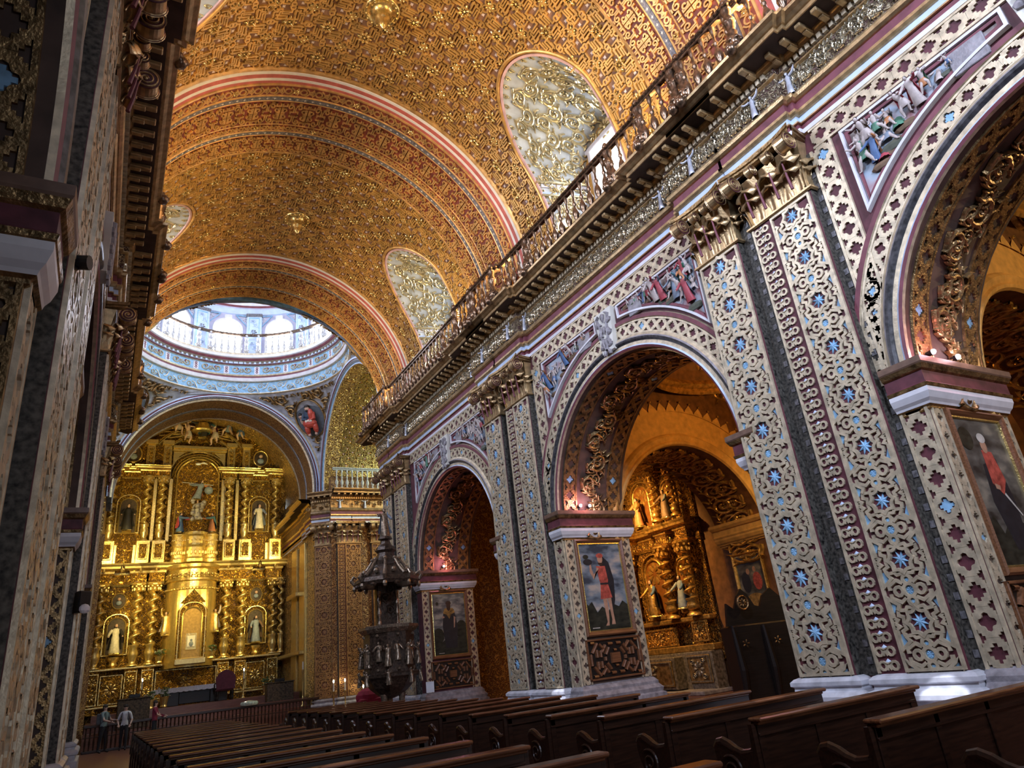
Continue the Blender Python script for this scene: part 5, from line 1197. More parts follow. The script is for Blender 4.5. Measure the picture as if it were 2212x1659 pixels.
def panel_orn(m, x0, x1, z0, z1, y, t=0.03, n=1):
    """raised framed panel with scrolls, front at -y"""
    m.bbox(x0, x1, y-t, y+0.02, z0, z1, 0.02, 1); w = min(x1-x0, 0.9); o = Orn(); o.strap([(x0+0.04, z0+0.04), (x1-0.04, z0+0.04), (x1-0.04, z1-0.04), (x0+0.04, z1-0.04)], 0.04, 0.03, True)
    cx = (x0+x1)/2; hh = z1-z0-0.12; k = max(1, int(hh/(w*0.9)))
    for i in range(k): zz = z0+0.06+(i+0.5)*hh/k; r = min(w, hh/k)*0.34; o.petals(cx, zz, r, 8, 0, 0.06, 0.4); [o.strap(spiral(cx+sx*r*1.0, zz+sz*r*0.9, r*0.4, r*0.08, 0, sx*sz*500, 14), r*0.16, 0.05, rnd=True) for sx in (-1, 1) for sz in (-1, 1)]
    o.to(m, flat((0, y-t, 0), (1, 0, 0), (0, 0, 1), (0, -1, 0)))
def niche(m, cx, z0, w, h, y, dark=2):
    """arched recess: flat back painted dark as its shade, with a moulded frame; opening faces -y"""
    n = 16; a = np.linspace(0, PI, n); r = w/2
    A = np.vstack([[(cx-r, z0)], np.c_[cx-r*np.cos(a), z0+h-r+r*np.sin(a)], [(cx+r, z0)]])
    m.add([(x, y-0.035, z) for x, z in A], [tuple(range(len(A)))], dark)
    o = Orn(); o.strap(A, 0.10, 0.10, True, rnd=True); B = np.c_[cx+(A[:, 0]-cx)*1.35, z0+(A[:, 1]-z0)*1.10]; o.strap(B, 0.05, 0.06, True); n2 = int(h/0.14)
    for i in range(n2):
        for sx in (-1, 1): o.petals(cx+sx*r*1.18, z0+(i+0.5)*(h-r)/n2, 0.055, 5, 0, 0.05, 0.5)
    o.to(m, flat((0, y-0.01, 0), (1, 0, 0), (0, 0, 1), (0, -1, 0)))
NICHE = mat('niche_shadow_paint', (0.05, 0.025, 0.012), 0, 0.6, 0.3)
AX, AY = 3.95, 43.3
alt = empty('altarpiece', (AX, AY, 0)); tag(alt, 'towering gilded main altarpiece of twisted columns and saint niches', 'altarpiece')
m = MB(); m.box(-4.8, 4.8, 0, 0.25, 1.3, 15.6, 1); m.prism([(-4.6, 15.6), (4.6, 15.6), (3.2, 16.9), (1.5, 17.3), (-1.5, 17.3), (-3.2, 16.9)], 0, 0.25, 'y', 1); m.build('backboard', [G_BRIGHT, G_RET], alt)
C1 = (-4.33, -2.62, -1.86, 1.78, 2.65, 4.35)
# predella
m = MB(); m.bbox(-4.75, 4.75, -0.35, 0, 1.3, 3.25, 0.04, 1)
for x in C1: panel_orn(m, x-0.30, x+0.30, 1.7, 3.2, -0.62); m.box(x-0.3, x+0.3, -0.62, -0.3, 1.3, 3.3, 1)
for x0, x1 in ((-4.0, -2.95), (2.98, 4.0), (-1.5, 1.5)): panel_orn(m, x0, x1, 1.7, 3.1, -0.35)
m.bbox(-4.8, 4.8, -0.72, 0.0, 3.28, 3.42, 0.04, 0); m.bbox(-4.8, 4.8, -0.66, 0.0, 1.55, 1.68, 0.04, 0); m.build('predella', [G_BRIGHT, G_RET], alt)
sh1 = None
def col(parent, x, y, z, h, r, key, dark=None):
    g = G_BRIGHT if dark is None else dark
    o = put('column', lambda: twisted(h-0.40, r), [g], parent, (x, y, z), key='tc'+key, smooth=True); c = put('column_capital', lambda: cap_small(r), [g], o, (0, 0, h-0.40), key='cc'+key); return o
for x in C1: col(alt, x, -0.50, 3.42, 4.10, 0.245, 'A1')
col(alt, 4.75, -0.75, 3.42, 4.1, 0.16, 'A1b'); 
ent_mb(segs_from(C1, -4.85, 4.85, 0.35, 0.55), scale_prof(7.50, 1.08)).build('entablature', [G_BRIGHT, G_RET], alt)
m = MB()
for x in C1+(-3.5, 3.5, -1.2, 1.2): m.ball((x, -0.95, 8.22), 0.07, 8, 0, (1, 1, 1.6)); m.tube([(x, -0.9, 8.45), (x, -0.95, 8.26)], 0.02, 6)
m.build('pendant_fringe', G_BRIGHT, alt)
# central tabernacle drum, tier one
m = MB(); m.lathe([(1.28, 3.1), (1.28, 7.0), (1.33, 7.04), (1.33, 7.12), (1.26, 7.16), (1.26, 7.45), (1.36, 7.5), (1.36, 7.62), (1.28, 7.66), (1.28, 8.1), (1.42, 8.2), (1.44, 8.35)], 28, c=(0, -0.35, 0), m=0, a0=PI, a1=2*PI)
o = Orn(); n = 26
for i in range(n): o.boss((i+0.5)*PI*1.34/n, 0, 0.05, 0, 0.05)
for i in range(14): o.merge(Orn().petals((i+0.5)*PI*1.3/14, 0.70, 0.14, 6, 0, 0.06))
o.to(m, lambda P: np.c_[(1.33+P[:, 2])*np.cos(PI+P[:, 0]/1.34), -0.35+(1.33+P[:, 2])*np.sin(PI+P[:, 0]/1.34), 7.08+P[:, 1]])
m.build('tabernacle_drum', G_BRIGHT, alt, smooth=False)
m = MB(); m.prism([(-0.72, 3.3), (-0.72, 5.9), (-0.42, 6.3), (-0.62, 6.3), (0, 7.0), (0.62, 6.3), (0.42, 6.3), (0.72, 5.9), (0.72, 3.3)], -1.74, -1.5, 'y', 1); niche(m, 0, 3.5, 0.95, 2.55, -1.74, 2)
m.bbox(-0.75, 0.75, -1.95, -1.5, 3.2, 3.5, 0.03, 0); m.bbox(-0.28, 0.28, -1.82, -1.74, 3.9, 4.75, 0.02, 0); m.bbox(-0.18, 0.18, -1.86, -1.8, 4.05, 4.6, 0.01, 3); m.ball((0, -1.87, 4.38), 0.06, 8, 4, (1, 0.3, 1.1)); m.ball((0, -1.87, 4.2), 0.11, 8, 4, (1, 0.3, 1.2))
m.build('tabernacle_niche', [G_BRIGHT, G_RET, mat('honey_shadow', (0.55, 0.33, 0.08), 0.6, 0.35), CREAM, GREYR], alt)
# side bays of tier one: niches, small round niches
for sx in (-1, 1):
    m = MB()
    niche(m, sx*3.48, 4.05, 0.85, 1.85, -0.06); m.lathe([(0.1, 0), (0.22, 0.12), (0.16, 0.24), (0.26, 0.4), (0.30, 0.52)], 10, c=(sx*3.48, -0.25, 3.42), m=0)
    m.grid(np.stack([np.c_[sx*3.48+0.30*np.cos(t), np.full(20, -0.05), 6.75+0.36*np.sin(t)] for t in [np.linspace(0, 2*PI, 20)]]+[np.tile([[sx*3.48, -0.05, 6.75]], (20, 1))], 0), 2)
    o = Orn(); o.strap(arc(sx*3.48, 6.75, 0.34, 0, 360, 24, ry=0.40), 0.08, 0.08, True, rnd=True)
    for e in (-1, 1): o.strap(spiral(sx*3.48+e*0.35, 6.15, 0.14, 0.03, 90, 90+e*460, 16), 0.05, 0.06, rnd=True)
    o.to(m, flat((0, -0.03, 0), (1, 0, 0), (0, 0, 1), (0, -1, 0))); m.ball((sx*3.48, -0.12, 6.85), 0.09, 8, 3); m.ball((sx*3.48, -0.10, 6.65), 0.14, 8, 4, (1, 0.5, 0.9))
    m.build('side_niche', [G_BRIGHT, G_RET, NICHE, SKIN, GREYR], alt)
# pedestals of tier two
m = MB()
for x in C1: m.bbox(x-0.34, x+0.34, -0.78, -0.1, 8.58, 9.84, 0.03, 0); panel_orn(m, x-0.24, x+0.24, 8.80, 9.68, -0.80)
for x in (-3.98, -2.98, 3.0, 3.98): m.bbox(x-0.12, x+0.12, -0.3, 0, 8.7, 9.7, 0.02, 0)
m.bbox(-4.8, 4.8, -0.12, 0, 8.58, 9.84, 0.02, 1); m.build('pedestal', [G_BRIGHT, G_RET], alt)
m = MB()
for cx, r, zz in ((0, 0.62, 10.25), (-0.85, 0.34, 10.15), (0.85, 0.34, 10.15)):
    m.lathe([(r*1.1, 8.58), (r*1.1, 8.75), (r, 8.85), (r*0.95, 9.4), (r*1.05, 9.5), (r*1.0, 9.6), (r, 10.0), (r*1.12, 10.1), (r*1.12, zz)], 20, c=(cx, -0.45, 0), m=0)
    for i in range(9): t = PI+PI*(i+0.5)/9; m.ball((cx+r*math.cos(t), -0.45+r*math.sin(t), 9.1), 0.07, 6, 0, (1, 1, 2)); m.ball((cx+r*math.cos(t), -0.45+r*math.sin(t), 9.8), 0.06, 6, 0)
m.build('balcony', [G_BRIGHT], alt)
C2 = (-4.33, -2.62, -1.86, 1.70, 2.62, 4.40)
for x in C2: col(alt, x, -0.44, 9.84, 3.70, 0.20, 'A2')
m = MB()
for x in (-2.24, -1.45, 1.38, 2.18): m.bbox(x-0.10, x+0.10, -0.22, 0.0, 9.84, 13.5, 0.02, 0); o = along(link_tile(0.16, 0.24), 0.24, 3.6); o.to(m, flat((x, -0.22, 9.86), (1, 0, 0), (0, 0, 1), (0, -1, 0)))
m.build('pilaster_strip', [G_BRIGHT, G_RET, NICHE], alt)
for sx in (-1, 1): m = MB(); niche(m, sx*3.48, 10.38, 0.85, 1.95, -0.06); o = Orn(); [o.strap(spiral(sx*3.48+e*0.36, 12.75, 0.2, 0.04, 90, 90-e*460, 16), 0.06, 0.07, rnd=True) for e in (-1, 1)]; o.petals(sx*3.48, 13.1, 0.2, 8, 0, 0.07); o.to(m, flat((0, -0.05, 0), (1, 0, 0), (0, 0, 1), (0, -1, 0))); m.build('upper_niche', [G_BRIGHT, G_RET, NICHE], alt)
ent_mb([q for q in segs_from(C2, -4.85, -1.30, 0.32, 0.42) if q[0] < -1.30 and q[1] <= -1.29], scale_prof(13.50, 0.62, 0.9)).build('upper_entablature', [G_BRIGHT, G_RET], alt)
ent_mb([(1.30, 1.38, 0.0)]+[q for q in segs_from(C2[3:], 1.38, 4.85, 0.32, 0.42)], scale_prof(13.50, 0.62, 0.9)).build('upper_entablature', [G_BRIGHT, G_RET], alt)
# great central niche rising through tier two, attic arch
m = MB(); niche(m, 0, 10.2, 2.25, 4.55, -0.05, 1); o = Orn()
for r_, w_, h_ in ((1.27, 0.10, 0.16), (1.17, 0.05, 0.10), (1.42, 0.06, 0.10)): o.strap(arc(0, 13.62, r_, 0, 180, 30), w_, h_, rnd=True)
for i in range(18): t = PI*(i+0.5)/18; o.petals(1.35*math.cos(t), 13.62+1.35*math.sin(t), 0.06, 5, 0, 0.12)
for sx in (-1, 1): o.fill([(sx*1.45, 14.2), (sx*1.45, 15.2), (sx*0.75, 15.2), (sx*1.1, 14.9)], 0.05, 0)
o.to(m, flat((0, -0.08, 0), (1, 0, 0), (0, 0, 1), (0, -1, 0))); m.build('great_niche', [G_BRIGHT, G_RET], alt)
m = MB()
for sx in (-1, 1):
    for x in (2.62, 1.75): m.bbox(sx*x-0.22, sx*x+0.22, -0.35, 0, 14.12, 15.5, 0.03, 0); panel_orn(m, sx*x-0.16, sx*x+0.16, 14.3, 15.3, -0.37); m.bbox(sx*x-0.32, sx*x+0.32, -0.5, 0, 15.5, 15.78, 0.03, 0)
    m.grid(np.stack([np.c_[sx*3.5+0.36*np.cos(t), np.full(20, -0.05), 14.95+0.42*np.sin(t)] for t in [np.linspace(0, 2*PI, 20)]]+[np.tile([[sx*3.5, -0.05, 14.95]], (20, 1))], 0), 2)
    o = Orn(); o.strap(arc(sx*3.5, 14.95, 0.42, 0, 360, 24, ry=0.50), 0.12, 0.12, True, rnd=True); o.to(m, flat((0, -0.03, 0), (1, 0, 0), (0, 0, 1), (0, -1, 0))); m.ball((sx*3.5, -0.14, 15.1), 0.12, 8, 3); m.ball((sx*3.5, -0.10, 14.8), 0.2, 8, 4, (1, 0.5, 0.9))
    for i, (ra, rb) in enumerate(((2.9, 2.72), (2.3, 2.15))):
        A = arc(0, 13.9, ra, 35, 62, 10)*np.array([sx, 1]); o = Orn(); o.strap(A, 0.14, 0.25, rnd=True); o.strap(A*np.array([0.96, 1])-np.array([0, 0.08]), 0.05, 0.3); o.to(m, flat((0, -0.12, 0), (1, 0, 0), (0, 0, 1), (0, -1, 0)))
m.bbox(-1.5, 1.5, -0.45, 0, 15.32, 15.5, 0.03, 0); m.bbox(-1.5, 1.5, -0.3, 0, 15.2, 15.32, 0.03, 0); m.build('attic', [G_BRIGHT, G_RET, NICHE, SKIN, GREYR], alt)
# crown glory behind the top figures
m = MB(); m.lathe([(0.55, 16.35), (0.6, 16.45), (0.5, 16.6), (0.35, 16.9), (0.1, 17.1)], 14, c=(0, -0.5, 0), m=0)
for i in range(14): t = PI*(i+0.5)/14; m.tube([(0.7*math.cos(t), -0.15, 16.2+0.5*math.sin(t)), (2.4*math.cos(t), -0.15, 15.7+1.3*math.sin(t))], [0.07, 0.03], 6, 0)
m.build('crown_glory', [G_BRIGHT], alt)
# saints and figures of the altarpiece
Z = lambda x, z, y=-0.42: (AX+x, AY+y, z)
statue('white and black robed saint in the lower left niche of the main altarpiece', Z(-3.48, 4.05, -0.30), 0, 1.45, WHITER, BLACKR, seed=1, group='saints of the main altarpiece')
statue('dark robed saint in the lower right niche of the main altarpiece', Z(3.48, 4.05, -0.30), 0, 1.4, GREYR, BROWNR, seed=3, group='saints of the main altarpiece')
statue('black habited saint in the upper left niche of the main altarpiece', Z(-3.48, 10.42, -0.30), 0, 1.45, BLACKR, BLACKR, seed=2, group='saints of the main altarpiece')
statue('pale robed friar in the upper right niche of the main altarpiece', Z(3.48, 10.42, -0.30), 0, 1.5, WHITER, GREYR, seed=4, group='saints of the main altarpiece')
statue('small white robed child figure on the central pedestal of the altarpiece', Z(0, 10.95, -0.5), 0, 1.15, WHITER, WHITER, seed=6, wide=0.8)
statue('kneeling figure in crimson and blue left of the white child figure', Z(-0.82, 10.25, -0.45), R(60), 1.3, BLUEROBE, CRIM, seed=5, kneel=True, arm_l=(0.35, -0.3, 0.75), arm_r=(-0.1, -0.4, 0.7))
statue('kneeling bearded figure in teal and ochre right of the white child figure', Z(0.85, 10.25, -0.45), R(-60), 1.3, ORANGER, TEAL, seed=7, kneel=True, arm_l=(0.1, -0.4, 0.7), arm_r=(-0.38, -0.3, 0.8))
o = statue('reclining figure in blue and orange on silver clouds in the great niche', Z(-0.1, 12.15, -0.5), R(20), 1.35, GREYR, ORANGER, seed=9, kneel=True, lean=0.25, arm_l=(0.45, -0.3, 0.65), arm_r=(-0.4, -0.2, 0.7))
m = MB(); rr = random.Random(4)
for i in range(34): m.ball((rr.uniform(-0.45, 0.45)*(1-0.03*i if i < 20 else 0.6), rr.uniform(-0.25, 0.1), 12.15-i*0.034), rr.uniform(0.09, 0.16), 7)
m.ball((0.55, -0.15, 12.75), 0.24, 14, 1); m.tube([(-0.9, 0, 13.25), (0.8, 0, 13.1)], 0.03, 6)
o = m.build('silver_cloud', [mat('cloud_silver', (0.55, 0.50, 0.45), 0.3, 0.4), GREYR], loc=(AX, AY-0.4, 0), smooth=True); tag(o, 'cluster of silver cloud heads with a blue orb in the great niche', 'carved cloud')
m = MB(); m.ball((0, 0, 0), 0.10, 8, 0, (1.6, 0.8, 0.8)); m.grid(np.array([[(0.05, 0, 0.02), (0.1, 0.1, 0.03)], [(-0.25, 0.05, 0.18), (-0.15, 0.2, 0.2)], [(-0.5, 0, 0.26), (-0.45, 0.1, 0.3)]]), 0); m.grid(np.array([[(-0.02, 0, 0.0), (0.08, -0.1, 0.03)], [(0.28, 0.05, 0.04), (0.3, -0.1, 0.1)], [(0.5, 0, -0.02), (0.5, -0.05, 0.02)]]), 0)
o = m.build('dove', [WHITE], loc=(AX-0.1, AY-0.5, 14.35)); tag(o, 'small white dove with spread wings at the top of the great niche', 'dove')
for i, (x, z, rz, rb, ck, kn, lab) in enumerate(((-0.75, 15.5, 0.7, PALEFL, BLACKR, True, 'half nude figure crouching left on the altarpiece top'), (0.75, 15.5, -0.7, PALEFL, CRIM, True, 'half nude figure crouching right on the altarpiece top'), (-1.35, 16.0, 0.9, PALEFL, WHITER, False, 'pale leaning figure climbing the left broken pediment'), (1.5, 16.0, -0.9, GREYR, BLUEROBE, False, 'grey robed figure on the right broken pediment'), (0.0, 15.95, 0.0, BLACKR, TEAL, True, 'dark figure under the gilded crown'), (2.2, 15.75, -0.5, BLUEROBE, GREENR, True, 'blue robed figure above the right oval bust'))):
    statue(lab, Z(x, z, -0.55), rz, 1.35, rb, ck, seed=i, kneel=kn, lean=0.3*(-1 if x < 0 else 1), arm_l=(0.5, -0.3, 0.6), arm_r=(-0.5, -0.25, 0.75), cat='carved figure', name='carved_figure', bare=(i != 4))
for sx, lab in ((-1, 'half nude gilded caryatid left of the tabernacle drum'), (1, 'half nude gilded caryatid right of the tabernacle drum')):
    statue(lab, Z(sx*1.22, 4.75, -0.95), 0, 1.15, G_BRIGHT, PALEFL, seed=3+sx, arm_l=(0.2, -0.05, 1.12), arm_r=(-0.2, -0.05, 1.12), cat='caryatid', name='caryatid')
# chancel: steps, altar table, chair, rostra, plants, candlesticks
st = empty('chancel_platform', (X0, 0, 0)); st['kind'] = 'structure'
m = MB(); m.box(-4.9, 4.9, 35.4, 44, 0, 0.65, 0); m.box(-4.6, 4.6, 36.6, 44, 0.65, 1.0, 0); m.box(-4.4, 4.4, 37.4, 44, 1.0, 1.3, 0); m.build('steps', [FLOORM], st); st.name = 'floor_chancel'
t = empty('altar_table', (X0-0.1, 40.0, 1.3)); tag(t, 'long altar table under a white lace cloth before the altarpiece', 'altar')
m = MB(); m.bbox(-1.75, 1.75, -0.4, 0.4, 0.70, 0.80, 0.02); m.bbox(-1.5, -0.7, -0.3, 0.3, 0, 0.7, 0.02); m.bbox(0.7, 1.5, -0.3, 0.3, 0, 0.7, 0.02); m.bbox(-0.7, 0.7, -0.2, 0.2, 0.05, 0.7, 0.02); m.build('altar_body', BLACKW, t)
m = MB(); x = np.linspace(-1.82, 1.82, 60); P = [[(xx, 0.44, 0.815) for xx in x], [(xx, -0.46, 0.815) for xx in x], [(xx, -0.48-0.01*math.sin(xx*22), 0.62-0.03*abs(math.sin(xx*12))) for xx in x]]; m.grid(np.array(P), 0)
for e in (-1, 1): m.add([(e*1.82, -0.46, 0.815), (e*1.82, 0.44, 0.815), (e*1.84, 0.44, 0.5), (e*1.84, -0.46, 0.5)], [(0, 1, 2, 3)])
cl = m.build('altar_cloth', mat('white_lace', (0.75, 0.75, 0.8), 0, 0.8, 0.15, 30), loc=(X0-0.1, 40.0, 1.305)); tag(cl, 'white lace cloth hanging over the front edge of the altar table', 'altar cloth')
def pedestal_block(x, y, lab):
    t = empty('lectern', (x, y, 0.65)); tag(t, lab, 'lectern'); m = MB(); m.bbox(-0.62, 0.62, -0.3, 0.3, 0, 1.15, 0.02); m.bbox(-0.66, 0.66, -0.34, 0.34, 1.15, 1.2, 0.01); m.build('body', mat('bronze_panel', (0.10, 0.065, 0.035), 0.3, 0.5, 0.4, 14), t)
    m = MB(); m.bbox(-0.22, 0.22, -0.15, 0.1, 1.2, 1.34, 0.02); m.tube([(0.05, 0, 1.3), (0.02, -0.1, 1.55)], 0.01); m.build('bookrest', BLACK, t)
pedestal_block(1.35, 36.3, 'dark bronze panelled block on the left of the chancel, with a bookrest'); pedestal_block(7.6, 37.2, 'dark bronze panelled block on the right of the chancel, with a bookrest')
t = empty('armchair', (5.3, 38.6, 1.3), R(180)); tag(t, 'dark carved armchair with rounded back beside the altar table', 'chair')
m = MB(); m.bbox(-0.38, 0.38, -0.35, 0.35, 0.42, 0.52, 0.03); m.build('seat', mat('wine_velvet', (0.10, 0.02, 0.03), 0, 0.8), t)
m = MB(); m.prism([(-0.4, 0.5), (0.4, 0.5), (0.46, 1.0), (0.3, 1.25), (0, 1.38), (-0.3, 1.25), (-0.46, 1.0)], 0.30, 0.38, 'y'); m.build('backrest', mat('wine_velvet_back', (0.12, 0.025, 0.04), 0, 0.8), t)
for sx in (-1, 1):
    for sy in (-1, 1): m = MB(); m.lathe([(0.035, 0), (0.05, 0.1), (0.03, 0.2), (0.05, 0.3), (0.04, 0.42)], 8, c=(sx*0.34, sy*0.31, 0)); m.build('leg', BLACKW, t)
    m = MB(); m.tube([(sx*0.42, 0.3, 0.78), (sx*0.42, -0.1, 0.80), (sx*0.42, -0.35, 0.74), (sx*0.40, -0.34, 0.5)], 0.03); m.build('armrest', BLACKW, t)
def plant(x, y, z, h, lab, seed=0, white=True):
    t = empty('potted_plant', (x, y, z)); tag(t, lab, 'plant'); m = MB(); m.lathe([(0.12, 0), (0.16, 0.05), (0.13, 0.12), (0.20, h*0.45), (0.22, h*0.5)], 12); m.build('pot', G_BRIGHT, t)
    m = MB(); r2 = random.Random(seed)
    for i in range(60): a = r2.uniform(0, 2*PI); rr_ = r2.uniform(0, 0.26); c = (rr_*math.cos(a), rr_*math.sin(a), h*0.5+r2.uniform(0.0, h*0.42)); m.ball(c, r2.uniform(0.03, 0.06), 5, 1 if (white and i % 3 == 0) else 0, (1, 1, 0.5))
    m.build('leaves', [mat('plant_leaf', (0.05, 0.12, 0.04)), mat('pale_bloom', (0.5, 0.5, 0.42))], t)
plant(2.05, 37.6, 1.3, 0.8, 'gilt vase of pale flowers at the left foot of the altar table', 1); plant(2.65, 38.2, 1.3, 0.95, 'second gilt vase of pale flowers, nearer the altar table middle', 2); plant(2.55, 42.2, 3.4, 0.75, 'red and green flower vase left of the tabernacle', 3); plant(5.05, 42.2, 3.4, 0.75, 'green leafed vase right of the tabernacle', 4); plant(7.15, 38.0, 1.3, 0.9, 'dark plant in a tall vase left of the right bronze block', 5, False)
def candlestick(x, y, z, h, lab, flame=True):
    t = empty('candlestick', (x, y, z)); tag(t, lab, 'candlestick'); m = MB(); m.lathe([(0.12, 0), (0.12, 0.03), (0.04, 0.08), (0.03, h*0.4), (0.05, h*0.45), (0.03, h*0.5), (0.03, h*0.9), (0.07, h*0.95), (0.07, h)], 10); m.build('stem', G_BRIGHT, t, smooth=True)
    m = MB(); m.lathe([(0.028, h), (0.028, h+0.35)], 8); m.build('candle', CREAM, t)
    if flame: m = MB(); m.ball((0, 0, h+0.42), 0.03, 8, 0, (1, 1, 2.4)); m.build('flame', BULBW, t)
candlestick(1.75, 39.5, 1.3, 0.9, 'tall candle at the left end of the altar table'); candlestick(6.35, 39.7, 1.3, 0.9, 'tall candle at the right end of the altar table')
candlestick(8.35, 35.6, 0.65, 1.6, 'tall silver candelabrum by the right chancel pier', False)
# communion rail across the chancel
t = empty('communion_rail', (X0, 34.4, 0)); tag(t, 'dark wooden communion rail with turned balusters before the chancel', 'rail')
m = MB(); m.bbox(-4.6, 9.0, -0.10, 0.10, 0.90, 1.0, 0.02); m.bbox(-4.6, 9.0, -0.08, 0.08, 0.0, 0.10, 0.02); m.bbox(-4.6, 9.0, -0.05, 0.05, 0.55, 0.58, 0.01); m.build('top_rail', PEW, t)
for i in range(90): o = put('rail_baluster', lambda: MB().lathe([(0.035, 0.1), (0.02, 0.16), (0.035, 0.3), (0.04, 0.4), (0.02, 0.55), (0.03, 0.7), (0.02, 0.8), (0.035, 0.9)], 8), [PEW], t, key='rb'); o.location = (-4.5+i*0.15, 0, 0)
# warm spots that light the altarpiece
for x, y, z, tx, tz, e in ((0.3, 38.5, 9.2, 1.6, 9.2, 1100), (8.1, 38.5, 9.2, 6.6, 9.2, 1100), (0.5, 39.0, 6.6, 2.6, 5.0, 800), (7.9, 39.0, 6.6, 5.4, 5.0, 800), (4.1, 37.0, 8.6, 4.0, 6.6, 1100), (0.4, 37.4, 10.9, 2.5, 15, 1000), (7.8, 37.4, 10.9, 6.0, 15, 800)): spot('altar_spotlight', (x, y, z), (tx, 43.2, tz), e, (1.0, 0.74, 0.22), 75, 0.7, 0.15)
spot('chancel_tint', (7.9, 36.6, 11.2), (6.0, 43, 15.4), 160, (0.5, 1.0, 0.6), 60, 0.8, 0.2)
# ------------------------------------------------------------------ imposts, paintings and panels on the pier reveals
IMP = [(0.0, 3.98, 0), (0.03, 4.0, 0), (0.03, 4.03, 0), (0.06, 4.05, 0), (0.07, 4.08, 2), (0.10, 4.12, 2), (0.13, 4.20, 2), (0.13, 4.26, 2), (0.14, 4.27, 0), (0.15, 4.31, 0), (0.13, 4.33, 1), (0.13, 4.48, 1), (0.16, 4.50, 0), (0.19, 4.56, 0), (0.20, 4.58, 3), (0.20, 4.66, 3), (0.0, 4.665, 3)]
def impost(far):
    """wraps the jamb; far: jamb facing the camera"""
    sg = -1 if far else 1; yj = JF if far else JN; ye = yj-sg*0.40; m = MB()
    P = np.array([[(DW-q, ye, z), (DW-q, yj+sg*q, z), (DB+q, yj+sg*q, z), (DB+q, ye, z)] for q, z, _ in IMP]); M = [k for _, _, k in IMP[1:]]
    for i in range(len(IMP)-1): m.grid(P[i:i+2], M[i])
    m.add(P[:, 0], [tuple(range(len(IMP)))], 0); return m
for root in ARCHES:
    for far in (1, 0):
        put('impost', lambda: impost(far), [FRAMEW if False else G_DARK, MAROON, WHITE, mat('impost_top', (0.22, 0.13, 0.09), 0.1, 0.4)], root, key='imp%d' % far)
def hexpanel():
    """bolection panel of rounded bars round a square, on the reveal"""
    m = MB(); o = Orn(); S_ = lambda *p: o.strap(p, 0.075, 0.05, rnd=True)
    for sx in (-1, 1):
        f = lambda x, y: (sx*x, y)
        for sy in (-1, 1):
            g = lambda x, y: (sx*x, sy*y)
            S_(g(0.18, 0.30), g(0.05, 0.30)); S_(g(0.24, 0.28), g(0.36, 0.13)); S_(g(0.46, 0.33), g(0.62, 0.13)) ; S_(g(0.16, 0.22), g(0.26, 0.08)); S_(g(0.42, 0.32), g(0.30, 0.20)); S_(g(0.66, 0.34), g(0.55, 0.34)); S_(g(0.50, 0.04), g(0.50, 0.20)); S_(g(0.40, 0.04), g(0.40, 0.18))
        S_(f(0.67, -0.12), f(0.67, 0.12)); S_(f(0.28, -0.04), f(0.28, 0.04))
    for p in ((0, 0.16), (0, -0.16)): o.strap([(p[0]-0.04, p[1]), (p[0]+0.04, p[1])], 0.06, 0.05, rnd=True)
    o.fill([(-0.13, -0.11), (0.13, -0.11), (0.13, 0.11), (-0.13, 0.11)], 0.05, 0); o.to(m, flat((0, 0, 0), (1, 0, 0), (0, 0, 1), (0, -1, 0))); m.box(-0.76, 0.76, 0.0, 0.03, -0.42, 0.42, 1)
    for x in (-0.76, 0.72): m.bbox(x, x+0.04, -0.04, 0.03, -0.42, 0.42, 0.01, 0)
    for z in (-0.42, 0.38): m.bbox(-0.76, 0.76, -0.04, 0.03, z, z+0.04, 0.01, 0)
    return m
def paint_bg(name, stops, sc=2.6, seed=0.0):
    m, N, L = _mat(name); b = N['Principled BSDF']; b.inputs['Roughness'].default_value = 0.28
    tc = N.new('ShaderNodeTexCoord'); mp = N.new('ShaderNodeMapping'); mp.inputs['Location'].default_value = (seed, seed, seed); mp.inputs['Scale'].default_value = (1, 1, 2.2); L.new(tc.outputs['Object'], mp.inputs['Vector'])
    n = N.new('ShaderNodeTexNoise'); n.inputs['Scale'].default_value = sc; n.inputs['Detail'].default_value = 4; L.new(mp.outputs[0], n.inputs['Vector']); r = N.new('ShaderNodeValToRGB'); e = r.color_ramp.elements
    e[0].position, e[0].color = stops[0][0], (*stops[0][1], 1); e[1].position, e[1].color = stops[-1][0], (*stops[-1][1], 1)
    for p, c in stops[1:-1]: x = e.new(p); x.color = (*c, 1)
    L.new(n.outputs['Fac'], r.inputs['Fac']); L.new(r.outputs['Color'], b.inputs['Base Color']); return m
CLOUDS = paint_bg('painted_clouds', [(0.35, (0.06, 0.065, 0.07)), (0.5, (0.20, 0.19, 0.17)), (0.62, (0.42, 0.38, 0.30))])
CLOUDS2 = paint_bg('painted_evening_sky', [(0.35, (0.05, 0.06, 0.08)), (0.5, (0.20, 0.24, 0.28)), (0.66, (0.48, 0.40, 0.33))], 2.0, 3.3)
CLOUDS3 = paint_bg('painted_dim_sky', [(0.35, (0.04, 0.035, 0.03)), (0.55, (0.14, 0.13, 0.11)), (0.7, (0.30, 0.26, 0.2))], 2.2, 7.1)
HILL = paint_bg('painted_dark_hills', [(0.3, (0.010, 0.012, 0.010)), (0.7, (0.05, 0.05, 0.035))], 5)
PFL = mat('painted_skin', (0.50, 0.28, 0.18), 0, 0.35); PRED = mat('painted_red', (0.52, 0.10, 0.07), 0, 0.35, 0.25, 12); PDK = mat('painted_black_cloak', (0.025, 0.025, 0.03), 0, 0.35); PYEL = mat('painted_ochre', (0.40, 0.22, 0.06), 0, 0.35, 0.3, 10); PHAIR = mat('painted_hair', (0.06, 0.03, 0.02), 0, 0.4); PWH = mat('painted_white', (0.6, 0.56, 0.5), 0, 0.4)
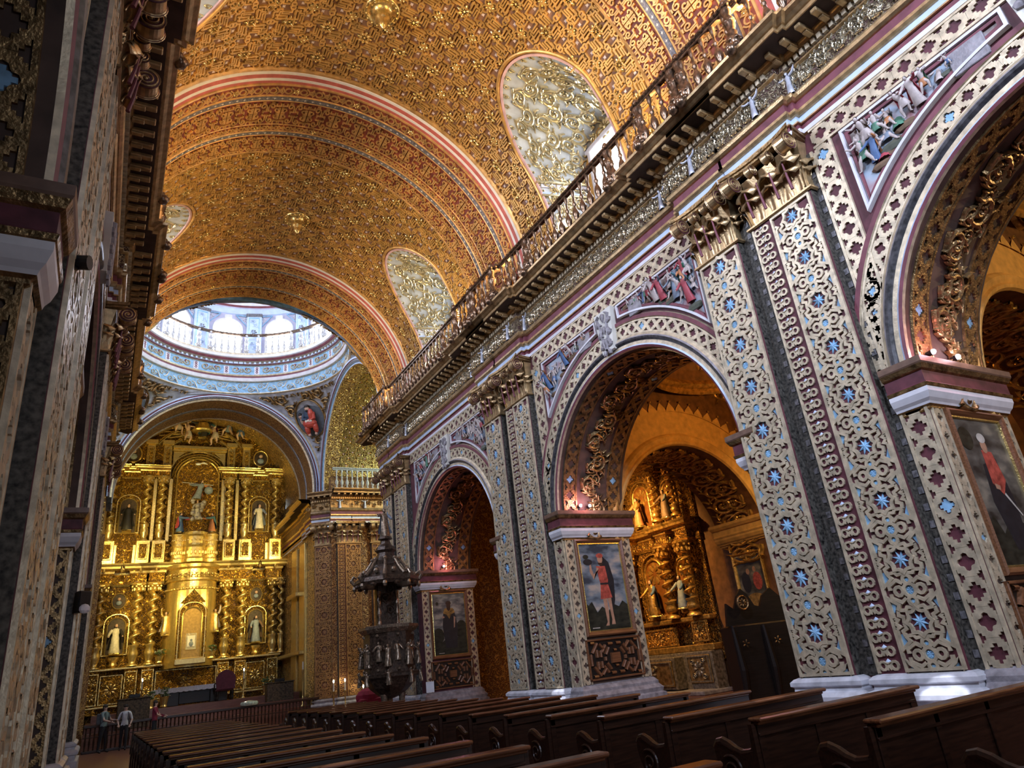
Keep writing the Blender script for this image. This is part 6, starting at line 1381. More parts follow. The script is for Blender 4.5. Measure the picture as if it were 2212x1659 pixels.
def ell(cx, cz, rx, rz, n=20, a0=0, a1=360, rot=0):
    a = np.radians(np.linspace(a0, a1, n, endpoint=False)); x = rx*np.cos(a); z = rz*np.sin(a); c, s = math.cos(R(rot)), math.sin(R(rot)); return [(cx+p*c-q*s, cz+p*s+q*c) for p, q in zip(x, z)]
def painting(loc, label, sky, shapes, W_=1.40, H_=2.14, rz=0.0, frame=FRAMEW, sc=1.0):
    t = empty('painting', loc, rz); t.scale = (sc, 1, sc); tag(t, label, 'painting', None)
    m = MB(); pr = [(0.0, 0.0), (0.0, -0.07), (0.03, -0.09), (0.06, -0.07), (0.09, -0.045), (0.11, -0.05), (0.12, -0.02)]
    P = np.array([[(sx*(W_/2-q), y, H_/2*(1+sz)-sz*q) for sx, sz in ((-1, -1), (1, -1), (1, 1), (-1, 1), (-1, -1))] for q, y in pr])
    m.grid(P[:3], 0); m.grid(P[2:5], 0); m.grid(P[4:], 1); m.build('frame', [frame, G_BRIGHT], t)
    m = MB(); m.add([(-W_/2+0.1, -0.022, 0.1), (W_/2-0.1, -0.022, 0.1), (W_/2-0.1, -0.022, H_-0.1), (-W_/2+0.1, -0.022, H_-0.1)], [(0, 1, 2, 3)], 0)
    mats = [sky]
    for i, (mt, poly) in enumerate(shapes):
        if mt not in mats: mats.append(mt)
        y = -0.023-0.0006*(i+1); m.add([(x, y, z) for x, z in poly], [tuple(range(len(poly)))], mats.index(mt))
    m.build('canvas', mats, t); return t
hills = [(-0.6, 0.1), (0.6, 0.1), (0.6, 0.62), (0.45, 0.72), (0.33, 0.60), (0.18, 0.66), (0.02, 0.52), (-0.15, 0.62), (-0.3, 0.50), (-0.42, 0.74), (-0.52, 0.66), (-0.6, 0.72)]
red_man = [(HILL, hills), (PDK, [(0.02, 1.78), (0.22, 1.60), (0.30, 1.2), (0.25, 0.75), (0.15, 0.5), (-0.02, 0.9), (-0.05, 1.5)]), (PFL, [(-0.10, 0.85), (-0.06, 0.28), (-0.12, 0.20), (-0.02, 0.20), (0.02, 0.5), (0.02, 0.86)]), (PFL, [(0.03, 0.85), (0.08, 0.32), (0.05, 0.22), (0.16, 0.22), (0.14, 0.5), (0.14, 0.86)]),
    (PRED, [(-0.16, 1.52), (0.10, 1.52), (0.13, 1.2), (0.11, 1.12), (0.18, 0.80), (-0.16, 0.78), (-0.10, 1.12), (-0.12, 1.2)]), (PDK, [(-0.11, 1.14), (0.12, 1.14), (0.12, 1.10), (-0.11, 1.10)]), (PFL, [(-0.14, 1.50), (-0.27, 1.22), (-0.36, 1.40), (-0.33, 1.62), (-0.38, 1.66), (-0.30, 1.66), (-0.29, 1.45), (-0.25, 1.34), (-0.08, 1.46)]), (PFL, ell(-0.02, 1.68, 0.075, 0.10)), (PHAIR, ell(-0.02, 1.60, 0.07, 0.07, a0=180, a1=360)), (PRED, ell(-0.02, 1.76, 0.10, 0.055)),
    (PDK, ell(-0.38, 1.62, 0.13, 0.07)), (HILL, ell(-0.42, 1.74, 0.08, 0.05)), (PWH, [(-0.50, 0.16), (-0.30, 0.16), (-0.30, 0.18), (-0.50, 0.18)])]
dark_man = [(HILL, hills), (HILL, ell(-0.42, 0.70, 0.2, 0.25)), (HILL, ell(0.42, 0.85, 0.22, 0.3)), (PDK, [(-0.20, 1.50), (0.18, 1.52), (0.28, 1.0), (0.22, 0.3), (-0.18, 0.3), (-0.26, 1.0)]), (PYEL, [(-0.16, 1.56), (0.14, 1.56), (0.22, 1.42), (0.08, 1.36), (0.0, 1.22), (-0.1, 1.36), (-0.22, 1.40)]), (PFL, ell(-0.01, 1.66, 0.075, 0.10)), (PHAIR, ell(-0.01, 1.72, 0.10, 0.075)), (PHAIR, [(-0.09, 1.66), (0.07, 1.66), (0.05, 1.52), (-0.01, 1.46), (-0.07, 1.52)]), (PFL, [(0.16, 1.30), (0.22, 1.26), (0.18, 0.95), (0.14, 0.92)]), (PFL, ell(-0.22, 1.28, 0.05, 0.03)), (HILL, ell(-0.42, 1.72, 0.05, 0.06)), (PWH, [(-0.45, 0.16), (-0.25, 0.16), (-0.25, 0.175), (-0.45, 0.175)])]
turban = [(HILL, hills), (PDK, [(-0.2, 1.4), (0.16, 1.5), (0.26, 0.9), (0.2, 0.3), (-0.12, 0.3), (-0.28, 0.9)]), (PRED, [(-0.12, 1.6), (0.12, 1.58), (0.22, 1.2), (0.05, 1.0), (-0.14, 1.15)]), (PFL, ell(-0.02, 1.66, 0.075, 0.10)), (PWH, ell(-0.02, 1.77, 0.10, 0.07)), (PFL, [(-0.10, 1.15), (0.02, 1.12), (0.0, 1.06), (-0.1, 1.08)]), (HILL, ell(-0.4, 1.75, 0.16, 0.16)), (PWH, [(0.05, 1.0), (0.3, 0.72), (0.32, 0.74), (0.08, 1.03)])]
for k, sh_, sky, lab in ((-1, turban, CLOUDS3, 'dim tall painting of a turbaned figure in red at the right edge, walnut frame'), (0, red_man, CLOUDS2, 'tall painting of a bearded man in a short red tunic, between the right arches'), (1, dark_man, CLOUDS, 'tall painting of a bearded man with an ochre cape under bright clouds')):
    y = JF+BAY*k; painting((X0+5.76, y-0.012, 1.86), lab, sky, sh_)
    o = put('panelling', hexpanel, [FRAMEW, BLACKW], None, key='hexpanel'); o.location = (X0+5.76, y-0.035, 1.38); tag(o, ('bolection panel under the dim turbaned figure painting', 'bolection panel of rounded walnut bars under the red tunic painting', 'bolection panel of walnut bars under the ochre cape painting')[k+1], 'wall panel', 'panels below the arcade paintings')
    # stone skirting and narrow openwork borders on the reveal
    m = MB(); pr = [(0.20, 0), (0.20, 0.55), (0.15, 0.58), (0.17, 0.66), (0.10, 0.74), (0.10, 0.80), (0.05, 0.86), (0.0, 0.9)]
    for i in range(len(pr)-1): (q0, z0), (q1, z1) = pr[i], pr[i+1]; m.add([(DW-q0, -q0, z0), (DB+q0, -q0, z0), (DB+q1, -q1, z1), (DW-q1, -q1, z1)], [(0, 1, 2, 3)], 0); m.add([(DW-q0, -q0, z0), (DW-q0, 0.4, z0), (DW-q1, 0.4, z1), (DW-q1, -q1, z1)], [(0, 1, 2, 3)], 0)
    nb = empty('trim_%d' % (20+k), (X0, y, 0)); nb['kind'] = 'structure'; m.build('skirting', [STONE], nb)
    m = MB(); quatre_strip(0.20, 3.1, 0.24).to(m, flat((DW+0.12, 0, 0.9), (1, 0, 0), (0, 0, 1), (0, -1, 0))); quatre_strip(0.24, 3.1, 0.28).to(m, flat((DB-0.14, 0, 0.9), (1, 0, 0), (0, 0, 1), (0, -1, 0)))
    m.build('reveal_openwork', GMATS, nb)
for k in (0, 1):     # left wall: frames on reveals that face the camera
    y = JF-BAY+BAY*k; t = painting((X0-5.76, y-0.012, 1.86), ('dark painting on the nearest left pier reveal, only its gilt frame edge showing', 'dark painting on the second left pier reveal, seen edge on')[k], CLOUDS3, dark_man)
    o = put('panelling', hexpanel, [FRAMEW, BLACKW], None, key='hexpanel'); o.location = (X0-5.76, y-0.035, 1.38); tag(o, ('bolection panel at the foot of the nearest left pier', 'bolection panel at the foot of the second left pier')[k], 'wall panel', 'panels below the arcade paintings')
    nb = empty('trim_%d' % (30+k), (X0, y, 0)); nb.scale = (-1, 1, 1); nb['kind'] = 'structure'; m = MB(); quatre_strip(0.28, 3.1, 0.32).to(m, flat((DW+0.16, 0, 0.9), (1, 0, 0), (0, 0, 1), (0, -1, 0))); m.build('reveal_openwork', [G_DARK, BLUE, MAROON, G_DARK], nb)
# small spotlights standing on the imposts
def bulb(loc, label, col, mt, e, grp=None):
    t = empty('spotlight', loc); tag(t, label, 'spotlight', grp); m = MB(); m.bbox(-0.05, 0.05, -0.04, 0.06, 0, 0.03, 0.005); m.tube([(0, 0.02, 0.02), (0, 0.02, 0.10)], 0.012); m.tube([(0, 0.05, 0.12), (0, -0.05, 0.12)], [0.03, 0.045], 10); m.build('lamp_body', BLACK, t)
    m = MB(); m.ball((0, -0.06, 0.125), 0.036, 10); m.build('lit_bulb', mt, t); point('spotlight_glow', (loc[0], loc[1]-0.22, loc[2]+0.16), e, col, 0.05)
ROSE = (1.0, 0.30, 0.38); PALE = (1.0, 0.8, 0.95)
for k, pts in ((-1, ((5.15, 'nearer lit pink spotlight on the impost at the right edge'), (5.75, 'second lit violet spotlight on the impost at the right edge'))), (0, ((5.35, 'lit pink spotlight above the red tunic painting'), (5.62, 'lit violet spotlight beside the pink one above the red tunic painting'))), (1, ((5.65, 'lit pink spotlight above the ochre cape painting'),))):
    for i, (d, lab) in enumerate(pts): bulb((X0+d, JF+BAY*k-0.08, 4.665), lab, ROSE if i == 0 else PALE, BULB, 16 if i == 0 else 6)
# ------------------------------------------------------------------ side aisle chapels on the right
def toothed(r, zc, cx, y, n=34, h=0.16, z0=None):
    V = []
    return V
AC, AZ, AR = 9.19, 3.95, 2.59     # transverse arch: centre from axis, spring, radius
def transverse():
    m = MB(); a = np.linspace(0, PI, 41); X = AC-AR*np.cos(a); Z_ = AZ+AR*np.sin(a); x0, x1 = DB, 12.6; zt = 9.6
    # plaster field up to the toothed edge, darker beyond
    m.add([(AC-AR, 0, 0), (x0, 0, 0), (x0, 0, AZ), (AC-AR, 0, AZ)], [(0, 1, 2, 3)], 0); m.add([(x1, 0, 0), (AC+AR, 0, 0), (AC+AR, 0, AZ), (x1, 0, AZ)], [(0, 1, 2, 3)], 0)
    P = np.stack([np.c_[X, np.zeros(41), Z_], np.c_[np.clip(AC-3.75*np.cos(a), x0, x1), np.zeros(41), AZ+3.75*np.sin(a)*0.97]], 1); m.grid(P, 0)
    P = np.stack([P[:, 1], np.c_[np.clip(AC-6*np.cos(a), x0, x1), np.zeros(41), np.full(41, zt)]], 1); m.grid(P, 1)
    # intrados and back
    P = np.stack([np.c_[X, np.full(41, y), Z_] for y in (0, 1.8)], 1); m.grid(P, 1)
    for x in (AC-AR, AC+AR): m.add([(x, 0, 0), (x, 1.8, 0), (x, 1.8, AZ), (x, 0, AZ)], [(0, 1, 2, 3)], 1)
    # mouldings of the arch
    for (r0, p0), (r1, p1), k in (((2.59, 0), (2.62, 0.06), 0), ((2.62, 0.06), (2.68, 0.08), 2), ((2.68, 0.08), (2.72, 0.04), 2), ((2.72, 0.04), (2.78, 0.07), 0), ((2.78, 0.07), (2.84, 0.09), 2), ((2.84, 0.09), (2.90, 0.05), 2), ((2.90, 0.05), (2.94, 0.0), 0)):
        m.grid(np.stack([np.c_[AC-r*np.cos(a), np.full(41, -p), AZ+r*np.sin(a)] for r, p in ((r0, p0), (r1, p1))], 1), k)
    # toothed fringe with pearl tips
    n = 34
    for i in range(n):
        t = PI*(i+0.5)/n; c, s = -math.cos(t), math.sin(t)
        if AC+c*3.9 < x0 or AC+c*3.9 > x1: continue
        q = lambda r, dt: (AC-r*math.cos(t+dt), -0.03, AZ+r*math.sin(t+dt)*0.97)
        m.add([q(3.70, -PI/n/2), q(3.70, PI/n/2), q(3.80, PI/n/2.6), q(3.97, 0), q(3.80, -PI/n/2.6)], [(0, 1, 2, 3, 4)], 0); p = q(4.0, 0); m.ball((p[0], p[1]-0.03, p[2]), 0.035, 6, 3)
    return m
def trans_orn():
    m = MB(); o = along(acanthus(0.85, 1.0, h=0.07), 1.0, PI*AR); o.merge(along(acanthus(0.8, 1.0, h=0.05, flip=-1), 1.0, PI*AR)); o.to(m, lambda P: (lambda a, r: np.c_[AC-r*np.cos(a), 0.9+P[:, 0]*1.7, AZ+r*np.sin(a)])(P[:, 1]/AR, AR-P[:, 2]))
    for sx in (-1, 1):
        t = acanthus(1.0, 1.1, h=0.12, flip=sx); t.to(m, flat((AC+sx*2.75, 0, AZ+3.2), (1, 0, 0), (0, 0, 1), (0, -1, 0))); t.to(m, flat((AC+sx*1.9, 0, AZ+4.0), (0.7, 0, 0.7), (-0.7, 0, 0.7), (0, -1, 0)))
    return m
def aisle_dome():
    m = MB(); m.lathe([(2.55, 7.95), (2.50, 8.0), (2.50, 8.10), (2.42, 8.14), (2.36, 8.2), (2.42, 8.3), (2.45, 8.35)], 40, c=(AC, -2.9, 0), m=2, cap=False); t = np.linspace(0, PI/2*0.98, 9)
    for a0, a1 in zip(t[:-1], t[1:]): m.lathe([(2.45*math.cos(a0), 8.35+1.5*math.sin(a0)), (2.45*math.cos(a1), 8.35+1.5*math.sin(a1))], 40, c=(AC, -2.9, 0), m=1, cap=False)
    o = along(acanthus(1.0, 1.3, h=0.08), 1.3, 15.2); o.to(m, lambda P: (lambda a, e: np.c_[AC+(2.42-P[:, 2])*np.cos(a)*np.cos(e), -2.9+(2.42-P[:, 2])*np.sin(a)*np.cos(e), 8.35+1.5*np.sin(e)])(P[:, 1]/2.42, 0.45+P[:, 0]*0.6)); return m
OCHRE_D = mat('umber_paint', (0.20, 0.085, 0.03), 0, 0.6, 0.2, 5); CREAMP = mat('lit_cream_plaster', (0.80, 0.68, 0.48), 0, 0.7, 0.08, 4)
for k in (-1, 0, 1):
    wn = empty('wall_chapel_%d' % (k+2), (X0, JF+0.03+BAY*k, 0)); wn['kind'] = 'structure'
    if k < 1:
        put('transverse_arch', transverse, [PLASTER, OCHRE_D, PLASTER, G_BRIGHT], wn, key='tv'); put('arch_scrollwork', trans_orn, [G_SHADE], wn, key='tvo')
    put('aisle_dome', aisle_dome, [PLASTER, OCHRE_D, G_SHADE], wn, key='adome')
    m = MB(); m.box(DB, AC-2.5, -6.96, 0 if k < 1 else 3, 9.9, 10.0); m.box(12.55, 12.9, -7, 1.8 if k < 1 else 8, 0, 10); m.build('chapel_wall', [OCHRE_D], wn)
# rear end of the aisle
# chapel altarpieces on the outer wall, facing the nave
CH = (-1.95, -0.95, 0.95, 1.95)
def chapel_retable(y, lab, full=True):
    t = empty('altarpiece', (X0+12.45, y, 0), -PI/2); tag(t, lab, 'altarpiece', 'gilded altarpieces of the right side chapels')
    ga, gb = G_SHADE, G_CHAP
    def bb(): m = MB(); m.box(-2.45, 2.45, 0, 0.1, 0.9, 7.4, 1); panel_orn(m, -2.3, -1.6, 1.45, 2.1, -0.3); panel_orn(m, 1.6, 2.3, 1.45, 2.1, -0.3); panel_orn(m, -0.8, 0.8, 1.4, 2.0, -0.25); m.bbox(-2.45, 2.45, -0.34, 0, 2.1, 2.25, 0.03, 0); m.bbox(-2.45, 2.45, -0.4, 0, 1.2, 1.4, 0.03, 0); return m
    put('backboard', bb, [ga, gb], t, key='ch_bb')
    for x in CH:
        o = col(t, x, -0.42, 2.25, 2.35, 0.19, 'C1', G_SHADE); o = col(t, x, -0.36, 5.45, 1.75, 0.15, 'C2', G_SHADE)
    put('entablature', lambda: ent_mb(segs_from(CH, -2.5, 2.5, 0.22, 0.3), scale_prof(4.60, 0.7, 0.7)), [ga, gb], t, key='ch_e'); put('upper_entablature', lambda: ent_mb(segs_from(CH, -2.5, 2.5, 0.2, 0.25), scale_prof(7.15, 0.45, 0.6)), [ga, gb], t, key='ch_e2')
    def ni():
        m = MB()
        for cx, z, w_, h_ in ((0, 2.4, 0.95, 1.9), (-1.45, 2.5, 0.55, 1.5), (1.45, 2.5, 0.55, 1.5), (0, 5.45, 0.85, 1.5), (-1.45, 5.45, 0.5, 1.25), (1.45, 5.45, 0.5, 1.25)):
            niche(m, cx, z, w_, h_, -0.02, 2); m.bbox(cx-w_*0.42, cx+w_*0.42, -0.3, 0, z-0.12, z, 0.02, 0); o = Orn(); o.petals(cx, z+h_-w_*0.5, w_*0.42, 9, 0, 0.05, 0.4, 10); o.to(m, flat((0, -0.05, 0), (1, 0, 0), (0, 0, 1), (0, -1, 0)))
        return m
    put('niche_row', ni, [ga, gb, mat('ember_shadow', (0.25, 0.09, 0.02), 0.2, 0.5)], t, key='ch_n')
    def mensa(): m = MB(); m.bbox(-1.1, 1.1, -0.9, -0.1, 0.15, 1.1, 0.02, 0); panel_orn(m, -1.0, 1.0, 0.25, 1.0, -0.92); m.bbox(-2.4, 2.4, -0.5, 0, 0.1, 1.2, 0.02, 0); [panel_orn(m, s_*1.8-0.5, s_*1.8+0.5, 0.3, 1.1, -0.52) for s_ in (-1, 1)]; m.bbox(-2.5, 2.5, -1.2, 0, 0, 0.12, 0.02, 2); return m
    put('altar_front', mensa, [mat('silvered_wood', (0.30, 0.26, 0.22), 0.5, 0.4, 0.3, 12), G_DARK, STONE], t, key='ch_m'); return t
chapel_retable(19.0, 'orange lit chapel altarpiece of twisted columns seen through the middle arch'); chapel_retable(10.4, 'gilded chapel altarpiece glimpsed through the nearest arch at the right edge'); chapel_retable(27.6, 'small bright sliver of gilded altarpiece seen through the farthest arch')
Yq = lambda y, z, x=12.1: (X0+x, y, z)
statue('saint in gold and blue in the lower niche of the orange chapel altarpiece', Yq(19.0, 2.4), -PI/2, 1.15, G_SHADE, BLUEROBE, seed=3); statue('figure in pale blue in the right shell niche of the chapel', Yq(17.55, 2.5), -PI/2, 1.0, GREYR, BLUEROBE, seed=4); statue('orange robed saint in the upper middle chapel niche', Yq(19.0, 5.45), -PI/2, 1.0, ORANGER, G_SHADE, seed=2); statue('brown robed saint in the upper right chapel niche', Yq(17.55, 5.45), -PI/2, 0.95, BROWNR, GREYR, seed=6)
painting((X0+AC+AR-0.02, 14.2, 2.0), 'dark gilt framed painting of a dove over kneeling figures, on the chapel jamb', CLOUDS3, [(HILL, hills), (PYEL, ell(0.0, 0.5, 0.4, 0.22)), (PRED, ell(0.25, 1.1, 0.2, 0.3)), (PDK, ell(-0.25, 1.1, 0.2, 0.35)), (PFL, ell(-0.1, 1.45, 0.08, 0.1)), (PFL, ell(0.2, 1.5, 0.07, 0.09)), (PWH, ell(0.1, 1.82, 0.16, 0.05, rot=25))], W_=1.35, H_=2.1, rz=-PI/2, frame=G_SHADE, sc=0.82)
m = MB(); P = np.array([[(AC+AR+0.1, -q, z), (AC+AR-q, -q, z), (AC+AR-q, 1.8+q, z)] for q, z, _ in IMP]); m.grid(P, 0); P[:, :, 2] += 0
nb = empty('trim_40', (X0, JF+0.03, 0)); nb['kind'] = 'structure'; m.build('chapel_impost', [PLASTER], nb)
bulb((X0+AC+AR-0.15, 14.3, 4.68), 'small lit warm bulb on the chapel impost', (1, 0.6, 0.3), BULBW, 10)
# carved black chair of state / confessional
t = empty('confessional', (13.3, 12.0, 0), R(-25)); tag(t, 'tall black carved confessional with pinnacles standing inside the middle arch', 'confessional')
m = MB(); m.bbox(-0.75, 0.75, -0.35, 0.45, 0, 1.75, 0.03); m.prism([(-0.8, 1.75), (-0.72, 2.25), (-0.55, 2.1), (-0.42, 2.4), (-0.30, 2.55), (-0.16, 2.4), (-0.05, 2.15), (0.08, 2.1), (0.2, 2.35), (0.42, 2.5), (0.6, 2.3), (0.72, 2.15), (0.8, 1.75)], -0.2, -0.1, 'y')
for x in (-0.75, -0.02, 0.75): m.tube([(x, -0.38, 0.1), (x+0.03, -0.42, 0.8), (x, -0.38, 1.7)], [0.06, 0.09, 0.05], 8)
m.build('body', BLACKW, t)
o = Orn(); o.strap(arc(-0.42, 2.22, 0.12, 0, 360, 16, ry=0.15), 0.05, 0.05, True, rnd=True); o.petals(-0.42, 2.22, 0.1, 8, 0, 0.04); [o.petals(x, 1.35, 0.09, 5, 0, 0.04) for x in (-0.55, 0.2)]; m = MB(); o.to(m, flat((0, -0.45, 0), (1, 0, 0), (0, 0, 1), (0, -1, 0))); m.build('gilt_ornament', G_DARK, t)
# chapel lights: warm lamps hidden on the cornices
for y, e in ((19.2, 1500), (10.4, 500), (27.5, 900)): 
    spot('chapel_lamp', (X0+9.3, y-1.5, 6.6), (X0+12.4, y+0.3, 4.0), e*1.1, (1.0, 0.55, 0.15) if y > 15 else GOLDL, 110, 0.8, 0.12)
point('aisle_dome_lamp', (X0+9.4, 9.6, 6.9), 210, (1.0, 0.5, 0.12), 0.15); point('aisle_dome_lamp', (X0+9.4, 0.9, 6.9), 230, (1.0, 0.72, 0.35), 0.15); point('aisle_dome_lamp', (X0+9.4, 18.6, 7.4), 60, (1.0, 0.45, 0.1), 0.15)
# ------------------------------------------------------------------ pews
def pew_parts(L):
    """long bench facing +y (backs to the camera); local origin at the left end of the back, floor"""
    H = 0.886; out = []
    m = MB(); m.bbox(0.0, L, 0.0, 0.03, 0.10, H-0.03, 0.006); n = max(2, int(L/0.72))
    for i in range(n+1): x = i*(L-0.07)/n; m.bbox(x, x+0.07, -0.018, 0.0, 0.10, H-0.06, 0.005)
    m.bbox(0, L, -0.018, 0.0, H-0.14, H-0.06, 0.005); m.bbox(0, L, -0.018, 0, 0.12, 0.22, 0.005); m.bbox(0, L, -0.03, 0.0, H-0.15, H-0.125, 0.006); out.append(('backrest', m, PEW))
    m = MB(); m.bbox(-0.03, L+0.03, -0.10, 0.055, H-0.035, H, 0.012); m.bbox(-0.015, L+0.015, -0.055, 0.04, H-0.06, H-0.035, 0.008); out.append(('top_ledge', m, PEWTOP))
    m = MB(); m.bbox(0.03, L-0.03, 0.03, 0.42, 0.42, 0.455, 0.01); m.bbox(0.03, L-0.03, 0.36, 0.40, 0.30, 0.42, 0.006); out.append(('seat', m, PEW))
    prof = [(0.0, 0.0), (0.46, 0.0), (0.46, 0.10), (0.42, 0.16), (0.41, 0.36), (0.47, 0.46), (0.50, 0.56), (0.50, 0.62), (0.46, 0.67), (0.40, 0.68), (0.33, 0.655), (0.26, 0.615), (0.18, 0.59), (0.10, 0.60), (0.05, 0.66), (0.04, H-0.05), (0.0, H-0.05)]
    def end(x0):
        m = MB(); m.prism(prof, x0, x0+0.05, 'x'); cap_ = [(0.04, 0.62), (0.10, 0.605), (0.18, 0.595), (0.26, 0.62), (0.33, 0.66), (0.40, 0.685), (0.46, 0.675), (0.505, 0.63)]; m.tube([(x0+0.025, y, z+0.01) for y, z in cap_], [0.026, 0.03, 0.032, 0.034, 0.036, 0.036, 0.034, 0.028], 8)
        o = Orn(); o.strap(spiral(0.32, 0.46, 0.13, 0.02, 60, 700, 40), 0.022, 0.018, rnd=True)
        for nx, xx in ((-1, x0), (1, x0+0.05)): o.to(m, flat((xx, 0, 0), (0, 1, 0), (0, 0, 1), (nx, 0, 0)))
        return m
    out.append(('end_panel', end(-0.05), PEW)); out.append(('end_panel', end(L), PEW))
    m = MB(); m.bbox(0.05, L-0.05, -0.34, -0.20, 0.16, 0.20, 0.01); [m.bbox(x, x+0.05, -0.34, 0.0, 0.0, 0.16, 0.006) for x in (0.1, L/2, L-0.2)]; out.append(('kneeler', m, PEW)); return out
ORD = ['nearest', 'second', 'third', 'fourth', 'fifth', 'sixth', 'seventh', 'eighth', 'ninth', 'tenth', 'eleventh', 'twelfth', 'thirteenth', 'fourteenth', 'fifteenth', 'sixteenth', 'seventeenth', 'eighteenth', 'nineteenth']
cache = {}
def pew(x, y, L, label, grp):
    t = empty('pew', (x, y, 0)); tag(t, label, 'pew', grp)
    if L not in cache: cache[L] = [(o.name.split('.')[0], o.data) for o in [m.build(nm, mt, t) for nm, m, mt in pew_parts(L)]]
    else:
        for nm, me in cache[L]: o = bpy.data.objects.new(nm, me); S.collection.objects.link(o); o.parent = t
PL = 2.30
for i in range(19):
    y = 2.50+1.13*i; pew(4.97, y, PL, 'dark wooden pew of the right block, %s row from the camera' % ORD[i], 'pews right of the middle aisle')
for i in range(18):
    y = 3.53+1.13*i; pew(0.93, y, PL, 'dark wooden pew of the left block, %s row from the camera' % ORD[i], 'pews left of the middle aisle')
def small(name, cat, label, m, mt, loc=(0, 0, 0), rz=0): o = m.build(name, mt, loc=loc); o.rotation_euler = (0, 0, rz); tag(o, label, cat); return o
# ------------------------------------------------------------------ pulpit by the last pier
PX, PY = 7.62, 21.4
PUL = mat('dark_pulpit_wood', (0.10, 0.065, 0.045), 0.3, 0.30, 0.35, 16, 0.5, 30); PULG = mat('tarnished_pulpit_gilt', (0.36, 0.27, 0.19), 0.6, 0.32, 0.3, 18)
t = empty('pulpit', (PX, PY, 0)); tag(t, 'dark carved polygonal pulpit with a tiered canopy and crowning figure', 'pulpit')
def oct_(prof, n=8, m=0, mb=None, rot=PI/8): mb = mb or MB(); return mb.lathe(prof, n, m=m, a0=rot, a1=rot+2*PI)
m = MB(); 
for sx in (-0.28, 0.3): m.tube([(sx, -0.15, 0), (sx*0.9, -0.15, 0.7), (sx, -0.15, 1.05)], [0.12, 0.07, 0.11], 10)
m.tube([(0.0, 0.2, 0), (0, 0.2, 1.0)], 0.12, 10); m.build('support', [PULG], t)
m = MB(); oct_([(0.10, 0.92), (0.35, 1.0), (0.62, 1.22), (0.78, 1.45), (0.86, 1.52), (0.86, 1.60), (0.80, 1.64), (0.78, 1.76)], mb=m); oct_([(0.76, 1.76), (0.76, 2.78)], mb=m); oct_([(0.80, 2.76), (0.86, 2.82), (0.92, 2.88), (0.92, 2.96), (0.80, 2.98), (0.78, 2.96)], mb=m, m=1); m.build('body', [PUL, PULG], t)
m = MB()
for i in range(8):
    a = PI/8+i*PI/4; c, s = math.cos(a), math.sin(a); f = robed(0.62, arm_l=(0.2, -0.1, 1.0), arm_r=(-0.2, -0.1, 0.9), seed=i); T = Matrix.Translation((0.86*c, 0.86*s, 1.80)) @ Matrix.Rotation(a+PI/2, 4, 'Z'); m.join(f, 0, T)
    f = robed(0.42, arm_l=(0.22, -0.1, 0.9), arm_r=(-0.22, -0.1, 0.9), seed=i+3); T = Matrix.Translation((0.92*c, 0.92*s, 1.30)) @ Matrix.Rotation(a+PI/2, 4, 'Z'); m.join(f, 0, T)
    a2 = a+PI/8; c, s = math.cos(a2), math.sin(a2); f = robed(0.55, seed=i+1); T = Matrix.Translation((0.72*c, 0.72*s, 1.95)) @ Matrix.Rotation(a2+PI/2, 4, 'Z'); m.join(f, 0, T)
    for z in (1.72, 2.68, 2.86): m.ball((0.80*c, 0.80*s, z), 0.05, 6, 0)
m.build('carved_statuettes', [PULG], t)
m = MB(); m.bbox(-0.15, 0.55, 0.55, 0.80, 2.9, 5.2, 0.03, 0)
for x in (-0.1, 0.5): m.tube([(x, 0.5, 2.98+0.1*i) for i in range(12)], [0.05+0.02*math.sin(i*1.9) for i in range(12)], 8, 1)
o = acanthus(0.5, 0.7, h=0.06); o = along(o, 0.7, 1.9); o.to(m, flat((0.2, 0.55, 3.0), (1, 0, 0), (0, 0, 1), (0, -1, 0))); m.build('back_panel', [PUL, PULG], t)
m = MB(); oct_([(0.2, 4.30), (0.85, 4.22), (1.0, 4.18), (1.05, 4.28), (0.98, 4.40), (0.80, 4.46), (0.62, 4.60), (0.50, 4.75), (0.40, 4.82), (0.40, 4.95), (0.30, 5.05), (0.26, 5.2), (0.34, 5.28), (0.30, 5.38), (0.18, 5.48), (0.14, 5.6), (0.24, 5.64), (0.2, 5.72)], mb=m)
for i in range(8):
    a = PI/8+i*PI/4; c, s = math.cos(a), math.sin(a); m.tube([(1.02*c, 1.02*s, 4.30), (1.10*c, 1.10*s, 4.42), (1.02*c, 1.02*s, 4.54), (0.92*c, 0.92*s, 4.48)], [0.05, 0.06, 0.05, 0.03], 8, 1); m.ball((1.0*c, 1.0*s, 4.16), 0.07, 8, 1, (1, 1, 1.5)); m.tube([(0.85*c, 0.85*s, 4.46), (0.6*c, 0.6*s, 4.72), (0.42*c, 0.42*s, 4.98)], [0.07, 0.05, 0.04], 8, 1); m.ball((0.42*c, 0.42*s, 5.0), 0.07, 8, 1)
    a += PI/8; c, s = math.cos(a), math.sin(a); m.ball((0.93*c, 0.93*s, 4.17), 0.10, 8, 0, (1, 1, 0.7)); m.ball((0.7*c, 0.7*s, 4.60), 0.09, 8, 1)
m.build('canopy', [PUL, PULG], t)
m = robed(0.95, arm_l=(0.2, -0.2, 0.6), arm_r=(-0.32, -0.25, 0.72), seed=3); m.build('crowning_figure', [PULG, GREYR, PULG, PUL], t, loc=(0, 0, 5.7), smooth=True)
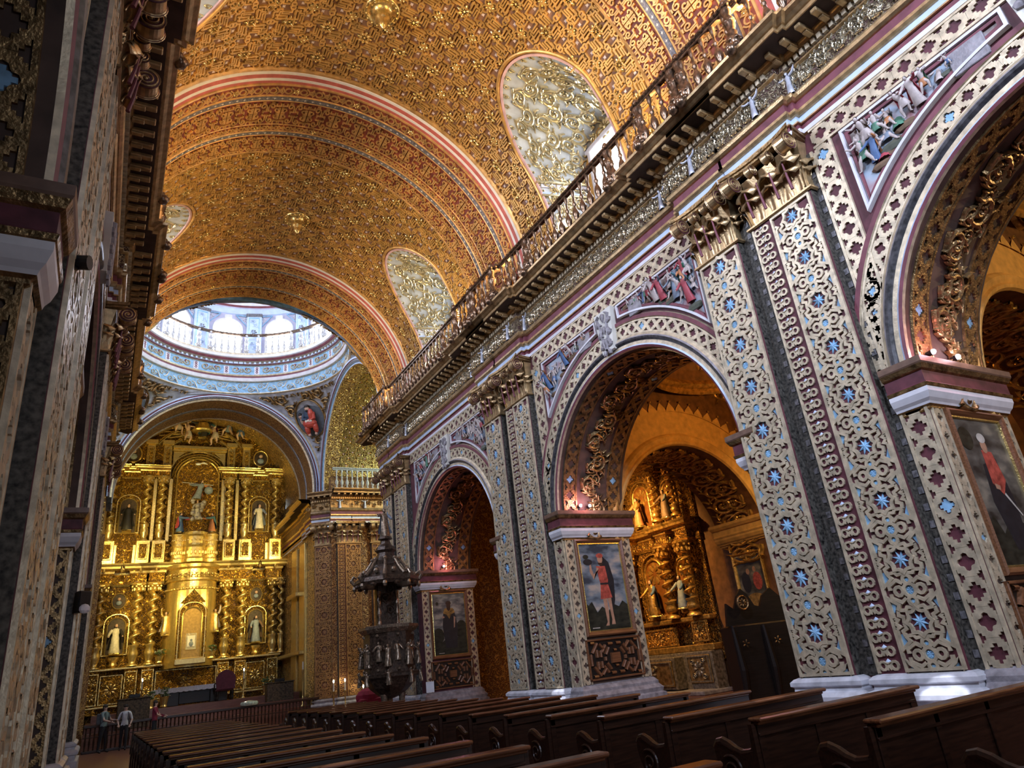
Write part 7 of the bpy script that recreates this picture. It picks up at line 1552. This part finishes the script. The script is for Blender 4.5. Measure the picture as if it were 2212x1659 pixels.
# ------------------------------------------------------------------ people in the left aisle by the rail
def person(label, loc, rz, h, top, trousers, skin, hair, la, ra, pack=None, stride=0.06):
    t = empty('person', loc, rz); tag(t, label, 'person'); k = h/1.7
    bm_v = []; edges = []; rad = []
    def v(p, r): bm_v.append((p[0]*k, p[1]*k, p[2]*k)); rad.append(r*k); return len(bm_v)-1
    pel = v((0, 0, 0.93), 0.135); wa = v((0, 0.005, 1.08), 0.115); ch = v((0, 0.0, 1.27), 0.13); up = v((0, 0.01, 1.41), 0.10); nk = v((0, 0.0, 1.49), 0.05); hb = v((0, -0.01, 1.56), 0.07); ht = v((0, -0.005, 1.65), 0.075)
    edges += [(pel, wa), (wa, ch), (ch, up), (up, nk), (nk, hb), (hb, ht)]
    for sx, st in ((-1, stride), (1, -stride)):
        hp = v((sx*0.09, 0, 0.88), 0.09); kn = v((sx*0.10, st*0.8-0.01, 0.48), 0.06); an = v((sx*0.10, st*1.4+0.02, 0.09), 0.04); fo = v((sx*0.115, st*1.4-0.13, 0.035), 0.035); edges += [(pel, hp), (hp, kn), (kn, an), (an, fo)]
    hands = []
    for sx, A in ((-1, ra), (1, la)):
        sh = v((sx*0.17, 0.01, 1.40), 0.06); el = v(A[0], 0.042); wr = v(A[1], 0.028); edges += [(up, sh), (sh, el), (el, wr)]; hands.append((np.array(A[0]), np.array(A[1]), sx))
    me = bpy.data.meshes.new('body'); me.from_pydata(bm_v, edges, []); o = bpy.data.objects.new('body', me); S.collection.objects.link(o); o.parent = t
    md = o.modifiers.new('skin', 'SKIN'); me.skin_vertices or None
    for i, r in enumerate(rad): me.skin_vertices[0].data[i].radius = (r, r)
    me.skin_vertices[0].data[0].use_root = True; s_ = o.modifiers.new('sub', 'SUBSURF'); s_.levels = 2; s_.render_levels = 2
    dg = bpy.context.evaluated_depsgraph_get(); me2 = bpy.data.meshes.new_from_object(o.evaluated_get(dg)); o.modifiers.clear(); o.data = me2
    for mt in (top, trousers, skin, BLACKW): me2.materials.append(mt)
    for p in me2.polygons:
        c = p.center/k; p.use_smooth = True; arm = abs(c.x) > 0.19 and c.z > 0.8 and (c.y < -0.10 or c.z < 1.15)
        p.material_index = 3 if c.z < 0.08 else 1 if c.z < 0.95 and not arm else 2 if (c.z > 1.47 or arm) else 0
    m = MB()
    for el, wr, sx in hands:
        d = wr-el; d = d/np.linalg.norm(d); w_ = wr+d*0.05; side = np.cross(d, [0, 0, 1.0]); side /= np.linalg.norm(side)+1e-6; m.ball(w_*k, 0.042*k, 8, 0, (0.8, 0.8, 0.9))
        for q in range(4): b0 = w_+side*0.016*(q-1.5); b1 = b0+d*0.05; b2 = b1+d*(0.032, 0.04, 0.036, 0.026)[q]+np.array([0, 0, -0.015]); m.tube(np.array([b0, b1, b2])*k, [0.0095*k, 0.009*k, 0.007*k], 6)
        b0 = w_-side*0.035*sx; m.tube(np.array([b0, b0+d*0.03-side*0.015*sx, b0+d*0.055-side*0.012*sx])*k, [0.011*k, 0.010*k, 0.008*k], 6)
    # face: nose, eyes, mouth, ears
    m.ball((0, -0.083*k, 1.60*k), 0.014*k, 6, 0, (0.8, 1, 1.3))
    for sx in (-1, 1): m.ball((sx*0.028*k, -0.072*k, 1.625*k), 0.010*k, 6, 1); m.ball((sx*0.078*k, 0, 1.605*k), 0.018*k, 6, 0, (0.5, 1, 1.4))
    m.ball((0, -0.074*k, 1.562*k), 0.018*k, 6, 2, (1.2, 0.5, 0.4)); m.build('hands_and_face', [skin, BLACKW, CRIM], t, smooth=True)
    m = MB(); m.ball((0, 0.015*k, 1.655*k), 0.092*k, 12, 0, (0.95, 1.05, 0.95)); m.ball((0, 0.05*k, 1.56*k), 0.075*k, 10, 0, (1, 0.7, 1.3)); m.build('hair', [hair], t, smooth=True)
    if pack: m = MB(); m.bbox(-0.13*k, 0.13*k, 0.10*k, 0.26*k, 1.0*k, 1.42*k, 0.04*k); [m.tube([(sx*0.10*k, 0.12*k, 1.44*k), (sx*0.11*k, -0.10*k, 1.42*k), (sx*0.11*k, -0.14*k, 1.2*k), (sx*0.11*k, 0.1*k, 1.05*k)], 0.014*k, 6) for sx in (-1, 1)]; m.build('backpack', [pack], t)
    return t
GREYSH = mat('grey_green_shirt', (0.20, 0.26, 0.26), 0, 0.8); WHT = mat('white_shirt', (0.72, 0.72, 0.75), 0, 0.8); DKT = mat('dark_trousers', (0.02, 0.02, 0.025), 0, 0.8); REDT = mat('dark_red_jacket', (0.25, 0.02, 0.05), 0, 0.8)
person('standing person in a grey green shirt reaching an arm towards the neighbour', (0.28, 33.2, 0), R(60), 1.68, GREYSH, DKT, SKIN, HAIR, ((0.26, -0.10, 1.15), (0.20, -0.34, 1.12)), ((-0.24, -0.12, 1.16), (-0.18, -0.36, 1.08)), mat('grey_bag', (0.12, 0.14, 0.15)))
person('standing person in a white shirt with backpack straps facing the pews', (0.98, 33.1, 0), R(-8), 1.60, WHT, DKT, SKIN, HAIR, ((0.26, 0.02, 1.12), (0.22, -0.18, 0.95)), ((-0.26, 0.02, 1.12), (-0.20, -0.20, 0.98)), mat('dark_pack', (0.05, 0.05, 0.08)))
person('person in a dark red jacket by the communion rail', (2.05, 33.7, 0), R(80), 1.62, REDT, DKT, SKIN, HAIR, ((0.24, -0.14, 1.15), (0.12, -0.36, 1.10)), ((-0.24, -0.12, 1.15), (-0.12, -0.35, 1.06)))
# ------------------------------------------------------------------ small things
m = MB(); m.tube([(0, 0, 0), (0, 0.30, 0.02)], [0.055, 0.055], 12); m.tube([(0, 0.08, -0.05), (-0.10, 0.08, -0.1)], 0.015, 6)
o = small('camera_lamp', 'spotlight', 'black cylindrical spotlight fixed beside the nearest left impost', m, BLACK, (-0.36, 5.15, 4.62), R(70))
m = MB(); m.bbox(-0.10, 0.10, -0.08, 0.08, 0, 0.34, 0.02, 0); m.ball((0, -0.09, 0.05), 0.09, 10, 1, (1, 0.6, 0.9)); small('loudspeaker', 'loudspeaker', 'small black and white loudspeaker on the second left pier', m, [BLACK, WHITE], (-0.38, 13.6, 3.05), R(30))
m = MB(); m.lathe([(0.0, 1.05), (0.34, 1.0), (0.36, 0.92), (0.34, 0.85), (0.28, 0.83)], 18, cap=False)
for i in range(18): a = 2*PI*i/18; m.ball((0.33*math.cos(a), 0.33*math.sin(a), 0.93), 0.05, 6)
small('glass_bowl', 'bowl', 'pale glass bowl standing on the communion rail', m, mat('pale_glass', (0.55, 0.62, 0.5), 0.0, 0.1), (5.75, 34.3, 0.16))
m = MB(); m.ball((0, 0, 0.85), 0.45, 14, 0, (1.3, 0.6, 0.75)); m.bbox(-0.5, 0.5, -0.25, 0.25, 0, 0.8, 0.05, 0); small('draped_armchair', 'chair', 'crimson upholstered seat by the rail at the transept', m, [mat('crimson_velvet', (0.30, 0.01, 0.04), 0, 0.7)], (9.6, 29.5, 0))
for i, (x, lab) in enumerate(((9.9, 'pale barrier post with a strap left of the pulpit'), (10.7, 'second pale barrier post with a strap left of the pulpit'))):
    m = MB(); m.lathe([(0.16, 0), (0.16, 0.03), (0.03, 0.06), (0.03, 0.9), (0.05, 0.92), (0.05, 0.98)], 10); m.bbox(0.03, 0.75, -0.02, 0.02, 0.86, 0.92, 0.005); small('barrier_post', 'barrier', lab, m, WHITE, (x, 28.2, 0))
m = MB(); m.prism([(-0.12, 0.0), (0.12, 0.0), (0.12, 0.3), (-0.12, 0.3)], 0, 0.01, 'y'); small('paper_notice', 'notice', 'small white paper notice at the foot of the pulpit', m, WHITE, (8.6, 20.7, 0.95), R(-20))
for i, (x, y, lab) in enumerate(((9.15, 33.2, 'tall lit candle left of the pair by the transept pier'), (9.7, 33.3, 'tall lit candle right of the pair by the transept pier'), (10.45, 33.0, 'low lit candle by the transept pier'))): candlestick(x, y, 0.0, 1.15 if i < 2 else 0.8, lab)
